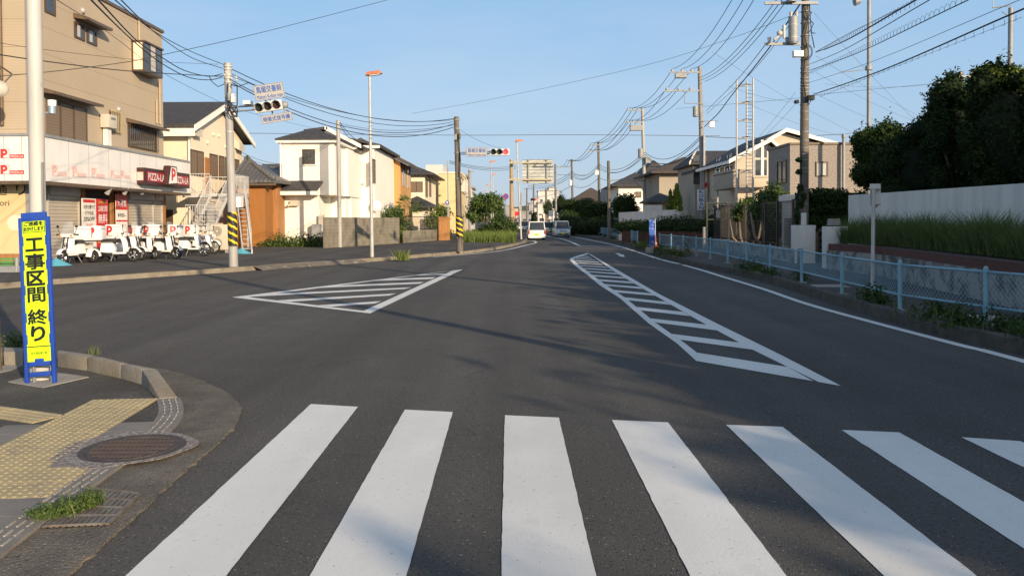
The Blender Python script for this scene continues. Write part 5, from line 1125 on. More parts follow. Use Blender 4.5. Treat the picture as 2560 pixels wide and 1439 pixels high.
# clipped hedges and brick planter
a = P(1555,590,54); b = P(1770,600,46)
m = MB(); m.prism([(a.x,a.y,.1),(b.x,b.y,.1),(b.x+.4,b.y+2.2,.1),(a.x+.4,a.y+3,.1)], (0,0,.85)); m.build('brick_planter', 'brick_red', label='long low red brick planter under the clipped hedge', cat='planter')
bl = []
for i in range(9): u = i/8; p = a.lerp(b,u); bl.append(((p.x+.4,p.y+.8,1.15+(.12 if 3 < i < 7 else 0)), (.95,.8,.55+(.14 if 3 < i < 7 else 0)), 1))
t = bush('clipped_hedge', (a.x,a.y,.95), (1,1,1), 9000, 'leaf_dark', .06, 'dark clipped hedge on the red brick planter in front of the pale garden wall', 'hedge', blobs=bl, jit=.08)
bl = [((P(px,560,80-.0*px).x+0, 80+(1520-px)*.12, 1.05), (1.8,1.2,1.1), 1) for px in range(1425,1530,14)]
t = bush('clipped_hedge', (bl[0][0][0], bl[0][0][1], .15), (1,1,1), 9000, 'leaf_dark2', .09, 'long dark hedge along the kerb behind the silver-blue van', 'hedge', blobs=bl, jit=.06)
c = P(1420,555,98); bush('round_shrub', (c.x,c.y,.15), (1.5,1.5,1.2), 1800, 'leaf_dark', .10, 'dome-shaped dark shrub behind the silver-blue van', blobs=[((c.x,c.y,1.7),(1.4,1.4,1.3),1)], jit=.05)
# dark garden trees behind
def gtree(px, py, Y, rx, ry, label, material='leaf_dark', n=4500, seed=3, size=.12, name='garden_tree', group=None):
    b = P(px, 600, Y); b.z = .15; k = Y/F; rr = np.random.default_rng(seed); bl = [((P(px,py,Y).x,Y,P(px,py,Y).z),(rx*k*.8,rx*k*.8,ry*k*.85),2)]
    for i in range(6):
        th = 6.283*i/6+rr.random(); q = P(px+rx*.6*math.cos(th), py-ry*.5*math.sin(th), Y+rx*k*.5*rr.normal()*.5); bl.append((tuple(q),(rx*k*.45,rx*k*.45,ry*k*.42),.8))
    return tree(name, b, label, bl, n, size, material, .15, seed, group=group, core=.66)
gtree(1562,520,84,33,38,'big dark round tree in front of the sunlit white house', n=6000, seed=4)
gtree(1500,532,92,36,30,'dark dense garden tree left of the big round tree', 'leaf_dark2', n=5200, seed=5)
gtree(1462,525,104,26,30,'spreading dark tree at the end of the long hedge', 'leaf_dark', n=4200, seed=6)
gtree(1430,520,120,24,26,'loose dark pine-like tree right of the distant signal', 'leaf_dark', n=3200, seed=7)
gtree(1400,510,140,20,28,'dark tree behind the silver-blue van further down the street', 'leaf_dark2', n=2600, seed=8)
gtree(1370,520,165,14,20,'small dark tree left of the van roofs far away', 'leaf_dark', n=1500, seed=9)
gtree(1335,545,150,8,18,'small dark street tree close to the distant traffic signal', 'leaf_dark2', n=1100, seed=10)
for px,w_,h_,lb,mt in ((1676,15,58,'shorter yellow-green conifer beside the taller one','leaf_yellow'),(1692,20,72,'taller yellow-topped columnar conifer in front of the tan house','leaf_yellow')):
    Yc = 61; k = Yc/F; b = P(px,600,Yc); b.z = .15; zt = P(px,545-h_-6,Yc).z; bl = []
    for i in range(7):
        u = i/6; bl.append(((b.x,b.y,1.2+(zt-1.4)*u),(w_*k*(1-.75*u**2)*1.0,)*2+((zt)/9,),1-.5*u))
    t = thing('conifer', lb, 'conifer', tuple(b)); leaves(bl, 3000, .07, mt if px > 1680 else 'leaf_mid', 'foliage', t, jit=.1, seed=px)
    m = MB(); m.cyl(b, b+Vector((0,0,1.6)), .09); m.build('trunk', 'bark', t)
    if px > 0: leaves([(q[0],tuple(v*1.04 for v in q[1]),q[2]) for q in bl[4:]], 900, .07, 'leaf_yellow', 'lit_tips', t, seed=px+1, jit=.1)  # yellow tops, their sunlit look put into a brighter leaf colour
# ---- police box yard: black mesh fence, gold frame, two small trees
fa = G(1787,608,.15); fb = G(1985,655,.15); fa = P(1787,600,43.0); fb = P(1986,640,27.5); fa.z = fb.z = .15
t = thing('black_mesh_fence', 'tall black mesh fence with eight posts in front of the yard with two twisted trees', 'fence', ((fa.x+fb.x)/2,(fa.y+fb.y)/2,.15))
d = (fb-fa); L_ = d.length; dn = d.normalized(); ftop = lambda p: 2.15
for px in (1787,1803,1821,1841,1863,1888,1914,1944,1983):
    # where the post column meets the fence line
    r_ = ray(px,600); s_ = (fa.x*r_.y-fa.y*r_.x)/(d.y*r_.x-d.x*r_.y); p = fa+d*s_
    m = MB(); m.box((p.x-.04,p.y-.04,.6),(p.x+.04,p.y+.04,2.35)); m.build('post', 'black_fence', t)
m = MB()
for z in (.75,2.3): m.tube([(fa.x,fa.y,z),(fb.x,fb.y,z)], .02, 4)
for i in range(int(L_/.11)): p = fa+dn*(i*.11); m.box((p.x-.004,p.y-.004,.75),(p.x+.004,p.y+.004,2.3))
for i in range(14): z = .8+i*.11; m.tube([(fa.x,fa.y,z),(fb.x,fb.y,z)], .004, 3)
m.build('mesh', 'black_fence', t)
m = MB(); n_ = Vector((dn.y,-dn.x,0)); e = fb+dn*.3; m.prism([fa-n_*.12, e-n_*.12, e+n_*.12, fa+n_*.12], (0,0,.5)); m.build('concrete_kerb_wall', 'stone_wall', label='low concrete wall under the black mesh fence along the pavement', cat='wall')
p = fa+d*.03; m = MB(); m.box((p.x-.02,p.y-.10,1.75),(p.x+.18,p.y-.08,2.15)); m.build('notice', 'white', label='small white notice tied to the black mesh fence', cat='notice')
m = MB(); q = [P(1785,612,50),P(1990,612,50),P(1990,612,34),P(1830,612,36)]; m.poly([(fa.x,fa.y+.1,.17),(fb.x,fb.y+.1,.17),(fb.x+9,fb.y+9,.17),(fa.x+9,fa.y+9,.17)]); m.build('yard_ground', 'gravel', kind='structure')
rr = np.random.default_rng(22); pts = [(fa.x+d.x*u+.4+2.2*v, fa.y+d.y*u+.4+1.5*v, .17) for u,v in rr.random((2600,2))]
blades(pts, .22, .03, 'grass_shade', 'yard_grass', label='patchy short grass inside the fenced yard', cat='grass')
a0_ = P(1775,600,47); a1_ = P(1975,600,39); bl = [((a0_.lerp(a1_,i/10).x, a0_.lerp(a1_,i/10).y, .95+.1*(i%3)), (.75,.7,1.0+.25*((i*5)%3)), 1) for i in range(11)]
bush('garden_hedge', (a0_.x,a0_.y,.15), (1,1,1), 9000, 'leaf_dark2', .07, 'unclipped dark shrubs along the back of the fenced yard', 'hedge', blobs=bl)  # dark shrubs, made taller to stand in for shade on the wall
# gold pipe frame
Yf = 45; t = thing('gold_pipe_frame', 'gold-painted pipe frame standing behind the black mesh fence', 'frame', (P(1768,600,Yf).x, Yf, .15)); m = MB()
zt = P(1768,508,Yf).z; xs = [P(px,550,Yf).x for px in (1768,1816,1935)]; zm = P(1768,549,Yf).z
for x in xs[:2]: m.cyl((x,Yf,.15),(x,Yf,zt),.05,n=8)
m.cyl((xs[0],Yf,zt),(P(1850,500,Yf).x,Yf,zt),.045,n=8); m.cyl((xs[0],Yf,zm),(xs[2],Yf,zm),.04,n=8); m.cyl((xs[2],Yf,.15),(xs[2],Yf,zm),.05,n=8); m.build('pipes', 'frame_gold', t)
def twisted(px, Y, py, sc, lb, seed):
    b = P(px,600,Y); b.z = .17; k = Y/F; rr = np.random.default_rng(seed); bl = []
    for dx,dy,r_ in ((0,0,30),(-26,10,20),(26,4,22),(10,-28,20),(-12,-16,18),(34,-18,13),(-30,22,13),(22,18,16)):
        q = P(px+dx*sc, py+dy*sc, Y+rr.normal()*.3); bl.append((tuple(q),(r_*k*sc*.95,)*2+(r_*k*sc*1.0,),r_/20))
    t = thing('yard_tree', lb, 'tree', tuple(b)); m = MB()
    for s_ in (-1,1,-.4):
        e = Vector(bl[0][0])+Vector((s_*.75,0,-.3)); mid = b.lerp(e,.5)+Vector((s_*.22,0,-.1)); m.tube([b, mid, e], [.07,.06,.035], 7)
    m.build('trunk', 'bark_pale', t); leaves(bl, 9500, .055, 'leaf_mid', 'crown', t, seed=seed, shell=.8, jit=.4, upbias=.6)
twisted(1922, 33, 512, 1.12, 'small pruned tree with a forked pale trunk in the fenced yard, nearer the ivy', 31)
twisted(1864, 36, 528, .75, 'slimmer pruned tree left of the forked one in the fenced yard', 32)
# ---- pillar, gate, wall, ivy
Yw = 27.5
def pillar(px0, px1, pyt, Y, nm, lb, mt='stucco_wall', depth=.35, py0=None):
    x0,x1,_,z1 = yw(px0,pyt,px1,600,Y); m = MB(); m.box((x0,Y,.1),(x1,Y+depth,z1)); return m.build(nm, mt, label=lb, cat='wall', bevel=.01)
pillar(1986,2040,563,27.2,'gate_wall','low white rendered wall piece left of the dark lattice gate')
pillar(2066,2121,566,24.2,'gate_wall','white rendered wall piece right of the dark lattice gate')
a = P(2088,560,24.3); m = MB(); m.obox((a.x,24.4,P(2088,562,24.3).z+.09), .34,.22,.2, Matrix.Rotation(.3,3,'Z'), taper=.85); m.build('stone_lantern_cap', 'concrete', label='small grey block lamp on the wall beside the lattice gate', cat='lamp')
x0,x1,z0,z1 = yw(2040,572,2066,632,26); t = thing('lattice_gate', 'dark brown lattice gate between the two white wall pieces', 'gate', ((x0+x1)/2,26,.2)); m = MB(); m.box((x0,26,.25),(x0+.08,26.06,z1)); m.box((x1-.05,26,.25),(x1,26.06,z1)); m.box((x0,26,z1-.08),(x1,26.06,z1)); m.box((x0,26,.25),(x1,26.06,.33)); m.build('frame', 'trim_brown', t)
m = MB()
for i in range(8):
    z = .35+i*.2
    if z+.2 < z1: m.tube([(x0+.05,26.02,z),(x1,26.02,z+.2)],.012,4); m.tube([(x0+.05,26.04,z+.2),(x1,26.04,z)],.012,4)
m.build('lattice', 'trim_brown', t)
x0,x1,_,z1 = yw(1966,486,1996,600,31); m = MB(); m.box((x0,31,.1),(x1+.3,31.5,z1)); m.box((x0-.1,30.9,z1-.25),(x1+.4,31.6,z1-.05)); m.build('gate_post', 'stucco_wall', label='tall pale moulded gatepost half hidden by ivy beside the big pole', cat='gatepost')
pillar(1968,1980,545,29.5,'stone_post','narrow grey perforated concrete post behind the black mesh fence', 'concrete')
# ivy wall: dark hedge cube covered with ivy
x0,x1,z0,z1 = yw(2003,475,2122,566,29); bl = []
for i in range(9):
    for j in range(4): bl.append(((x0+(x1-x0)*(i+.5)/9, 29.3, .9+(z1-.9)*(j+.5)/4), ((x1-x0)/12, .42, (z1-.9)/6.0), 1))
t = bush('ivy_wall', ((x0+x1)/2,29,.2), (1,1,1), 11000, 'leaf_dark', .055, 'wall completely covered in dark ivy between the big pole and the long pale wall', 'ivy', blobs=bl, core=False, jit=.15)
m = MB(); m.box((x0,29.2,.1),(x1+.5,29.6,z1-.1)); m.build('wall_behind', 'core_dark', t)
# ---- stone retaining wall, brick courses, planter grass, long stucco wall
Ra = [(2066,672,.15),(2200,690,.15),(2459,752,.15),(2700,812,.15)]
base = [G(x,y,z).xy for x,y,z in Ra]; dlast = (base[-1]-base[-2]).normalized(); base.append(base[-1]+dlast*24)
def strip_wall(nm, pts, z0, z1, th, mt, lb, cat='wall'):
    o = offset_line(pts, -th); m = MB()
    for i in range(len(pts)-1):
        a,b,c,d_ = pts[i],pts[i+1],o[i+1],o[i]; vs = [(a.x,a.y,z0),(b.x,b.y,z0),(c.x,c.y,z0),(d_.x,d_.y,z0),(a.x,a.y,z1),(b.x,b.y,z1),(c.x,c.y,z1),(d_.x,d_.y,z1)]
        m.add(vs, [(4,5,6,7),(0,1,5,4),(2,3,7,6)]+([(3,0,4,7)] if i == 0 else [])+([(1,2,6,5)] if i == len(pts)-2 else []))
    return m.build(nm, mt, label=lb, cat=cat)
strip_wall('retaining_wall', base, .1, .72, .5, 'stone_wall', 'mottled grey stone retaining wall behind the light blue mesh fence')
strip_wall('brick_edging', offset_line(base,-.06), .722, .91, .4, 'brick_red', 'dark red brick edging on top of the stone retaining wall')
wl = offset_line(base, -1.5)
A = P(2121,488,26.0); Bq = P(2560,458,17.0); wdir = (Bq.xy-A.xy).normalized(); Wp = [A.xy, Bq.xy, Bq.xy+wdir*28]
zw0, zw1 = A.z, Bq.z
m = MB(); n_ = Vector((-wdir.y, wdir.x))*.2
if n_.x < 0: n_ = -n_
za = [zw0, zw1, zw1+.05]
for i in range(2):
    a, b = Wp[i], Wp[i+1]; vs = [(a.x,a.y,.2),(b.x,b.y,.2),(b.x+n_.x,b.y+n_.y,.2),(a.x+n_.x,a.y+n_.y,.2),(a.x,a.y,za[i]),(b.x,b.y,za[i+1]),(b.x+n_.x,b.y+n_.y,za[i+1]),(a.x+n_.x,a.y+n_.y,za[i])]
    m.add(vs, [(4,5,6,7),(0,1,5,4),(2,3,7,6),(3,0,4,7),(1,2,6,5)])
m.build('long_wall', 'stucco_wall', label='long pale rendered garden wall below the tall dark trees', cat='wall')
m = MB(); b2 = offset_line(base,-.4); m.poly([(p.x,p.y,.95) for p in b2]+[(Wp[2].x,Wp[2].y,.95),(Wp[1].x,Wp[1].y,.95),(Wp[0].x,Wp[0].y,.95)]); m.build('planter_soil', 'ground', kind='structure')
rr = np.random.default_rng(77); pts = []
for k in range(15000):
    u = rr.random()*.62; i = 0; L1 = (base[1]-base[0]).length; tot = 22; s_ = u*tot
    q = None; acc = 0
    for i in range(len(b2)-1):
        l_ = (b2[i+1]-b2[i]).length
        if acc+l_ >= s_: q = b2[i].lerp(b2[i+1], (s_-acc)/l_); break
        acc += l_
    v = rr.random(); w_ = Wp[0].lerp(Wp[1], min(1.6,s_/12.5)) if s_/12.5 <= 1 else Wp[1]+wdir*(s_-12.5)
    p = q.lerp(w_, v*.8); pts.append((p.x, p.y, .93))
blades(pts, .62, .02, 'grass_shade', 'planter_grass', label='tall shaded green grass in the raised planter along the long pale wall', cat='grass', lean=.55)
# ---- tall dark trees behind the long wall (the row goes on behind the camera)
def bigtree(px, py, rx, ry, Y, lb, mt, n, seed, size=.048, extra=()):
    k = Y/F; b = P(px,600,Y); b.z = .3; rr = np.random.default_rng(seed); c = P(px,py,Y)
    bl = [(tuple(c),(rx*k*.85,rx*k*.7,ry*k*.9),2.2)]
    for i in range(15):
        th = 6.283*i/15+rr.random()*.4; f_ = .62+.3*rr.random(); q = P(px+rx*f_*math.cos(th), py-ry*f_*math.sin(th), Y-.6+rr.random()*.8); g_ = .20+.18*rr.random(); bl.append((tuple(q),(rx*k*g_,rx*k*g_,ry*k*g_*.85),.3+g_*1.4))
    for (ex,ey,er) in extra: q = P(ex,ey,Y-.3); bl.append((tuple(q),(er*k,er*k,er*k),.5))
    t = thing('dark_tree', lb, 'tree', tuple(b)); m = MB(); m.tube([b, b.lerp(c,.5), c], [.16,.12,.07], 8)
    for i in (1,3,5,7): s0 = b.lerp(c,.3); m.tube([s0, s0.lerp(Vector(bl[i][0]),.6)+Vector((0,-.1,.1)), Vector(bl[i][0])], [.06,.04,.02], 5)
    m.build('trunk', 'bark', t); leaves(bl, n, size, mt, 'crown', t, seed=seed, shell=.5, jit=.30)
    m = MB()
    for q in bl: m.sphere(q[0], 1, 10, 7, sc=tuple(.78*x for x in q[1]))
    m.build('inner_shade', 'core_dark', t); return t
bigtree(2205,395,68,88,27.5,'rounded dark evergreen at the left end of the tall trees, next to the grey building','leaf_dark',34000,41, extra=((2150,350,22),(2160,440,28),(2150,500,22)))
bigtree(2290,430,90,110,25.5,'middle dark evergreen rising above the long pale wall','leaf_dark2',30000,42, extra=((2300,325,30),(2330,300,26)))
bigtree(2400,360,85,160,23.5,'tall dark evergreen with stepped left edge behind the long wall','leaf_dark2',34000,43, extra=((2372,230,32),(2350,290,26)))
bigtree(2500,330,95,165,21.5,'tallest dark bamboo-like tree with sunlit yellow-green tips at the right edge','leaf_dark2',38000,44, extra=((2470,205,26),(2440,215,20),(2530,200,24)))
t = [o for o in bpy.data.objects if o.name.startswith('dark_tree')][-1]
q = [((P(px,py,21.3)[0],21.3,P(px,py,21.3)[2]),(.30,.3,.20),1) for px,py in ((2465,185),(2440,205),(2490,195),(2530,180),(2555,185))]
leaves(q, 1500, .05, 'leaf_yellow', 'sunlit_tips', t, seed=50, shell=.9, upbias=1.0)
# off to the right and behind the camera: the same garden goes on and shades the road
SHADE = [(19.5, 18.5, 7.88, 2.4), (19.8, 14.5, 8.09, 2.4), (19.0, 10.5, 7.67, 2.4), (15.6, 16.6, 6.82, 1.9), (13.4, 13.0, 5.96, 1.9), (13.2, 9.5, 5.75, 1.9), (12.9, 6.0, 5.86, 1.9), (13.0, 2.2, 5.96, 1.9), (12.8, -1.6, 5.75, 1.8), (13.0, -5.0, 5.86, 1.8), (13.0, -8.2, 5.86, 1.7), (13.1, -10.9, 5.86, 1.3), (13.0, -15.4, 6.62, 0.9)]
for i,(x,y,h,r_) in enumerate(SHADE):
    t = thing('garden_hedge_tree', 'tall clipped hedge tree behind the long wall, out of view to the right', 'tree', (x,y,.3), 'hedge trees continuing behind the long wall')
    bl = [((x,y,h*.5),(r_,r_*1.15,h*.46),2),((x-.3,y+.8,h*.72),(r_*.7,r_*.7,h*.25),1),((x+.2,y-1,h*.7),(r_*.7,r_*.7,h*.27),1)]
    leaves(bl, 2600, .14, 'leaf_dark', 'crown', t, seed=60+i, shell=.5)
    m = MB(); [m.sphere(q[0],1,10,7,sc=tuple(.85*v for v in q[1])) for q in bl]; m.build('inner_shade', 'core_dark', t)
    m = MB(); m.cyl((x,y,.1),(x,y,h*.4),.12); m.build('trunk', 'bark', t)
# ---- light blue mesh fence
RB = {}
def fence_run(pl, name_label, group, top=.78, closed=True, spans=None):
    t = thing('mesh_fence', name_label, 'fence', (pl[0].x, pl[0].y, .15)); zb = .15
    for i, p in enumerate(pl):
        m = MB(); m.cyl((p.x,p.y,zb),(p.x,p.y,zb+top+.02),.034,n=10); m.sphere((p.x,p.y,zb+top+.02),.034,8,4); post = m.build('post', 'rail_blue', t)
        m = MB(); m.box((p.x-.09,p.y-.09,zb),(p.x+.09,p.y+.09,zb+.02)); m.build('footing', 'concrete', post)
    for i in range(len(pl)-1):
        a = Vector((pl[i].x,pl[i].y,0)); b = Vector((pl[i+1].x,pl[i+1].y,0)); L_ = (b-a).length; d = (b-a)/L_; m = MB()
        for z in (zb+top-.03, zb+.26): m.tube([a+Vector((0,0,z)), b+Vector((0,0,z))], .021, 6)
        fr = m.build('rail', 'rail_blue', t); m = MB(); z0 = zb+.28; z1 = zb+top-.05; h = z1-z0; step = .085 if a.y < 24 else (.13 if a.y < 40 else .2); rad = .0024 if a.y < 24 else .0035
        n = int((L_+h)/step)
        for k in range(-int(h/step), int(L_/step)+1):
            for sgn in (1,-1):
                s0 = k*step; s1 = s0+h
                p0 = (s0, z0) if sgn > 0 else (s0, z1); p1 = (s1, z1) if sgn > 0 else (s1, z0)
                # clip to the panel
                (xa,za_),(xb,zb_) = p0,p1
                if xb <= .04 or xa >= L_-.04: continue
                if xa < .04: za_ += (zb_-za_)*(.04-xa)/(xb-xa); xa = .04
                if xb > L_-.04: zb_ = za_+(zb_-za_)*(L_-.04-xa)/(xb-xa); xb = L_-.04
                q0 = a+d*xa; q1 = a+d*xb; m.tube([(q0.x,q0.y,za_),(q1.x,q1.y,zb_)], rad, 3)
        m.build('wire_mesh', 'rail_blue', t)
    return t
posts = [(2464,812),(2250,776),(2105,735),(2004,706.5),(1925,686),(1866,670),(1819,657.5),(1776,647),(1740,639.5),(1708,633),(1678,627),(1649,623)]
pl = [G(x,y,.15) for x,y in posts]; e = pl[0]+(pl[0]-pl[1]).normalized()*3.0; e2 = e+Vector((.25,-3,0)); e3 = e2+Vector((.2,-3,0))
fence_run([e3,e2,e]+pl, 'long light blue mesh fence along the near right-hand pavement', None)
posts = [(1594,612.5),(1580,608),(1570,604.5),(1558,601.5),(1547,598.5),(1536,596),(1525,594),(1519,592.5),(1507,590),(1486,585.5)]
fence_run([G(x,y,.15) for x,y in posts], 'short far stretch of light blue mesh fence beyond the gap with the blue banner', None, top=.82)
# weeds along the right kerb
rr = np.random.default_rng(90); bl = []; n = len(RE)
for i, p in enumerate(offset_line(RE, .28)):
    if 9 < p.y < 70:
        for q in range(3):
            if rr.random() < .4: bl.append(((p.x+rr.normal()*.12, p.y+rr.normal()*.7, .26), (.22+.16*rr.random(),.42,.14+.22*rr.random()), 1))
for (px,py,r_,h_) in ((1570,606,.5,.5),(1607,612,.25,.9),(1612,622,.4,.35),(1640,630,.5,.45),(1655,640,.5,.35),(1600,628,.6,.35),(1700,645,.5,.4),(1720,640,.3,.55)):
    g_ = G(px,py,.15); bl.append(((g_.x,g_.y,.15+h_*.5),(r_,r_,h_),1.4))
leaves(bl, 9000, .04, 'leaf_dark', 'kerb_weeds', None, shell=.9, aspect=.35, label='straggly weeds growing along the right kerb under the blue fence', cat='weeds', kind='stuff', upbias=.5)
pts = [(b_[0][0]+rr.normal()*.2, b_[0][1]+rr.normal()*.4, .15) for b_ in bl for _ in range(14)]
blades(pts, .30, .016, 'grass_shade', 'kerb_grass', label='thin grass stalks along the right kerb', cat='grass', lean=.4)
for (px,py) in ((2430,795),(2060,715)):
    g_ = G(px,py,.15); m = MB(); m.prism([(g_.x-.45,g_.y-.3,.151),(g_.x+.45,g_.y-.35,.151),(g_.x+.5,g_.y+.3,.151),(g_.x-.4,g_.y+.33,.151)], (0,0,.012)); m.build('pavement_pad', 'concrete', kind='structure')
# ================================================================ POLES, LAMPS, SIGNS
def taper_pole(nm, top, base, r0, r1, mt, parent, n=14):
    m = MB(); m.cyl(base, top, r0, r1, n); return m.build(nm, mt, parent)
# bare painted pole behind the works sign
b = G(103,948,.03); k = b.y/F; tp = P(83,-60,b.y)
t = thing('lamp_pole', 'thick bare off-white steel pole right behind the yellow and blue works sign', 'pole', tuple(b))
taper_pole('shaft', tp, b, .078, .072, 'pole_paint', t, 20); m = MB(); m.cyl(b, b+Vector((0,0,.5)), .105, .1, 20); m.cyl(b+Vector((0,0,.5)), b+Vector((0,0,.54)), .1, .078, 20); m.build('sleeve', 'pole_paint', t)
m = MB(); q = b.lerp(tp,.42); m.box((q.x+.07,q.y-.05,q.z),(q.x+.085,q.y-.02,q.z+.5)); m.build('stain_strip', 'galv', t)
# works sign
b = G(103,950,.03); b = P(103,950,b.y-.17); b.z = .03
t = thing('works_sign', 'tall blue framed fluorescent yellow roadworks sign with large black characters', 'sign', tuple(b))
W_, Ht = .312, 1.74; M_ = Matrix.Translation(b) @ Matrix.Rotation(R(-3.9),4,'Y') @ Matrix.Rotation(R(-4),4,'X')
def lb_(m, x0,x1,y0,y1,z0,z1):
    c = M_.to_3x3(); o = M_ @ Vector(((x0+x1)/2,(y0+y1)/2,(z0+z1)/2)); m.obox(o, x1-x0, y1-y0, z1-z0, c)
m = MB(); lb_(m,-W_/2,-W_/2+.036,-.02,.02,0,Ht-.05); lb_(m,W_/2-.036,W_/2,-.02,.02,0,Ht-.05); lb_(m,-W_/2+.03,W_/2-.03,-.0195,.0195,Ht-.09,Ht); lb_(m,-W_/2+.047,W_/2-.047,-.019,.019,.075,.12); lb_(m,-W_/2+.047,W_/2-.047,-.019,.019,.18,.225)
for z in (.9,1.15,1.40,.62,.40): lb_(m,-W_/2+.03,-W_/2+.046,-.019,.019,z,z+.10); lb_(m,W_/2-.046,W_/2-.03,-.019,.019,z,z+.10)
lb_(m,-.045,.045,-.021,.02,Ht-.085,Ht-.05); lb_(m,-.045,.045,-.0215,.02,.215,.255)
m.build('frame', 'blue_plastic', t, bevel=.007)
m = MB(); lb_(m,-W_/2+.034,W_/2-.034,-.012,.012,.225,Ht-.08); pn = m.build('board', 'fluo', t)
for s_ in (-1,1): m = MB(); lb_(m,s_*.09-.01,s_*.09+.01,.03,.05,.0,.30); m.build('rear_leg', 'galv', t)
m = MB(); lb_(m,-.08,.08,.03,.05,.10,.12); m.build('rear_bar', 'galv', t)
rx = M_.to_3x3() @ Vector((1,0,0)); rz = M_.to_3x3() @ Vector((0,0,1)); at_ = lambda x,z: M_ @ Vector((x,-.0125,z))
zt = Ht-.09
for ch, zc, w_, h_ in (('工',1.41,.175,.125),('事',1.238,.195,.155),('区',1.068,.175,.14),('間',.900,.175,.145),('終',.675,.19,.15),('り',.508,.135,.145)):
    text_part(ch, at_(0,zc), rx, rz, w_, h_, 'black', pn, bold=.03 if ch in '事間終' else .05, depth=.003)
text_part('ご迷惑を', at_(0,1.625), rx, rz, .19, .042, 'black', pn, bold=.045, depth=.003)
text_part('おかけします', at_(0,1.572), rx, rz, .20, .040, 'black', pn, bold=.045, depth=.003)
text_part('㈱大建設備工業', at_(0,.31), rx, rz, .16, .026, 'black', pn, depth=.003)
m = MB()
for (x0,x1,z0,z1) in ((-.112,.112,1.536,1.541),(-.112,.112,1.656,1.661),(-.112,-.107,1.541,1.656),(.107,.112,1.541,1.656),(-.117,.117,.372,.381)): lb_(m,x0,x1,-.0148,-.0125,z0,z1)
m.build('printed_frame', 'black', pn)
m = MB(); lb_(m,-W_/2+.047,W_/2-.047,-.0135,-.0125,.0,.0) if False else None
# left-edge dark post and guardrail
a = G(-2,926,.03); m = MB(); m.cyl(a, Vector((a.x-.02,a.y,.78)), .03, n=10); m.build('bollard', 'trim_brown', label='slim dark post at the very left edge beside the kerb', cat='post')
a = G(-40,905,.0); bl = [((a.x+.9+.15*i, a.y+.95-.1*i, .09), (.13,.12,.12), 1) for i in range(3)]
a = G(28,868,.0); leaves([((a.x-.02,a.y+.1,.08),(.17,.12,.12),1),((a.x+.1,a.y+.12,.05),(.1,.1,.08),.5)], 900, .016, 'leaf_mid', 'weed', None, shell=.9, label='small leafy weed on the road side of the kerb, left of the works sign', cat='weed')
a = G(225,888,.0); pts = [(a.x+random.gauss(0,.05), a.y+.05+random.gauss(0,.03), .0) for _ in range(26)]; blades(pts, .13, .006, 'grass_lit', 'weed', label='thin weed stalks behind the standing kerb', cat='weed')
a = P(-160,690,24); bb = P(48,690,24.5); t = thing('guard_rail', 'dark grey guard rail end on the far pavement at the left edge', 'guard rail', (bb.x,bb.y,.15))
m = MB(); m.box((a.x,bb.y,P(0,682,24).z-.14),(bb.x,bb.y+.06,P(0,682,24).z)); m.box((a.x,bb.y,P(0,682,24).z),(bb.x,bb.y+.08,P(0,667,24).z)); m.build('beam', 'galv', t); m = MB(); m.cyl((bb.x-.1,bb.y+.05,.1),(bb.x-.1,bb.y+.05,.6),.06); m.build('post', 'galv', t)
# striped signal pole
def hydro(t, base, top, z0, z1, r):
    m = MB(); ax = (Vector(top)-Vector(base)); nseg = 24; nz = 40; L_ = z1-z0
    vs = []; 
    for j in range(nz+1):
        z = z0+L_*j/nz; c = Vector(base)+ax*((z-base[2])/ax.z)
        for i in range(nseg): th = 6.283*i/nseg; vs.append((c.x+r*math.cos(th), c.y+r*math.sin(th), z))
    b0 = len(m.v); m.use('hydro_black'); m.use('hydro_yellow'); m.v += vs
    for j in range(nz):
        for i in range(nseg):
            ph = (j/nz*L_/.25 + i/nseg*2) % 1.0
            m.f.append([b0+j*nseg+i, b0+j*nseg+(i+1)%nseg, b0+(j+1)*nseg+(i+1)%nseg, b0+(j+1)*nseg+i]); m.m.append(1 if ph < .32 else 0); m.sm.append(True)
    m.build('warning_wrap', None, t)
def signal_head(t, c, r_, u_, n_, w_, h_, lit=None, dark=False):
    """three lenses in a horizontal housing; r_ right, u_ up, n_ towards the driver"""
    c = Vector(c); m = MB(); R3 = Matrix((r_, n_, u_)).transposed(); m.obox(c, w_, .12, h_, R3); hd = m.build('signal_head', 'car_glass' if dark else 'signal_body', t, bevel=.04)
    for i, mt in ((-1,'lens_off_g'),(0,'lens_off_y'),(1,'lens_off_r')):
        if lit == i: mt = 'lens_red'
        p = c+r_*(i*w_*.315)+n_*.062; m = MB(); m.cyl(p, p+n_*.02, h_*.37, h_*.36, 20); m.build('lens', mt, hd)
        m = MB(); rr_ = h_*.40
        for j in range(14):
            th0 = -.3+3.74*j/14; th1 = -.3+3.74*(j+1)/14; q0 = r_*math.cos(th0)+u_*math.sin(th0); q1 = r_*math.cos(th1)+u_*math.sin(th1)
            m.poly([p+q0*rr_, p+q1*rr_, p+q1*rr_+n_*.2, p+q0*rr_+n_*.2]); m.poly([p+q0*(rr_+.008)+n_*.2, p+q1*(rr_+.008)+n_*.2, p+q1*(rr_+.008), p+q0*(rr_+.008)])
        m.build('visor', 'black' if dark else 'signal_body', hd)
    return hd
b = G(584,667,.15); D1 = b.y; tp = P(569,158,D1)
t = thing('signal_pole', 'pale signal pole with striped wrap carrying the unlit traffic light and two blue-lettered signs', 'signal pole', tuple(b))
taper_pole('shaft', tp, b, .15, .115, 'pole_steel', t, 18); hydro(t, b, tp, P(583,615,D1).z, P(580,530,D1).z, .158)
SP = tp
m = MB(); ta = P(573,268,D1); tb = P(680,262,D1-.9); tc_ = P(573,280,D1); td = P(660,272,D1-.8)
m.cyl(ta, tb, .035, n=8); m.cyl(tc_, td, .03, n=8); m.build('arm', 'steel_bright', t)
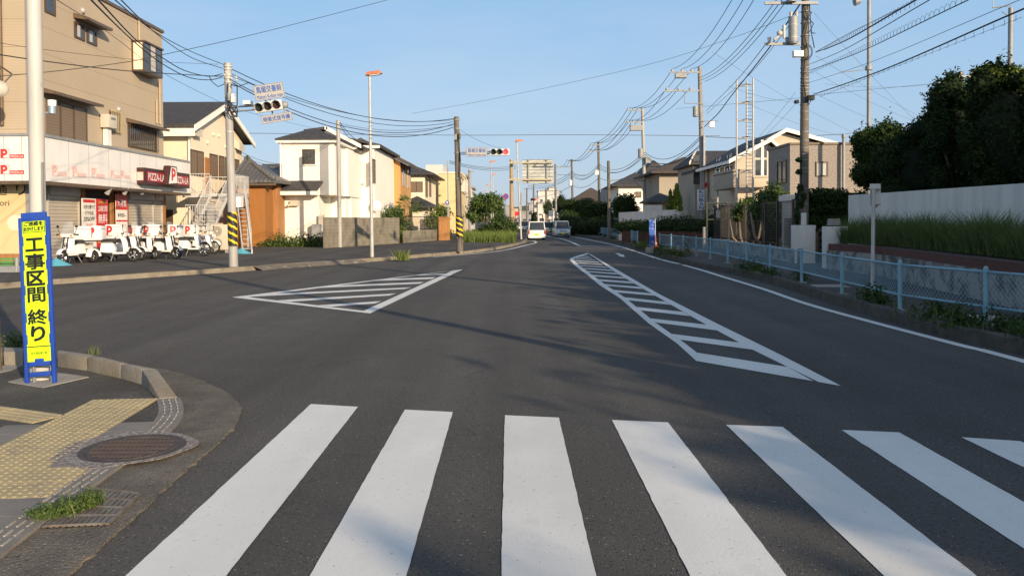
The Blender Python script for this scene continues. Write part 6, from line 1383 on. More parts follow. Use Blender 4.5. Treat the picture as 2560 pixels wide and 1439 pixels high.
zv = lambda a,b: (Vector(a)-Vector(b)).normalized()
c = P(671,266,D1-1.0); r_ = zv(P(704,262,D1-.8), P(640,270,D1-1.0)); r_ = Vector((r_.x, r_.y*.3, r_.z)).normalized(); u_ = Vector((-.09,-.12,1)); u_ = (u_-r_*u_.dot(r_)).normalized(); n_ = u_.cross(r_)*-1
n_ = r_.cross(u_)*1.0
if n_.y > 0: n_ = -n_
signal_head(t, c, r_, u_, n_, 66*D1/F, 25*D1/F)
def sign_board(t, c, w_, h_, r_, u_, n_, rows, back='sign_white', border='sign_blue'):
    c = Vector(c); R3 = Matrix((r_, n_, u_)).transposed(); m = MB(); m.obox(c, w_, .03, h_, R3); p = m.build('panel', back, t)
    m = MB(); q = lambda x,z: c+r_*x+u_*z+n_*.018; e = .010*h_+.006
    for (x0,x1,z0,z1) in ((-w_/2+e,w_/2-e,h_/2-2*e,h_/2-e),(-w_/2+e,w_/2-e,-h_/2+e,-h_/2+2*e),(-w_/2+e,-w_/2+2*e,-h_/2+2*e,h_/2-2*e),(w_/2-2*e,w_/2-e,-h_/2+2*e,h_/2-2*e)):
        m.poly([q(x0,z0),q(x1,z0),q(x1,z1),q(x0,z1)])
    m.build('border', border, p)
    for (txt, zc, tw, th_) in rows: text_part(txt, c+u_*(zc*h_)+n_*.018, r_, u_, w_*tw, h_*th_, 'sign_blue', p, bold=.015, depth=.003)
    return p
k1 = D1/F
sign_board(t, P(673,229,D1-.95), 71*k1, 37*k1, r_, u_, n_, [('馬堀交番前',.18,.84,.42),('Mabori Koban mae',-.28,.86,.24)])
sign_board(t, P(692,295,D1-.95), 74*k1, 20*k1, r_, u_, n_, [('時差式信号機',0,.86,.58)])
m = MB(); m.cyl(P(680,278,D1-.8),P(683,288,D1-.8),.03,n=6); m.cyl(P(708,262,D1-.8),P(714,284,D1-.8),.035,n=6); m.cyl(P(650,272,D1-.85),P(712,262,D1-.75),.045,n=8); m.sphere(P(711,262,D1-.8),.13,8,6,sc=(1,.7,.9)); m.build('bracket', 'galv', t)
m = MB(); q = P(620,258,D1-.5); m.box((q.x-.12,q.y-.15,q.z-.05),(q.x+.12,q.y+.15,q.z+.07)); m.build('camera_box', 'white', t)
def clamp_boxes(t, items, Y):
    for (px0,py0,px1,py1,mt,nm) in items: x0,x1,z0,z1 = yw(px0,py0,px1,py1,Y-.35); m = MB(); m.box((x0,Y-.4,z0),(x1,Y-.18,z1)); m.build(nm, mt, t, bevel=.01)
clamp_boxes(t, [(578,235,586,256,'white','control_box'),(570,232,576,252,'galv','control_box')], D1)
m = MB()
for j in range(3): q = P(582,278,D1-.25); m.tube([q+Vector((.16*math.cos(a_*.52+j),-.03*j,.2*math.sin(a_*.52))) for a_ in range(13)], .018, 5)
m.tube([P(570,208,D1-.2),P(569,250,D1-.22),P(576,275,D1-.25)], .02, 5); m.tube([P(578,212,D1-.2),P(593,215,D1-.2),P(593,262,D1-.2),P(584,282,D1-.25)], .02, 5); m.build('cable_coil', 'wire', t)
for py in (166,174,188,196,206,268,281,330): m = MB(); q = P(571,py,D1); c0 = b.lerp(tp,(q.z-b.z)/(tp.z-b.z)); m.cyl((c0.x,c0.y,c0.z-.02),(c0.x,c0.y,c0.z+.02),.14,n=14); m.build('band', 'ceramic', t)
for px,py in ((562,188),(578,196),(565,181),(590,194),(591,201)): m = MB(); m.sphere(P(px,py,D1-.1),.05,6,5); m.build('insulator', 'ceramic', t)
m = MB(); x0,x1,z0,z1 = yw(587,492,602,518,D1+4); m.box((x0,D1+4,z0),(x1,D1+4.3,z1)); m.build('meter_box', 'white', label='white meter box beside the striped signal pole', cat='box')
# second signal pole
b = G(1150,629,.15); D2 = b.y; tp2 = P(1141,292,D2)
t = thing('signal_pole', 'weathered concrete signal pole with black and yellow wrap and lit red traffic light', 'signal pole', tuple(b))
taper_pole('shaft', tp2, b, .165, .12, 'old_pole', t, 16); hydro(t, b, tp2, P(1147,594,D2).z, P(1145,539,D2).z, .172)
m = MB(); m.cyl(P(1144,381,D2-.1),P(1272,379,D2-.6),.03,n=8); m.cyl(P(1144,386,D2-.1),P(1235,384,D2-.6),.025,n=8); m.build('arm', 'steel_bright', t)
X_, Z_, N_ = Vector((1,0,0)), Vector((0,0,1)), Vector((0,-1,0)); k2 = D2/F
sign_board(t, P(1192,380.5,D2-.7), 52*k2, 23*k2, X_, Z_, N_, [('馬堀交番前',.18,.84,.42),('Mabori Koban mae',-.28,.86,.24)])
signal_head(t, P(1249,380.5,D2-.7), X_, Z_, N_, 48*k2, 16.5*k2, lit=1, dark=False)
for py in (300,322,352,382,446): m = MB(); q = P(1145,py,D2); c0 = b.lerp(tp2,(q.z-b.z)/(tp2.z-b.z)); m.cyl((c0.x,c0.y,c0.z-.02),(c0.x,c0.y,c0.z+.02),.16,n=12); m.build('band', 'galv', t)
clamp_boxes(t, [(1136,336,1142,350,'galv','control_box'),(1147,332,1151,347,'trim_brown','control_box')], D2)
m = MB(); m.tube([P(1147,350,D2-.2),P(1151,400,D2-.2),P(1148,440,D2-.2),P(1154,462,D2-.2),P(1158,450,D2-.2),P(1152,440,D2-.2)], .022, 5); m.cyl(P(1154,600,D2-.1)+Vector((0,0,-.4)), P(1150,460,D2-.1), .03, n=6); m.build('cable', 'wire', t)
# utility poles
def ins(m, p, s_=1): m.cyl(p, Vector(p)+Vector((0,0,.18*s_)), .05*s_, .07*s_, 8)
def utility(lb, bpx, tpx, r0, r1, mt, arms, extra=None, name='utility_pole', zbase=.15, D=None):
    b = G(bpx[0],bpx[1],.15) if D is None else P(bpx[0],bpx[1],D); b.z = zbase; tp = P(tpx[0],tpx[1],b.y)
    t = thing(name, lb, 'utility pole', tuple(b)); taper_pole('shaft', tp, b, r0, r1, mt, t); att = []
    for (px0,px1,py,n_) in arms:
        a, c = P(px0,py,b.y-.2), P(px1,py,b.y-.2); m = MB(); m.obox((a+c)/2, (c-a).length, .08, .10, Matrix.Identity(3)); ar = m.build('crossarm', 'galv', t); m = MB()
        for i in range(n_): q = a.lerp(c, (i+.25)/(n_)) if n_ > 1 else a; ins(m, (q.x,q.y,a.z+.05)); att.append(Vector((q.x,q.y,a.z+.24)))
        if n_: m.build('insulator', 'ceramic', ar)
    return t, b, tp, att
# the big near pole
tR, bR, tpR, _ = utility('big weathered concrete utility pole with transformer, nearest on the right', (2009,560), (2014,-95), .175, .13, 'old_pole', [(1912,2045,8,0),(1912,2000,110,2)], D=29)
DR = 29.0
m = MB(); q = P(1983,106,DR-.4); m.cyl(q, (q.x,q.y,P(1983,50,DR).z), .17, n=16); m.cyl((q.x,q.y,q.z-.05),q,.15,n=14); tr_ = m.build('transformer', 'galv', tR); m = MB(); zt_ = P(1983,50,DR).z
for dx in (-.1,.1): ins(m,(q.x+dx,q.y-.05,zt_),.9)
for dz in (.15,.6): m.cyl((q.x,q.y,q.z+dz-.01),(q.x,q.y,q.z+dz+.02),.178,n=16)
m.build('bushing', 'ceramic', tr_)
m = MB(); q = P(1960,96,DR-.5); m.cyl(q,(q.x,q.y,P(1960,72,DR).z),.05,.06); m.sphere(P(1949,84,DR-.5),.11,8,6); m.cyl(P(1935,100,DR-.5),P(1950,88,DR-.5),.05); m.build('switch', 'ceramic', tR)
q = P(1978,6,DR-.4); m = MB(); m.cyl(q,(q.x,q.y,q.z+.5),.17,n=14); m.build('transformer', 'galv', tR)
clamp_boxes(tR, [(1984,127,2008,142,'white','junction_box'),(2020,238,2036,250,'wire','splice_case'),(1989,250,1997,258,'wire','splice_case')], DR)
m = MB(); rr = np.random.default_rng(15)
for py in (30,58,90,118,150,170,182,196,205,214,222,232,262,280,300,330,352,370,385,400,421,430,470,510): m = MB(); q = P(2010,py,DR); c0 = bR.lerp(tpR,(q.z-bR.z)/(tpR.z-bR.z)); m.cyl((c0.x,c0.y,c0.z-.012),(c0.x,c0.y,c0.z+.012),.168,n=14); m.build('band', 'galv', tR)
m = MB()
for j in range(2): q = P(2017,130,DR-.22); m.tube([q+Vector(((.17+.03*j)*math.cos(a_*.52),-.02*j,(.24+.03*j)*math.sin(a_*.52))) for a_ in range(13)], .012, 5)
for px,pts_ in ((0,[(2012,20),(2020,50),(2012,90),(2018,120)]),(0,[(2024,10),(2026,50),(2030,90),(2036,120)]),(0,[(2012,150),(2008,200),(2014,240)]),(0,[(2018,250),(2022,262),(2028,250)]),(0,[(2030,30),(2020,44),(2034,60),(2024,80),(2038,84)]),(0,[(2003,260),(2004,330),(2003,480)])):
    m.tube([P(a_[0],a_[1],DR-.2) for a_ in pts_], .018, 5)
m.build('cable', 'wire', tR)
# ivy climbing the pole foot
bl = [((P(px,py,DR).x,DR-.1,P(px,py,DR).z),(r_*DR/F,.2,r_*1.3*DR/F),1) for px,py,r_ in ((1998,470,7),(1994,430,5),(1998,510,9),(1990,540,10),(2004,490,8),(1994,400,4))]
leaves(bl, 1500, .05, 'leaf_dark', 'ivy', None, shell=.9, label='ivy climbing the foot of the big utility pole', cat='ivy')
m = MB(); x0,x1,z0,z1 = yw(2003,532,2016,562,DR-.3); m.box((x0,DR-.3,z0),(x1,DR-.26,z1)); m.build('pole_plate', 'white', label='blank white plate at the foot of the big utility pole', cat='plate')
# KOBAN pole
tK, bK, tpK, aK = utility('brown-grey utility pole bearing the white vertical KOBAN sign', (1760,600), (1749,168), .20, .14, 'concrete_pole', [(1675,1748,181,3),(1660,1748,227,3)], D=57)
DK = 57.0
m = MB(); q = P(1739,292,DK-.3); m.cyl(q,(q.x,q.y,P(1739,268,DK).z),.20,n=12); m.build('transformer', 'galv', tK)
m = MB(); q = P(1702,190,DK-.2); m.box((q.x-.4,q.y-.2,q.z-.15),(q.x+.4,q.y+.2,q.z+.15)); m.build('switch_box', 'galv', tK)
m = MB(); m.tube([P(1711,228,DK-.2),P(1711,258,DK-.2),P(1762,260,DK-.2)], .03, 5); m.build('bracket', 'galv', tK)
clamp_boxes(tK, [(1773,304,1786,318,'white','junction_box'),(1758,338,1763,500,'galv','conduit')], DK)
m = MB(); m.cyl(P(1746,303,DK-.2),P(1794,303,DK-.2),.03,n=6); m.build('small_arm', 'galv', tK)
x0,x1,z0,z1 = yw(1744,474,1761,525,DK-.6); t = thing('koban_sign', 'white vertical sign with blue letters KOBAN fixed to a utility pole', 'sign', ((x0+x1)/2,DK-.6,z0))
m = MB(); m.box((x0,DK-.7,z0),(x1,DK-.5,z1)); m.build('panel', 'white', t, bevel=.03)
for i,ch in enumerate('KOBAN'): text_part(ch, ((x0+x1)/2, DK-.702, z1-(z1-z0)*(.11+.195*i)), (1,0,0), (0,0,1), (x1-x0)*.62, (z1-z0)*.155, 'sign_blue', t, bold=.03)
m = MB(); m.sphere(P(1764,461,DK-.5), .15, 10, 6); m.cyl(P(1764,466,DK-.5)-Vector((0,0,.1)),P(1764,466,DK-.5),.1); m.build('red_lamp', 'red', label='small red lamp above the KOBAN sign', cat='lamp')
# further poles
POL = []
for args in [('pale grey utility pole with double crossarms in front of the pale garden wall', (1614,575), (1606,270), .20, .15, 'pole_steel', [(1567,1606,276,3),(1566,1606,306,3)], 79),
             ('thin brown utility pole standing inside the far blue fence', (1523,590), (1521,402), .14, .12, 'old_pole', [], 66),
             ('tall utility pole behind the thin brown fence pole, crossarm at its top', (1499,575), (1496,355), .20, .15, 'old_pole', [(1476,1506,362,3),(1470,1500,378,2)], 105),
             ('utility pole with transformer above the dark garden trees, right of the road sign', (1433,560), (1429,398), .22, .17, 'old_pole', [(1416,1446,403,4)], 140),
             ('paired grey utility pole directly right of the big road sign', (1390,560), (1388,410), .2, .15, 'concrete_pole', [(1388,1420,418,3)], 120),
             ('plain utility pole left of the paired grey pole, far down the street', (1366,560), (1365,472), .22, .2, 'old_pole', [], 170),
             ('far utility pole under the road sign with a long crossarm', (1334,560), (1334,461), .25, .2, 'old_pole', [(1322,1340,464,3)], 210),
             ('very far utility pole left of the one with long crossarm', (1317,560), (1317,470), .25, .2, 'old_pole', [(1308,1334,473,3)], 240),
             ('very far thin pole just right of the tan sign post', (1303,560), (1303,482), .25, .2, 'concrete_pole', [(1297,1312,486,2)], 270),
             ('concrete pole between the white far block and the leafy corner tree', (1175,600), (1174,424), .2, .17, 'concrete_pole', [(1174,1186,428,1)], 100),
             ('smooth pole standing behind the concrete block wall', (850,618), (845,301), .13, .115, 'pole_steel', [], 47)]:
    lb, bp, tp_, r0, r1, mt, arms, D = args; o, b_, t_, at2 = utility(lb, bp, tp_, r0, r1, mt, arms, D=D); POL.append((b_, t_, at2, o))
m = MB(); q = P(1598,320,78.5); m.box((q.x-.9,q.y-.3,q.z-.25),(q.x+.3,q.y+.3,q.z+.25)); m.build('switch_box', 'galv', POL[0][3])
m = MB(); q = P(1602,395,78.5); m.cyl(q,(q.x,q.y,q.z+.9),.28,n=12); q = P(1620,400,78.5); m.box((q.x-.25,q.y-.2,q.z-.3),(q.x+.25,q.y+.2,q.z+.3)); m.build('transformer', 'galv', POL[0][3])
m = MB(); q = P(1426,464,139.5); m.cyl(q,(q.x,q.y,q.z+.95),.3,n=12); m.build('transformer', 'white', POL[3][3])
m = MB(); q = P(1493,437,104.5); m.box((q.x-.3,q.y-.2,q.z),(q.x+.2,q.y+.2,q.z+.6)); m.build('transformer', 'white', POL[2][3])
m = MB(); q = P(1580,450,78.8); m.cyl(q, P(1608,452,78.8), .05, n=6); m.cyl(P(1587,452,78.8), P(1608,476,78.8), .04, n=6); m.build('lamp_arm', 'galv', POL[0][3])
# ladder tower
YT = 45; t = thing('ladder_tower', 'tall three-legged steel siren tower with a ladder rising behind the yard', 'tower', (P(1860,600,YT).x,YT,.15)); m = MB()
L3 = [(1842,198,0),(1883,196,0),(1867,203,1.0)]
for px,py,dy in L3: m = MB(); q = P(px,py,YT+dy); m.cyl((q.x,YT+dy,.15),q,.055,.05,8); m.build('leg', 'steel_bright', t)
m = MB()
for py in (216,260,303,347,390,432,474,515): 
    a = P(1842,py,YT); c = P(1883,py-2,YT); e = P(1867,py-6,YT+1); m = MB(); m.tube([a,c,e,a],.03,5); m.build('brace', 'steel_bright', t)
m = MB()
for py in range(226,560,9): m.cyl(P(1867,py,YT+.95),P(1883,py,YT+.05),.014,n=5)
m.build('ladder', 'steel_bright', t)
# antenna masts
for (px0,pyt,px1,py1,D,lb) in ((2173,-40,2172,330,36,'tall slim grey mast with thin aerial rods above the rounded dark tree'),(2527,20,2523,200,30,'grey mast rising from the tallest dark tree at the right edge')):
    tp_ = P(px0,pyt,D); b_ = P(px1,py1,D); b_.z = .15; t = thing('antenna_mast', lb, 'mast', tuple(b_)); m = MB(); m.cyl(b_,tp_,.09,.085,10); m.build('pole', 'galv', t); m = MB()
    if px0 < 2300:
        m.cyl(P(2105,181,D),P(2175,173,D),.02,n=5); m.cyl(P(2105,152,D),P(2105,230,D),.012,n=4); m.cyl(P(2135,135,D),P(2135,228,D),.012,n=4); m.build('aerial', 'galv', t); m = MB(); m.cyl(P(2172,170,D)-Vector((0,0,.1)),P(2172,170,D)+Vector((0,0,.1)),.16,n=8)
        q = P(2150,2,D); m.cyl(q,q+Vector((-.25,0,-.05)),.12,.2,8)
    else: m.cyl(P(2482,20,D),P(2527,14,D),.025,n=5); m.cyl(P(2483,-10,D),P(2483,20,D),.015,n=4); m.cyl(P(2505,30,D),P(2526,42,D),.02,n=5)
    m.build('aerial', 'galv', t)
t, b_, t_, a_ = utility('cluttered utility pole top poking out above the middle dark trees', (2400,560), (2402,180), .18, .14, 'old_pole', [(2372,2445,192,3),(2356,2398,217,2)], D=42)
m = MB(); x0,x1,z0,z1 = yw(2378,196,2398,212,41.6); m.box((x0,41.4,z0),(x1,41.8,z1)); m.build('switch_box', 'galv', t)
# street lamps with orange heads
for (hx,hy,bx,by,D,lb) in ((924,183,930,642,None,'near orange-headed street lamp on the left pavement, tallest in view'),(1292,351,1303,596,65,'orange-headed street lamp beside the tan road-sign post'),
    (1227,403,1228,600,90,'third orange-headed street lamp, above the leafy corner tree'),(1233,435,1233,590,112,'smaller orange-headed lamp just below and right of the third'),(1217,462,1217,590,145,'distant orange-headed lamp left above the corner tree'),(1211,477,1212,590,175,'farthest tiny orange lamp head over the corner tree')):
    b_ = G(bx,by,.15) if D is None else P(bx,by,D); b_.z = .15; q = P(hx,hy+6*40/max(b_.y,40),b_.y)
    t = thing('street_lamp', lb, 'street lamp', tuple(b_)); m = MB(); m.cyl(b_, q, .085, .05, 12); m.build('pole', 'steel_bright', t)
    m = MB(); m.obox(q+Vector((.18,-.02,.10)), .72, .30, .15, Matrix.Rotation(R(-7),3,'Y'), taper=.75); hd = m.build('lamp_head', 'lamp_orange', t, bevel=.03)
    m = MB(); m.obox(q+Vector((.24,-.02,.015)), .46, .2, .03, Matrix.Rotation(R(-7),3,'Y')); m.build('lens', 'lamp_clear', hd)
# signs
b_ = P(1280,600,70); b_.z = .15; tp_ = P(1278,399,70); t = thing('road_sign_gantry', 'large road sign seen from behind, held by a tan post on two side arms', 'road sign', tuple(b_))
taper_pole('post', tp_, b_, .19, .15, 'tan_post', t)
x0,x1,z0,z1 = yw(1306,399,1383,458,69.6); m = MB(); m.box((x0,69.6,z0),(x1,69.66,z1)); pb = m.build('panel', 'sign_back', t); m = MB()
for z in np.linspace(z0+.02,z1-.02,8): m.box((x0,69.54,z-.015),(x1,69.6,z+.015))
for px in (1321,1367): x = P(px,430,69.5).x; m.box((x-.05,69.46,z0),(x+.05,69.54,z1))
m.build('ribs', 'galv', pb); m = MB()
for py in (407,449): a = P(1272,py,69.4); c = P(1382,py,69.4); m.box((a.x,69.36,a.z-.07),(c.x,69.45,a.z+.07)); m.box((P(1285,py,69.4).x,69.3,a.z-.15),(P(1291,py,69.4).x,69.5,a.z+.15))
m.build('arm', 'sign_beam', t)
def round_sign(px, py, D, r, lb, kind, bx=None):
    q = P(px,py,D); t = thing('round_sign', lb, 'traffic sign', (q.x,D,.15)); m = MB(); m.cyl((q.x,D+.06,.15),(q.x,D+.06,q.z+.2),.03,n=8); m.build('post', 'galv', t)
    if kind == 'nopark':
        m = MB(); m.cyl((q.x,D,q.z),(q.x,D-.02,q.z),r,n=24); m.build('rim', 'tail_red', t); m = MB(); m.cyl((q.x,D-.02,q.z),(q.x,D-.026,q.z),r*.72,n=24); f_ = m.build('face', 'sign_round_blue', t)
        m = MB(); m.obox((q.x,D-.03,q.z), r*1.5,.006,r*.16, Matrix.Rotation(R(45),3,'Y')); m.build('bar', 'tail_red', f_)
    elif kind == 'blue':
        m = MB(); m.cyl((q.x,D,q.z),(q.x,D-.02,q.z),r,n=24); f_ = m.build('face', 'sign_round_blue', t); m = MB()
        m.poly([(q.x-.04,D-.024,q.z-r*.6),(q.x+.04,D-.024,q.z-r*.6),(q.x+.04,D-.024,q.z+r*.1),(q.x-.04,D-.024,q.z+r*.1)]); m.poly([(q.x-.13,D-.024,q.z+r*.1),(q.x+.13,D-.024,q.z+r*.1),(q.x,D-.024,q.z+r*.65)]); m.build('arrow', 'white', f_)
        m = MB(); m.box((q.x-r*1.1,D-.02,q.z-r*2.2),(q.x+r*1.1,D,q.z-r*1.3)); m.build('plate', 'sign_white', t)
    return t
round_sign(1264.5,491,66,.24,'round red and blue no-parking sign beside the tan road-sign post','nopark')
b_ = G(1122,598,.15); t = round_sign(1118,506,b_.y,.17,'round blue traffic sign with white plate on the slim grey pole','blue')
m = MB(); m.cyl((P(1122,598,b_.y).x,b_.y+.2,.15), P(1119,402,b_.y+.2), .07, .055, 10); m.build('utility_post', 'pole_steel', label='slim grey pole behind the round blue sign', cat='pole')
# back of the sign on the right pavement
b_ = G(2181,756,.15); Ds = b_.y; tp_ = P(2184,470,Ds); t = thing('pavement_sign', 'grey back of a narrow sign on a white pole standing on the right pavement', 'sign', tuple(b_))
taper_pole('post', tp_, b_, .036, .032, 'steel_bright', t, 12)
c0 = P(2192,460,Ds-.02); x0 = P(2178,500,Ds).x; x1 = P(2205,500,Ds).x; zt_ = P(2190,459,Ds).z; zb_ = P(2190,508,Ds).z; zl_ = P(2190,527,Ds).z
m = MB(); m.prism([(x0,Ds+.05,zb_),(x0+.02,Ds+.05,zb_-.03),((x0+x1)/2-.02,Ds+.05,zl_),(x1,Ds+.05,zb_),(x1,Ds+.05,zt_),(x0,Ds+.05,zt_)], (0,.012,0)); m.build('plate', 'sign_back', t)
m = MB()
for z in (zt_-.10, zb_-.02): m.box((x0+.02,Ds+.0,z-.012),(x1-.02,Ds+.05,z+.012))
m.build('bracket', 'galv', t)
# blue banner, cone, block
b_ = G(1630,624,.15); x0,x1,z0,z1 = yw(1623,549,1638,603,b_.y); t = thing('street_banner', 'narrow blue and white fabric banner beside the traffic cone in the fence gap', 'banner', tuple(b_))
m = MB(); n = 10; vs = []
for i in range(n+1): z = z0-.25+(z1-z0+.25)*i/n; y = b_.y+.03*math.sin(i*1.1); vs += [(x0,y,z),(x1,y+.03,z)]
m.add(vs, [(2*i,2*i+1,2*i+3,2*i+2) for i in range(n)]+[]); m.add([(v[0],v[1]+.006,v[2]) for v in vs], [(2*i,2*i+2,2*i+3,2*i+1) for i in range(n)]); bn = m.build('cloth', 'banner_blue', t)
m = MB(); m.cyl((x1+.01,b_.y+.02,.15),(x1+.01,b_.y+.02,z1+.05),.014,n=6); m.build('pole', 'white', t)
b_ = G(1638,617.5,.15); t = thing('traffic_cone', 'orange traffic cone with white collar at the start of the near blue fence', 'traffic cone', tuple(b_)); h_ = .62
m = MB(); m.box((b_.x-.17,b_.y-.17,.15),(b_.x+.17,b_.y+.17,.18)); m.cyl((b_.x,b_.y,.18),(b_.x,b_.y,.15+h_),.12,.03,16); m.build('body', 'cone_orange', t); m = MB(); m.cyl((b_.x,b_.y,.34),(b_.x,b_.y,.46),.098,.073,16); m.cyl((b_.x,b_.y,.55),(b_.x,b_.y,.64),.059,.045,16); m.build('reflective_band', 'white', t)
m = MB(); q = G(1627,630,.15); m.box((q.x-.22,q.y-.15,.12),(q.x+.1,q.y+.2,.36)); m.build('concrete_block', 'concrete', label='concrete block among the weeds at the fence gap', cat='block', bevel=.015)
m = MB(); q = P(1763,600,42); m.box((q.x-.12,41.9,.15),(q.x+.12,42.1,P(1763,567,42).z)); m.build('boundary_post', 'concrete', label='short concrete post at the left end of the black mesh fence', cat='post')
m = MB(); q = P(1548,570,62); m.box((q.x-.15,62,.15),(q.x+.35,62.4,P(1548,567,62).z)); m.build('gate_pier', 'concrete', label='squat pale pier behind the far light blue fence', cat='pier')
# distant signals
def mini_signal(px, py, D, lb, lit=None, w_=26, vertical=False):
    b_ = P(px,600,D); b_.z = .1; t = thing('distant_signal', lb, 'traffic signal', tuple(b_)); q = P(px,py,D); m = MB(); m.cyl(b_, q, .1, .08, 8); m.build('pole', 'concrete_pole', t)
    c_ = P(px-w_/2+2,py,D-.2)
    signal_head(t, c_, X_, Z_, N_, w_*.62*D/F, w_*.21*D/F, lit=lit, dark=True); return t
mini_signal(1344,499,150,'distant traffic signal with its red light on, under the big road sign',lit=1, w_=24)
mini_signal(1356,536,135,'distant pedestrian or side signal low beside the far pole', lit=None, w_=14)
b_ = P(1294,600,150); t = thing('far_roundel', 'small red and white round sign far away left of the distant signal', 'sign', (b_.x,150,.1)); m = MB(); m.box((b_.x-.5,150,2.0),(b_.x+.5,150.2,3.4)); m.build('panel', 'red', t); m = MB(); m.box((b_.x-.35,149.95,2.1),(b_.x+.35,150,2.6)); m.build('band', 'white', t)
m = MB(); m.box((P(1372,527,140).x,140,P(1372,541,140).z),(P(1383,527,140).x,140.4,P(1372,526,140).z)); m.cyl((P(1380,527,140).x,140,.1),(P(1380,527,140).x,140,3),.1); m.build('sign_box', 'white', label='white box sign on a slim post near the far vans', cat='sign')
m = MB(); m.cyl((P(1390,540,110).x,110,.1),P(1390,410,110),.13,.11); m.build('slim_post', 'galv', label='slim galvanised post between the paired pole and the van', cat='post')
m = MB(); m.cyl(P(1388,437,118),P(1470,438,104),.035,n=5); m.build('support_cable', 'steel_bright', label='pale stay bar running level between far poles', cat='stay bar')
# unseen poles to the right throw the long thin shadows on the road
for i,(x,y,h,lb) in enumerate(((8.3,-.47,11.5,'utility pole standing just out of view to the right, nearest the camera'),(8.0,9.8,9.0,'lamp column just out of view to the right, farther ahead'))):
    t = thing('utility_pole', lb, 'utility pole', (x,y,.15)); m = MB(); m.cyl((x,y,.15),(x,y,h),.15,.11,12); m.build('shaft', 'concrete_pole', t)
    if i == 0: m = MB(); m.cyl((x,y-.2,2.6),(x,y-.2,3.5),.3,n=12); m.build('transformer', 'galv', t)  # unseen body for the blob of shadow, taken for a sign on the pole
# ================================================================ OVERHEAD CABLES
def cable(lb, pts, r=.014, sag=0, mt='wire', group=None, n=16, name='power_cable'):
    """pts: 2 or 3+ world points; a catenary-like sag between the first and last of two points"""
    pts = [Vector(p) for p in pts]
    if len(pts) == 2: a, b = pts; line = [a.lerp(b, i/n)-Vector((0,0,sag*4*(i/n)*(1-i/n))) for i in range(n+1)]
    else:
        line = []
        for i in range(len(pts)-1):
            p0 = pts[max(i-1,0)]; p1 = pts[i]; p2 = pts[i+1]; p3 = pts[min(i+2,len(pts)-1)]
            for j in range(6): u = j/6; line.append(.5*((2*p1)+(p2-p0)*u+(2*p0-5*p1+4*p2-p3)*u*u+(3*p1-3*p2+p3-p0)*u*u*u))
        line.append(pts[-1])
    m = MB(); m.tube(line, r, 5); return m.build(name, mt, label=lb, cat='cable', group=group)
gL = 'cables running to the left signal pole'
cable('upper of two cables falling from the top left edge to the signal pole top', [P(252,-45,9),P(287,0,12),P(390,82,20),P(480,130,25),P(560,162,D1)], .011)
cable('lower of the two cables falling to the signal pole top', [P(270,-45,9),P(302,0,12),P(400,92,20),P(480,145,25),P(556,171,D1)], .011)
cable('thick sagging cable in front of the bay window, lower strand', [P(190,-45,8.5),P(227,0,11),P(333,103,18),P(403,158,22),P(470,193,25.5),P(523,200,27.5),P(556,193,D1)], .014)
cable('thick sagging cable in front of the bay window, upper strand', [P(208,-45,8.5),P(245,0,11),P(345,105,18),P(403,143,21.5),P(460,176,24.5),P(520,191,27.5),P(555,185,D1)], .014)
cable('thick black cable crossing the tan building to the left signal pole', [P(-60,128,16),P(0,137,18),P(110,153,20),P(313,177,24.5),P(523,190,28),P(560,190,D1)], .014)
cable('thin wire crossing the tan building just above the thick one', [P(-60,98,16),P(0,108,18),P(140,128,21),P(313,147,25),P(403,155,26.5),P(546,161,D1)], .006)
cable('thin wire rising from the left edge past the bay window to the sky', [P(-60,200,15),P(0,191,15.5),P(140,178,16.5),P(313,156,18.5),P(403,138,19),P(640,85,22),P(970,0,26),P(1100,-36,28)], .0075)
cable('thin wire slanting down behind the signal pole to the white house roof', [P(120,-20,15),P(142,0,16),P(275,85,22),P(403,180,30),P(533,247,38),P(600,275,42),P(780,320,50)], .008)
for i,(y0,y1,s_,r_) in enumerate(((172,296,.75,.013),(184,304,.8,.011),(200,309,1.0,.013),(205,317,1.05,.015),(190,299,.6,.009))):
    cable(['topmost','second','fourth','lowest and thickest','third'][i]+' cable of the bundle between the two signal poles', [P(577,y0,D1), P(1137,y1,D2)], r_*1.15, sag=s_, n=20)
m = MB(); m.tube([P(577,212,D1-.1),P(596,217,D1),P(608,212,D1),P(622,207,D1+.3),P(634,213,D1+.6)], .014, 5); m.build('cable_loop', 'wire', label='black cable loop beside the signal pole above the camera arm', cat='cable')
m = MB(); m.tube([P(523,191,28),P(530,205,28.2),P(545,217,28.5),P(560,211,D1-.1)], .014, 5); m.build('cable_loop', 'wire', label='black cable loop hanging left of the signal pole', cat='cable')
cable('long thin far wire level across the whole street', [P(600,333,150),P(1130,338,150),P(1440,337,150),P(1800,340,150)], .05, mt='wire_thin')
cable('far wire rising to the right above the grey building', [P(1760,342,58),P(1890,345,60),P(2110,335,64),P(2200,322,66)], .02)
cable('thin wire climbing across the middle sky from the signal pole to the big pole', [P(1030,284,60),P(1250,244,55),P(1600,167,45),P(1825,97,36),P(1990,35,29.5)], .009)
cable('service wire from the second signal pole down towards the red light', [P(1150,325,D2),P(1260,373,D2-.5)], .007, sag=.12)
for i,(py,px) in enumerate(((403,0),(410,1),(413,2))):
    cable(['upper','middle','lower'][i]+' cable from the grey pole at the round blue sign to the road sign', [P(1124,402+i*3,63),P(1290,413+i*4,95)], .018, sag=.4)
cable('pair of service wires to the orange-tan house roof, upper', [P(850,306,47),P(905,352,70)], .02, sag=.3)
cable('pair of service wires to the orange-tan house roof, lower', [P(850,312,47),P(900,356,70)], .02, sag=.4)
cable('cable from the smooth pole rightward to the street lamp side, upper', [P(848,308,47),P(1137,312,D2)], .011, sag=.35)
cable('wires left of the white house over the tiled shed, upper', [P(600,378,54),P(706,410,58)], .013, sag=.2)
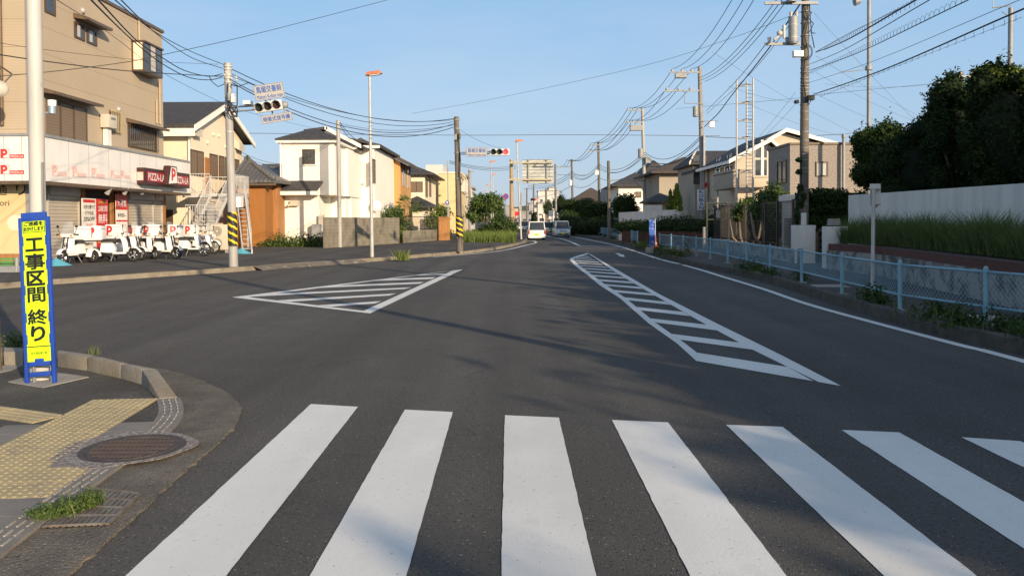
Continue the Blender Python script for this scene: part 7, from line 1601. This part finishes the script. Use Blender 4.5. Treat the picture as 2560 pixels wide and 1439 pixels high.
cable('wires left of the white house over the tiled shed, lower', [P(600,386,54),P(706,413,58)], .013, sag=.25)
# high voltage lines: big pole (arms above the frame) -> KOBAN pole -> grey pole -> onward
HVR = [P(1899,-128,DR),P(1925,-122,DR),P(1950,-118,DR)]; HVR2 = [P(1912,5,DR),P(1925,3,DR),P(1942,0,DR)]
names = ['left','middle','right']
for i in range(3):
    cable(names[i]+' upper high cable between the big right pole and the KOBAN pole', [HVR[i], aK[i]], .016, sag=.9, n=24)
    cable(names[i]+' lower high cable between the big right pole and the KOBAN pole', [P(1990+14*i,-70,DR), P(1745+8*i,196+4*i,DK)], .016, sag=.7, n=24)
    cable(names[i]+' upper high cable between the KOBAN pole and the grey double-arm pole', [aK[i], POL[0][2][i]], .020, sag=.8, n=20)
    cable(names[i]+' lower high cable between the KOBAN pole and the grey double-arm pole', [aK[3+i], POL[0][2][3+i]], .020, sag=.8, n=20)
    cable(names[i]+' high cable from the grey double-arm pole to the tall far pole', [POL[0][2][i], POL[2][2][i]], .026, sag=.9)
    cable(names[i]+' lower cable from the grey double-arm pole to the tall far pole', [POL[0][2][3+i], POL[2][2][min(3+i,4)]], .026, sag=1.1)
    cable(names[i]+' high cable between the tall far pole and the garden-tree pole', [POL[2][2][i], POL[3][2][i]], .032, sag=1.0)
    cable(names[i]+' cable from the garden-tree pole to the pole beside the road sign', [POL[3][2][i], POL[4][2][i]], .03, sag=.7)
    cable(names[i]+' distant cable between the poles at the far end of the street', [POL[6][2][i], POL[7][2][i]], .04, sag=.6)
# low voltage bundles
cable('thick black twisted cable from the big right pole down to the KOBAN pole', [P(2000,11,DR),P(1937,101,34),P(1885,169,39),P(1825,244,46),P(1795,284,51),P(1761,317,DK-.3)], .028)
cable('thinner cable above the thick twisted one beside the transformer', [P(1915,110,DR),P(1841,202,40),P(1765,278,DK-.2)], .014)
cable('slack cable between the transformer and the KOBAN pole lower part', [P(1998,30,DR),P(1880,180,41),P(1766,285,DK-.2)], .012)
for i,(yA_,yB_,s_) in enumerate(((335,380,1.2),(355,385,1.3),(362,392,1.0),(342,415,.8))):
    cable(['upper','second','third','lowest'][i]+' low cable between the KOBAN pole and the grey double-arm pole', [P(1756,yA_,DK), P(1611,yB_,79)], .024, sag=s_)
    cable(['upper','second','third','lowest'][i]+' low cable from the grey double-arm pole to the tall far pole', [P(1610,yB_,79), P(1498,yB_+30,105)], .026, sag=s_)
    cable(['upper','second','third','lowest'][i]+' low cable between the tall far pole and the garden-tree pole', [P(1497,yB_+30,105), P(1431,yB_+48,140)], .032, sag=s_)
    cable(['upper','second','third','lowest'][i]+' distant low cable beneath the big road sign', [P(1431,yB_+48,140), P(1335,yB_+75,210)], .04, sag=s_)
# from the big pole out over the camera to the right
def hooks(p0, p1, n, dz, r=.006, lb='', spiral=False):
    m = MB(); a = Vector(p0); b = Vector(p1)
    if spiral: m.tube([a.lerp(b,i/(n*8))+Vector((0,.035*math.cos(i*.785),.055*math.sin(i*.785)-dz)) for i in range(n*8+1)], r, 4)
    else:
        m.tube([a.lerp(b,i/20)-Vector((0,0,dz)) for i in range(21)], r, 4)
        for i in range(n): q = a.lerp(b,(i+.5)/n); m.tube([q, q-Vector((0,0,dz*1.3)), q-Vector((.05,0,dz*1.3))], r*1.3, 4)
    return m.build('cable_hanger', 'wire', label=lb, cat='cable')
out = [((2039,131),(2290,0),12,.024,'thick cable leaving the big pole to the upper right, topmost'),((2024,161),(2324,0),12,.014,'second cable leaving the big pole to the upper right'),((2024,176),(2421,0),12,.016,'third cable leaving the big pole to the upper right'),
       ((2020,208),(2540,4),14,.010,'thin fifth cable leaving the big pole to the upper right'),((2035,236),(2560,22),14,.028,'thick lowest cable leaving the big pole to the upper right edge')]
for (a_,b2_,De,r_,lb) in out:
    p0 = P(*a_,DR); p1 = P(*b2_,De); ex = p1+(p1-p0)*.25; cable(lb, [p0, p0.lerp(p1,.5)-Vector((0,0,.10)), p1, ex], r_*.62)
hooks(P(2024,183,DR), P(2407,0,12), 60, .0, .0028, 'spiral hanger wire looping under the third cable', True)
hooks(P(2060,124,DR-1), P(2290,4,12.2), 40, .0, .0028, 'spiral hanger wire looping round the topmost cable', True)
hooks(P(2050,236,DR-.5), P(2555,32,14), 34, .08, .0035, 'row of small hooks hanging under the thick lowest cable')
cable('black cable crossing behind the mast at the very top right', [P(2040,130,DR),P(2130,80,30),P(2240,26,31),P(2330,-20,32)], .013)
for i,(p0,p1) in enumerate((((2036,34),(2400,410)),((2040,140),(2370,325)),((2040,182),(2330,320)),((2030,230),(2280,330)),((1780,130),(2150,340)),((1870,260),(2130,345)),((1990,230),(1770,480)),((1998,250),(1840,400)),((1820,215),(2010,258)),((2062,210),(2340,210)))):
    cable(['long','second','third','fourth','fifth','sixth','seventh','eighth','ninth','tenth'][i]+' hair-thin guy wire beside the big right pole', [P(*p0,33),P(*p1,40)], .0055, sag=.15, mt='wire_thin', name='guy_wire')
cable('thin cable from the left over the grey building to the far tree tops', [P(1690,272,60),P(1980,247,50),P(2075,234,45),P(2360,207,42)], .010, mt='wire_thin')
# ================================================================ VEHICLES
def torus(m, c, R_, r_, n=20, k=7, ax='y'):
    vs = []
    for i in range(n):
        th = 6.283185*i/n
        for j in range(k):
            ph = 6.283185*j/k; rr = R_+r_*math.cos(ph); vs.append((c[0]+rr*math.cos(th), c[1]+r_*math.sin(ph)*1.15, c[2]+rr*math.sin(th)))
    o = m.smooth; m.smooth = True; m.add(vs, [(i*k+j, ((i+1)%n)*k+j, ((i+1)%n)*k+(j+1)%k, i*k+(j+1)%k) for i in range(n) for j in range(k)]); m.smooth = o
def wheel(t, c, R_, wd, spokes=5):
    m = MB(); torus(m, c, R_-wd*.5, wd*.5); ty = m.build('wheel', 'rubber', t, local=True); m = MB(); rr = R_-wd*.9
    for i in range(spokes): th = 6.283*i/spokes; m.tube([Vector(c), Vector(c)+Vector((math.cos(th)*rr,0,math.sin(th)*rr))], .018, 5)
    m.cyl((c[0],c[1]-.04,c[2]),(c[0],c[1]+.04,c[2]),.045,n=10)
    vs = []; n = 20
    for i in range(n): th = 6.283185*i/n; vs += [(c[0]+rr*math.cos(th),c[1]-.03,c[2]+rr*math.sin(th)),(c[0]+rr*math.cos(th),c[1]+.03,c[2]+rr*math.sin(th)),(c[0]+(rr-.02)*math.cos(th),c[1],c[2]+(rr-.02)*math.sin(th))]
    m.add(vs, [f for i in range(n) for f in ((3*i,3*((i+1)%n),3*((i+1)%n)+1,3*i+1),(3*i,3*i+2,3*((i+1)%n)+2,3*((i+1)%n)),(3*i+1,3*((i+1)%n)+1,3*((i+1)%n)+2,3*i+2))])
    m.build('rim', 'chrome', ty, local=True)
def fender(t, c, R_, w_, a0, a1, name='mudguard', mt='white', th=.02):
    m = MB(); n = 10; vs = []
    for i in range(n+1):
        a = R(a0+(a1-a0)*i/n)
        for y, dr in ((-w_/2,-.03),(-w_*.4,0),(w_*.4,0),(w_/2,-.03)): vs.append((c[0]+(R_+dr)*math.cos(a), c[1]+y, c[2]+(R_+dr)*math.sin(a)))
    m.smooth = True; m.add(vs, [(i*4+j,i*4+j+1,(i+1)*4+j+1,(i+1)*4+j) for i in range(n) for j in range(3)]); return m.build(name, mt, t, local=True)
def scooter(label, pos, ang, kind, sc=1.12):
    t = thing('delivery_scooter' if kind != 'moto' else 'delivery_motorbike', label, 'scooter' if kind != 'moto' else 'motorbike', (pos.x, pos.y, .15), 'white delivery scooters parked in front of the shutters', 0)
    wr = .235 if kind != 'moto' else .29; fx = 0.0; rxx = -1.22
    wheel(t, (fx,0,wr), wr, .10 if kind != 'moto' else .08)
    fender(t, (fx,0,wr), wr+.035, .15, 20, 165, 'front_mudguard')
    m = MB()
    for y in (-.065,.065): m.tube([(fx,y,wr),(fx-.11,y,wr+.33),(fx-.2,y,.86)], .02, 6)
    m.build('fork', 'black' if kind != 'moto' else 'chrome', t, local=True)
    # leg shield: curved white panel
    m = MB(); vs = []; n = 6
    for i in range(n+1):
        u = i/n; z = .34+.50*u; x = -.16-.11*u+.05*math.sin(3.14*u); hw = .17+.04*math.sin(3.14*min(1,u*1.1))
        for y,dx in ((-hw,-.09),(-hw*.75,-.01),(0,.02),(hw*.75,-.01),(hw,-.09)): vs.append((x+dx,y,z))
    k = len(vs); m.smooth = True; m.add(vs+[(v[0]-.03,v[1],v[2]) for v in vs], [(i*5+j,i*5+j+1,(i+1)*5+j+1,(i+1)*5+j) for i in range(n) for j in range(4)]+[(k+i*5+j,k+(i+1)*5+j,k+(i+1)*5+j+1,k+i*5+j+1) for i in range(n) for j in range(4)])
    ls = m.build('leg_shield', 'white', t, local=True); m = MB()
    for (y0,y1,z0,z1) in ((-.09,.09,.50,.515),(-.09,.09,.665,.68),(-.09,-.075,.515,.665),(.075,.09,.515,.665),(-.045,-.015,.54,.64),(.015,.045,.54,.64),(-.015,.015,.58,.60)): m.box((-.145,y0,z0),(-.15+.012,y1,z1))
    m.build('front_emblem', 'black', ls, local=True)
    # floor and body
    m = MB(); m.obox((-.42,0,.30), .42,.30,.07); m.obox((-.80,0,.50), .46,.30,.38, taper=.8) ; m.obox((-.62,0,.42), .12,.26,.2); m.build('body', 'white', t, bevel=.03, local=True)
    m = MB(); m.obox((-.72,0,.27), .62,.2,.14); m.obox((-1.08,0,.36), .3,.16,.2); m.cyl((-.8,-.14,.28),(-1.2,-.16,.34),.04,n=8); m.build('engine', 'black', t, bevel=.02, local=True)
    m = MB(); m.obox((-.76,0,.73), .50,.27,.09, taper=.85); m.build('seat', 'black', t, bevel=.03, local=True)
    # handlebar
    m = MB(); m.obox((-.70,0,.665), .56,.31,.03); m.build('side_trim', 'black', t, local=True)
    m = MB(); m.obox((-1.49 if kind == 'trike' else -1.3,0,.60), .05,.16,.10); m.build('number_plate', 'sign_white', t, local=True)
    m = MB(); m.obox((-.22,0,.92), .13,.50,.11, taper=.85); hb = m.build('handlebar_cover', 'white', t, bevel=.03, local=True)
    m = MB(); m.cyl((-.25,-.36,.95),(-.25,.36,.95),.018,n=8)
    for s_ in (-1,1): m.cyl((-.25,s_*.26,.95),(-.27,s_*.37,.945),.024,n=8)
    m.build('grip', 'black', hb, local=True)
    for s_ in (-1,1): m = MB(); m.cyl((-.16,s_*.19,.92),(-.135,s_*.19,.92),.036,.03,12); m.build('indicator', 'amber', t, local=True)
    m = MB(); m.cyl((-.16,0,.92),(-.145,0,.92),.055,.05,14); m.build('headlight', 'lamp_clear', t, local=True)
    for s_ in (-1,1): m = MB(); m.tube([(-.24,s_*.24,.96),(-.25,s_*.30,1.08),(-.25,s_*.31,1.17)],.009,5); m.sphere((-.25,s_*.315,1.21),.06,10,6,sc=(.35,.9,.65)); m.build('mirror', 'black', t, local=True)
    m = MB(); vs = []
    for i in range(7):
        u = i/6; z = .97+.40*u; hw = .19*math.sqrt(max(.15,1-(u*.9)**3))
        for y in (-hw,0,hw): vs.append((-.19-.12*u-(.04 if y else 0),y,z))
    m.smooth = True; m.add(vs, [(i*3+j,i*3+j+1,(i+1)*3+j+1,(i+1)*3+j) for i in range(6) for j in range(2)]); m.build('windscreen', 'windscreen', t, local=True)
    # delivery box
    bx0, bx1, bz0, bz1 = (-1.60, -.93, .74, 1.22) if kind == 'trike' else (-1.40, -.93, .76, 1.28)
    m = MB(); m.obox(((bx0+bx1)/2,0,(bz0+bz1)/2), bx1-bx0, .50, bz1-bz0, taper=.94); bxo = m.build('delivery_box', 'white', t, bevel=.035, local=True)
    m = MB(); m.obox(((bx0+bx1)/2,0,bz1-.09), bx1-bx0+.012, .488, .012); m.build('lid_seam', 'seam', bxo, local=True)
    for s_ in (-1,1):
        for (tx, dz, hh, ww, mt, nm) in (('p', .04, .30, .20, 'red', 'logo_letter'), ('PIZZA-LA', -.15, .045, .26, 'seam', 'lettering')):
            o = text_part(tx, (0,0,0), (1,0,0), (0,0,1), ww, hh, mt, None, nm, bold=.09 if tx == 'p' else .02)
            me = o.data; loc = o.location.copy(); M4 = Matrix.Translation(((bx0+bx1)/2, s_*.2535, (bz0+bz1)/2+dz)) @ (Matrix.Rotation(0,4,'Z') if s_ < 0 else Matrix.Rotation(math.pi,4,'Z')) @ Matrix.Translation(loc)
            me.transform(M4); o.location = (0,0,0); o.parent = bxo
    m = MB(); m.obox((-1.2,0,.71), .5,.36,.03); m.build('carrier', 'black', t, local=True)
    if kind == 'trike':
        for s_ in (-1,1):
            wheel(t, (rxx,s_*.24,.20), .20, .11); fender(t, (rxx,s_*.24,.20), .27, .20, 0, 185, 'rear_mudguard')
    else: wheel(t, (rxx,0,wr), wr, .10); fender(t, (rxx,0,wr), wr+.05, .13, 60, 175, 'rear_mudguard')
    if kind == 'moto': m = MB(); m.cyl((-.06,0,.80),(.02,0,.79),.085,.075,14); m.build('round_headlight', 'lamp_clear', t, local=True)
    m = MB(); m.tube([(-.62,.1,.26),(-.66,.22,.02)],.014,5); m.tube([(-.62,-.1,.26),(-.66,-.22,.02)],.014,5); m.build('stand', 'galv', t, local=True)
    t.rotation_euler = (R(-4+2*(int(pos.x*10)%3)),0,ang); t.scale = (sc,)*3; return t
SCO = [((157,661),(-.07,-1),'trike','leftmost white delivery scooter, its front turned towards the left',1.14),
       ((334,654),(.985,.17),'trike','white three-wheeled delivery scooter shown side-on with a big logo box, second from the left',1.14),
       ((353,651),(.96,-.245),'two','third white delivery scooter from the left, nearest the kerb in the cluster',1.12),
       ((390,648),(.82,-.56),'trike','fourth white delivery scooter from the left, facing the road',1.12),
       ((441,648),(.94,-.335),'two','white delivery scooter at the right end of the shutters with a tall windscreen',1.12),
       ((511,640),(.99,.02),'moto','white and black delivery motorbike in front of the cream wall',1.10),
       ((536,634),(.98,-.2),'moto','rightmost delivery motorbike, beside the outdoor air conditioning unit',1.08)]
for (p_, d_, kd, lb, sc) in SCO: scooter(lb, G(p_[0],p_[1],.15), math.atan2(d_[1],d_[0]), kd, sc)
# ---- cars
def car(name, label, cat, pos, heading, L_, W_, H_, hood, body, rear_slope=.12, wheel_r=.28, plate='plate_yellow', belt=None):
    """x forward from the centre; loft of cross sections along the side profile"""
    t = thing(name, label, cat, (pos[0],pos[1],pos[2]), None)
    belt = belt or H_*.54; xr, xf = -L_/2, L_/2; gh = .16                      # ground clearance
    m = MB(); prof = [(xr,gh+.06),(xr+.04,gh),(xf-.05,gh),(xf,gh+.08),(xf,.55),(xf-.08,belt-.12),(xf-hood*.5,belt-.02),(xf-hood,belt+.02),(xr+.02,belt+.02),(xr,belt-.1)]
    n = len(prof); hw = W_/2; vs = [(x,-hw,z) for x,z in prof]+[(x,hw,z) for x,z in prof]
    m.add(vs, [tuple(range(n)), tuple(range(2*n-1,n-1,-1))]+[(i,n+i,n+(i+1)%n,(i+1)%n) for i in range(n)]); m.build('body', body, t, bevel=.06, local=True)
    xa, xb, xc, xd = xr+.03, xr+rear_slope+.05, xf-hood-.42, xf-hood+.06; rw = hw-.13
    m = MB(); g_ = [(xa,hw-.05,belt),(xd,hw-.05,belt),(xc,rw,H_-.03),(xb,rw,H_-.03)]; vs = [(x,-y,z) for x,y,z in g_]+[(x,y,z) for x,y,z in g_]
    m.add(vs, [(0,1,2,3),(7,6,5,4),(1,5,6,2),(4,0,3,7),(3,2,6,7),(0,4,5,1)]); m.build('windows', 'car_glass', t, bevel=.03, local=True)
    m = MB(); m.obox(((xb+xc)/2,0,H_-.01), (xc-xb)+.06, rw*2+.04, .07, taper=.94); 
    for s_ in (-1,1):
        for (p0,p1) in (((xa,hw-.05,belt),(xb,rw,H_-.03)),((xd,hw-.05,belt),(xc,rw,H_-.03)),(((xa+xd)/2,hw-.05,belt),((xb+xc)/2,rw,H_-.03))): m.tube([(p0[0],s_*p0[1],p0[2]),(p1[0],s_*p1[1],p1[2])],.045,5)
    m.build('roof', body, t, local=True)
    for x in (xf-.62, xr+.58):
        for s_ in (-1,1): m = MB(); c = (x,s_*(hw-.11),wheel_r); torus(m,c,wheel_r-.08,.085); w_ = m.build('wheel','rubber',t,local=True); m = MB(); m.cyl((x,s_*(hw-.14),wheel_r),(x,s_*(hw-.03),wheel_r),wheel_r*.62,n=16); m.build('rim','chrome',w_,local=True)
    for s_ in (-1,1):
        m = MB(); m.obox((xf-.06,s_*(hw-.22),belt-.22),.12,.32,.17); m.build('headlight','lamp_clear',t,bevel=.03,local=True)
        m = MB(); m.obox((xr+.01,s_*(hw-.07),belt-.16),.06,.12,.34); m.build('tail_lamp','tail_red',t,bevel=.02,local=True)
        m = MB(); m.obox((xd-.25,s_*(hw+.09),belt+.10),.08,.17,.14); m.build('door_mirror',body,t,bevel=.02,local=True)
    m = MB(); m.obox((xf+.005,0,.42),.02,.34,.17); m.build('number_plate',plate,t,local=True)
    m = MB(); m.obox((xr-.005,0,belt-.36),.02,.34,.17); m.build('number_plate',plate,t,local=True)
    m = MB(); m.obox((xf+.0,0,.60),.02,.75,.07); m.obox((xf+.0,0,.31),.02,.95,.12); m.build('grille','black',t,local=True)
    m = MB(); m.obox((xr+.0,0,gh+.08),.05,W_-.15,.10); m.build('rear_bumper_trim','black' if name == 'x' else body,t,local=True)
    t.rotation_euler.z = heading; return t
UP = R(90); DN = R(-90)
g_ = G(1341,600,0); car('van', 'white high-roofed small van driving away, seen from behind, yellow number plate', 'van', (g_.x,g_.y+1.5,.0), UP+R(1), 3.4,1.48,1.56,.45,'car_white', .10)
g_ = G(1408,594,0); car('van', 'silver-blue high-roofed small van coming towards the camera in the right lane', 'van', (g_.x,g_.y+3.0,.0), DN+R(3), 3.4,1.44,1.60,.5,'car_silverblue', .1)
g_ = G(1371,586.5,0); car('car', 'white hatchback coming on behind the vans, half hidden by the white van', 'car', (g_.x,g_.y+2,.0), DN, 3.9,1.68,1.50,.9,'car_white', .35)
g_ = G(1311,579,0); car('car', 'silver car with dark windscreen, left of the white van beyond the corner', 'car', (g_.x+.2,g_.y+2,.0), DN, 4.2,1.70,1.62,.8,'car_silver', .3, plate='white')
g_ = G(1298,577,0); car('car', 'small dark-windowed car at the far left of the queue, yellow plate', 'car', (g_.x-.6,g_.y+6,.0), DN, 3.4,1.48,1.55,.6,'car_silver', .3)
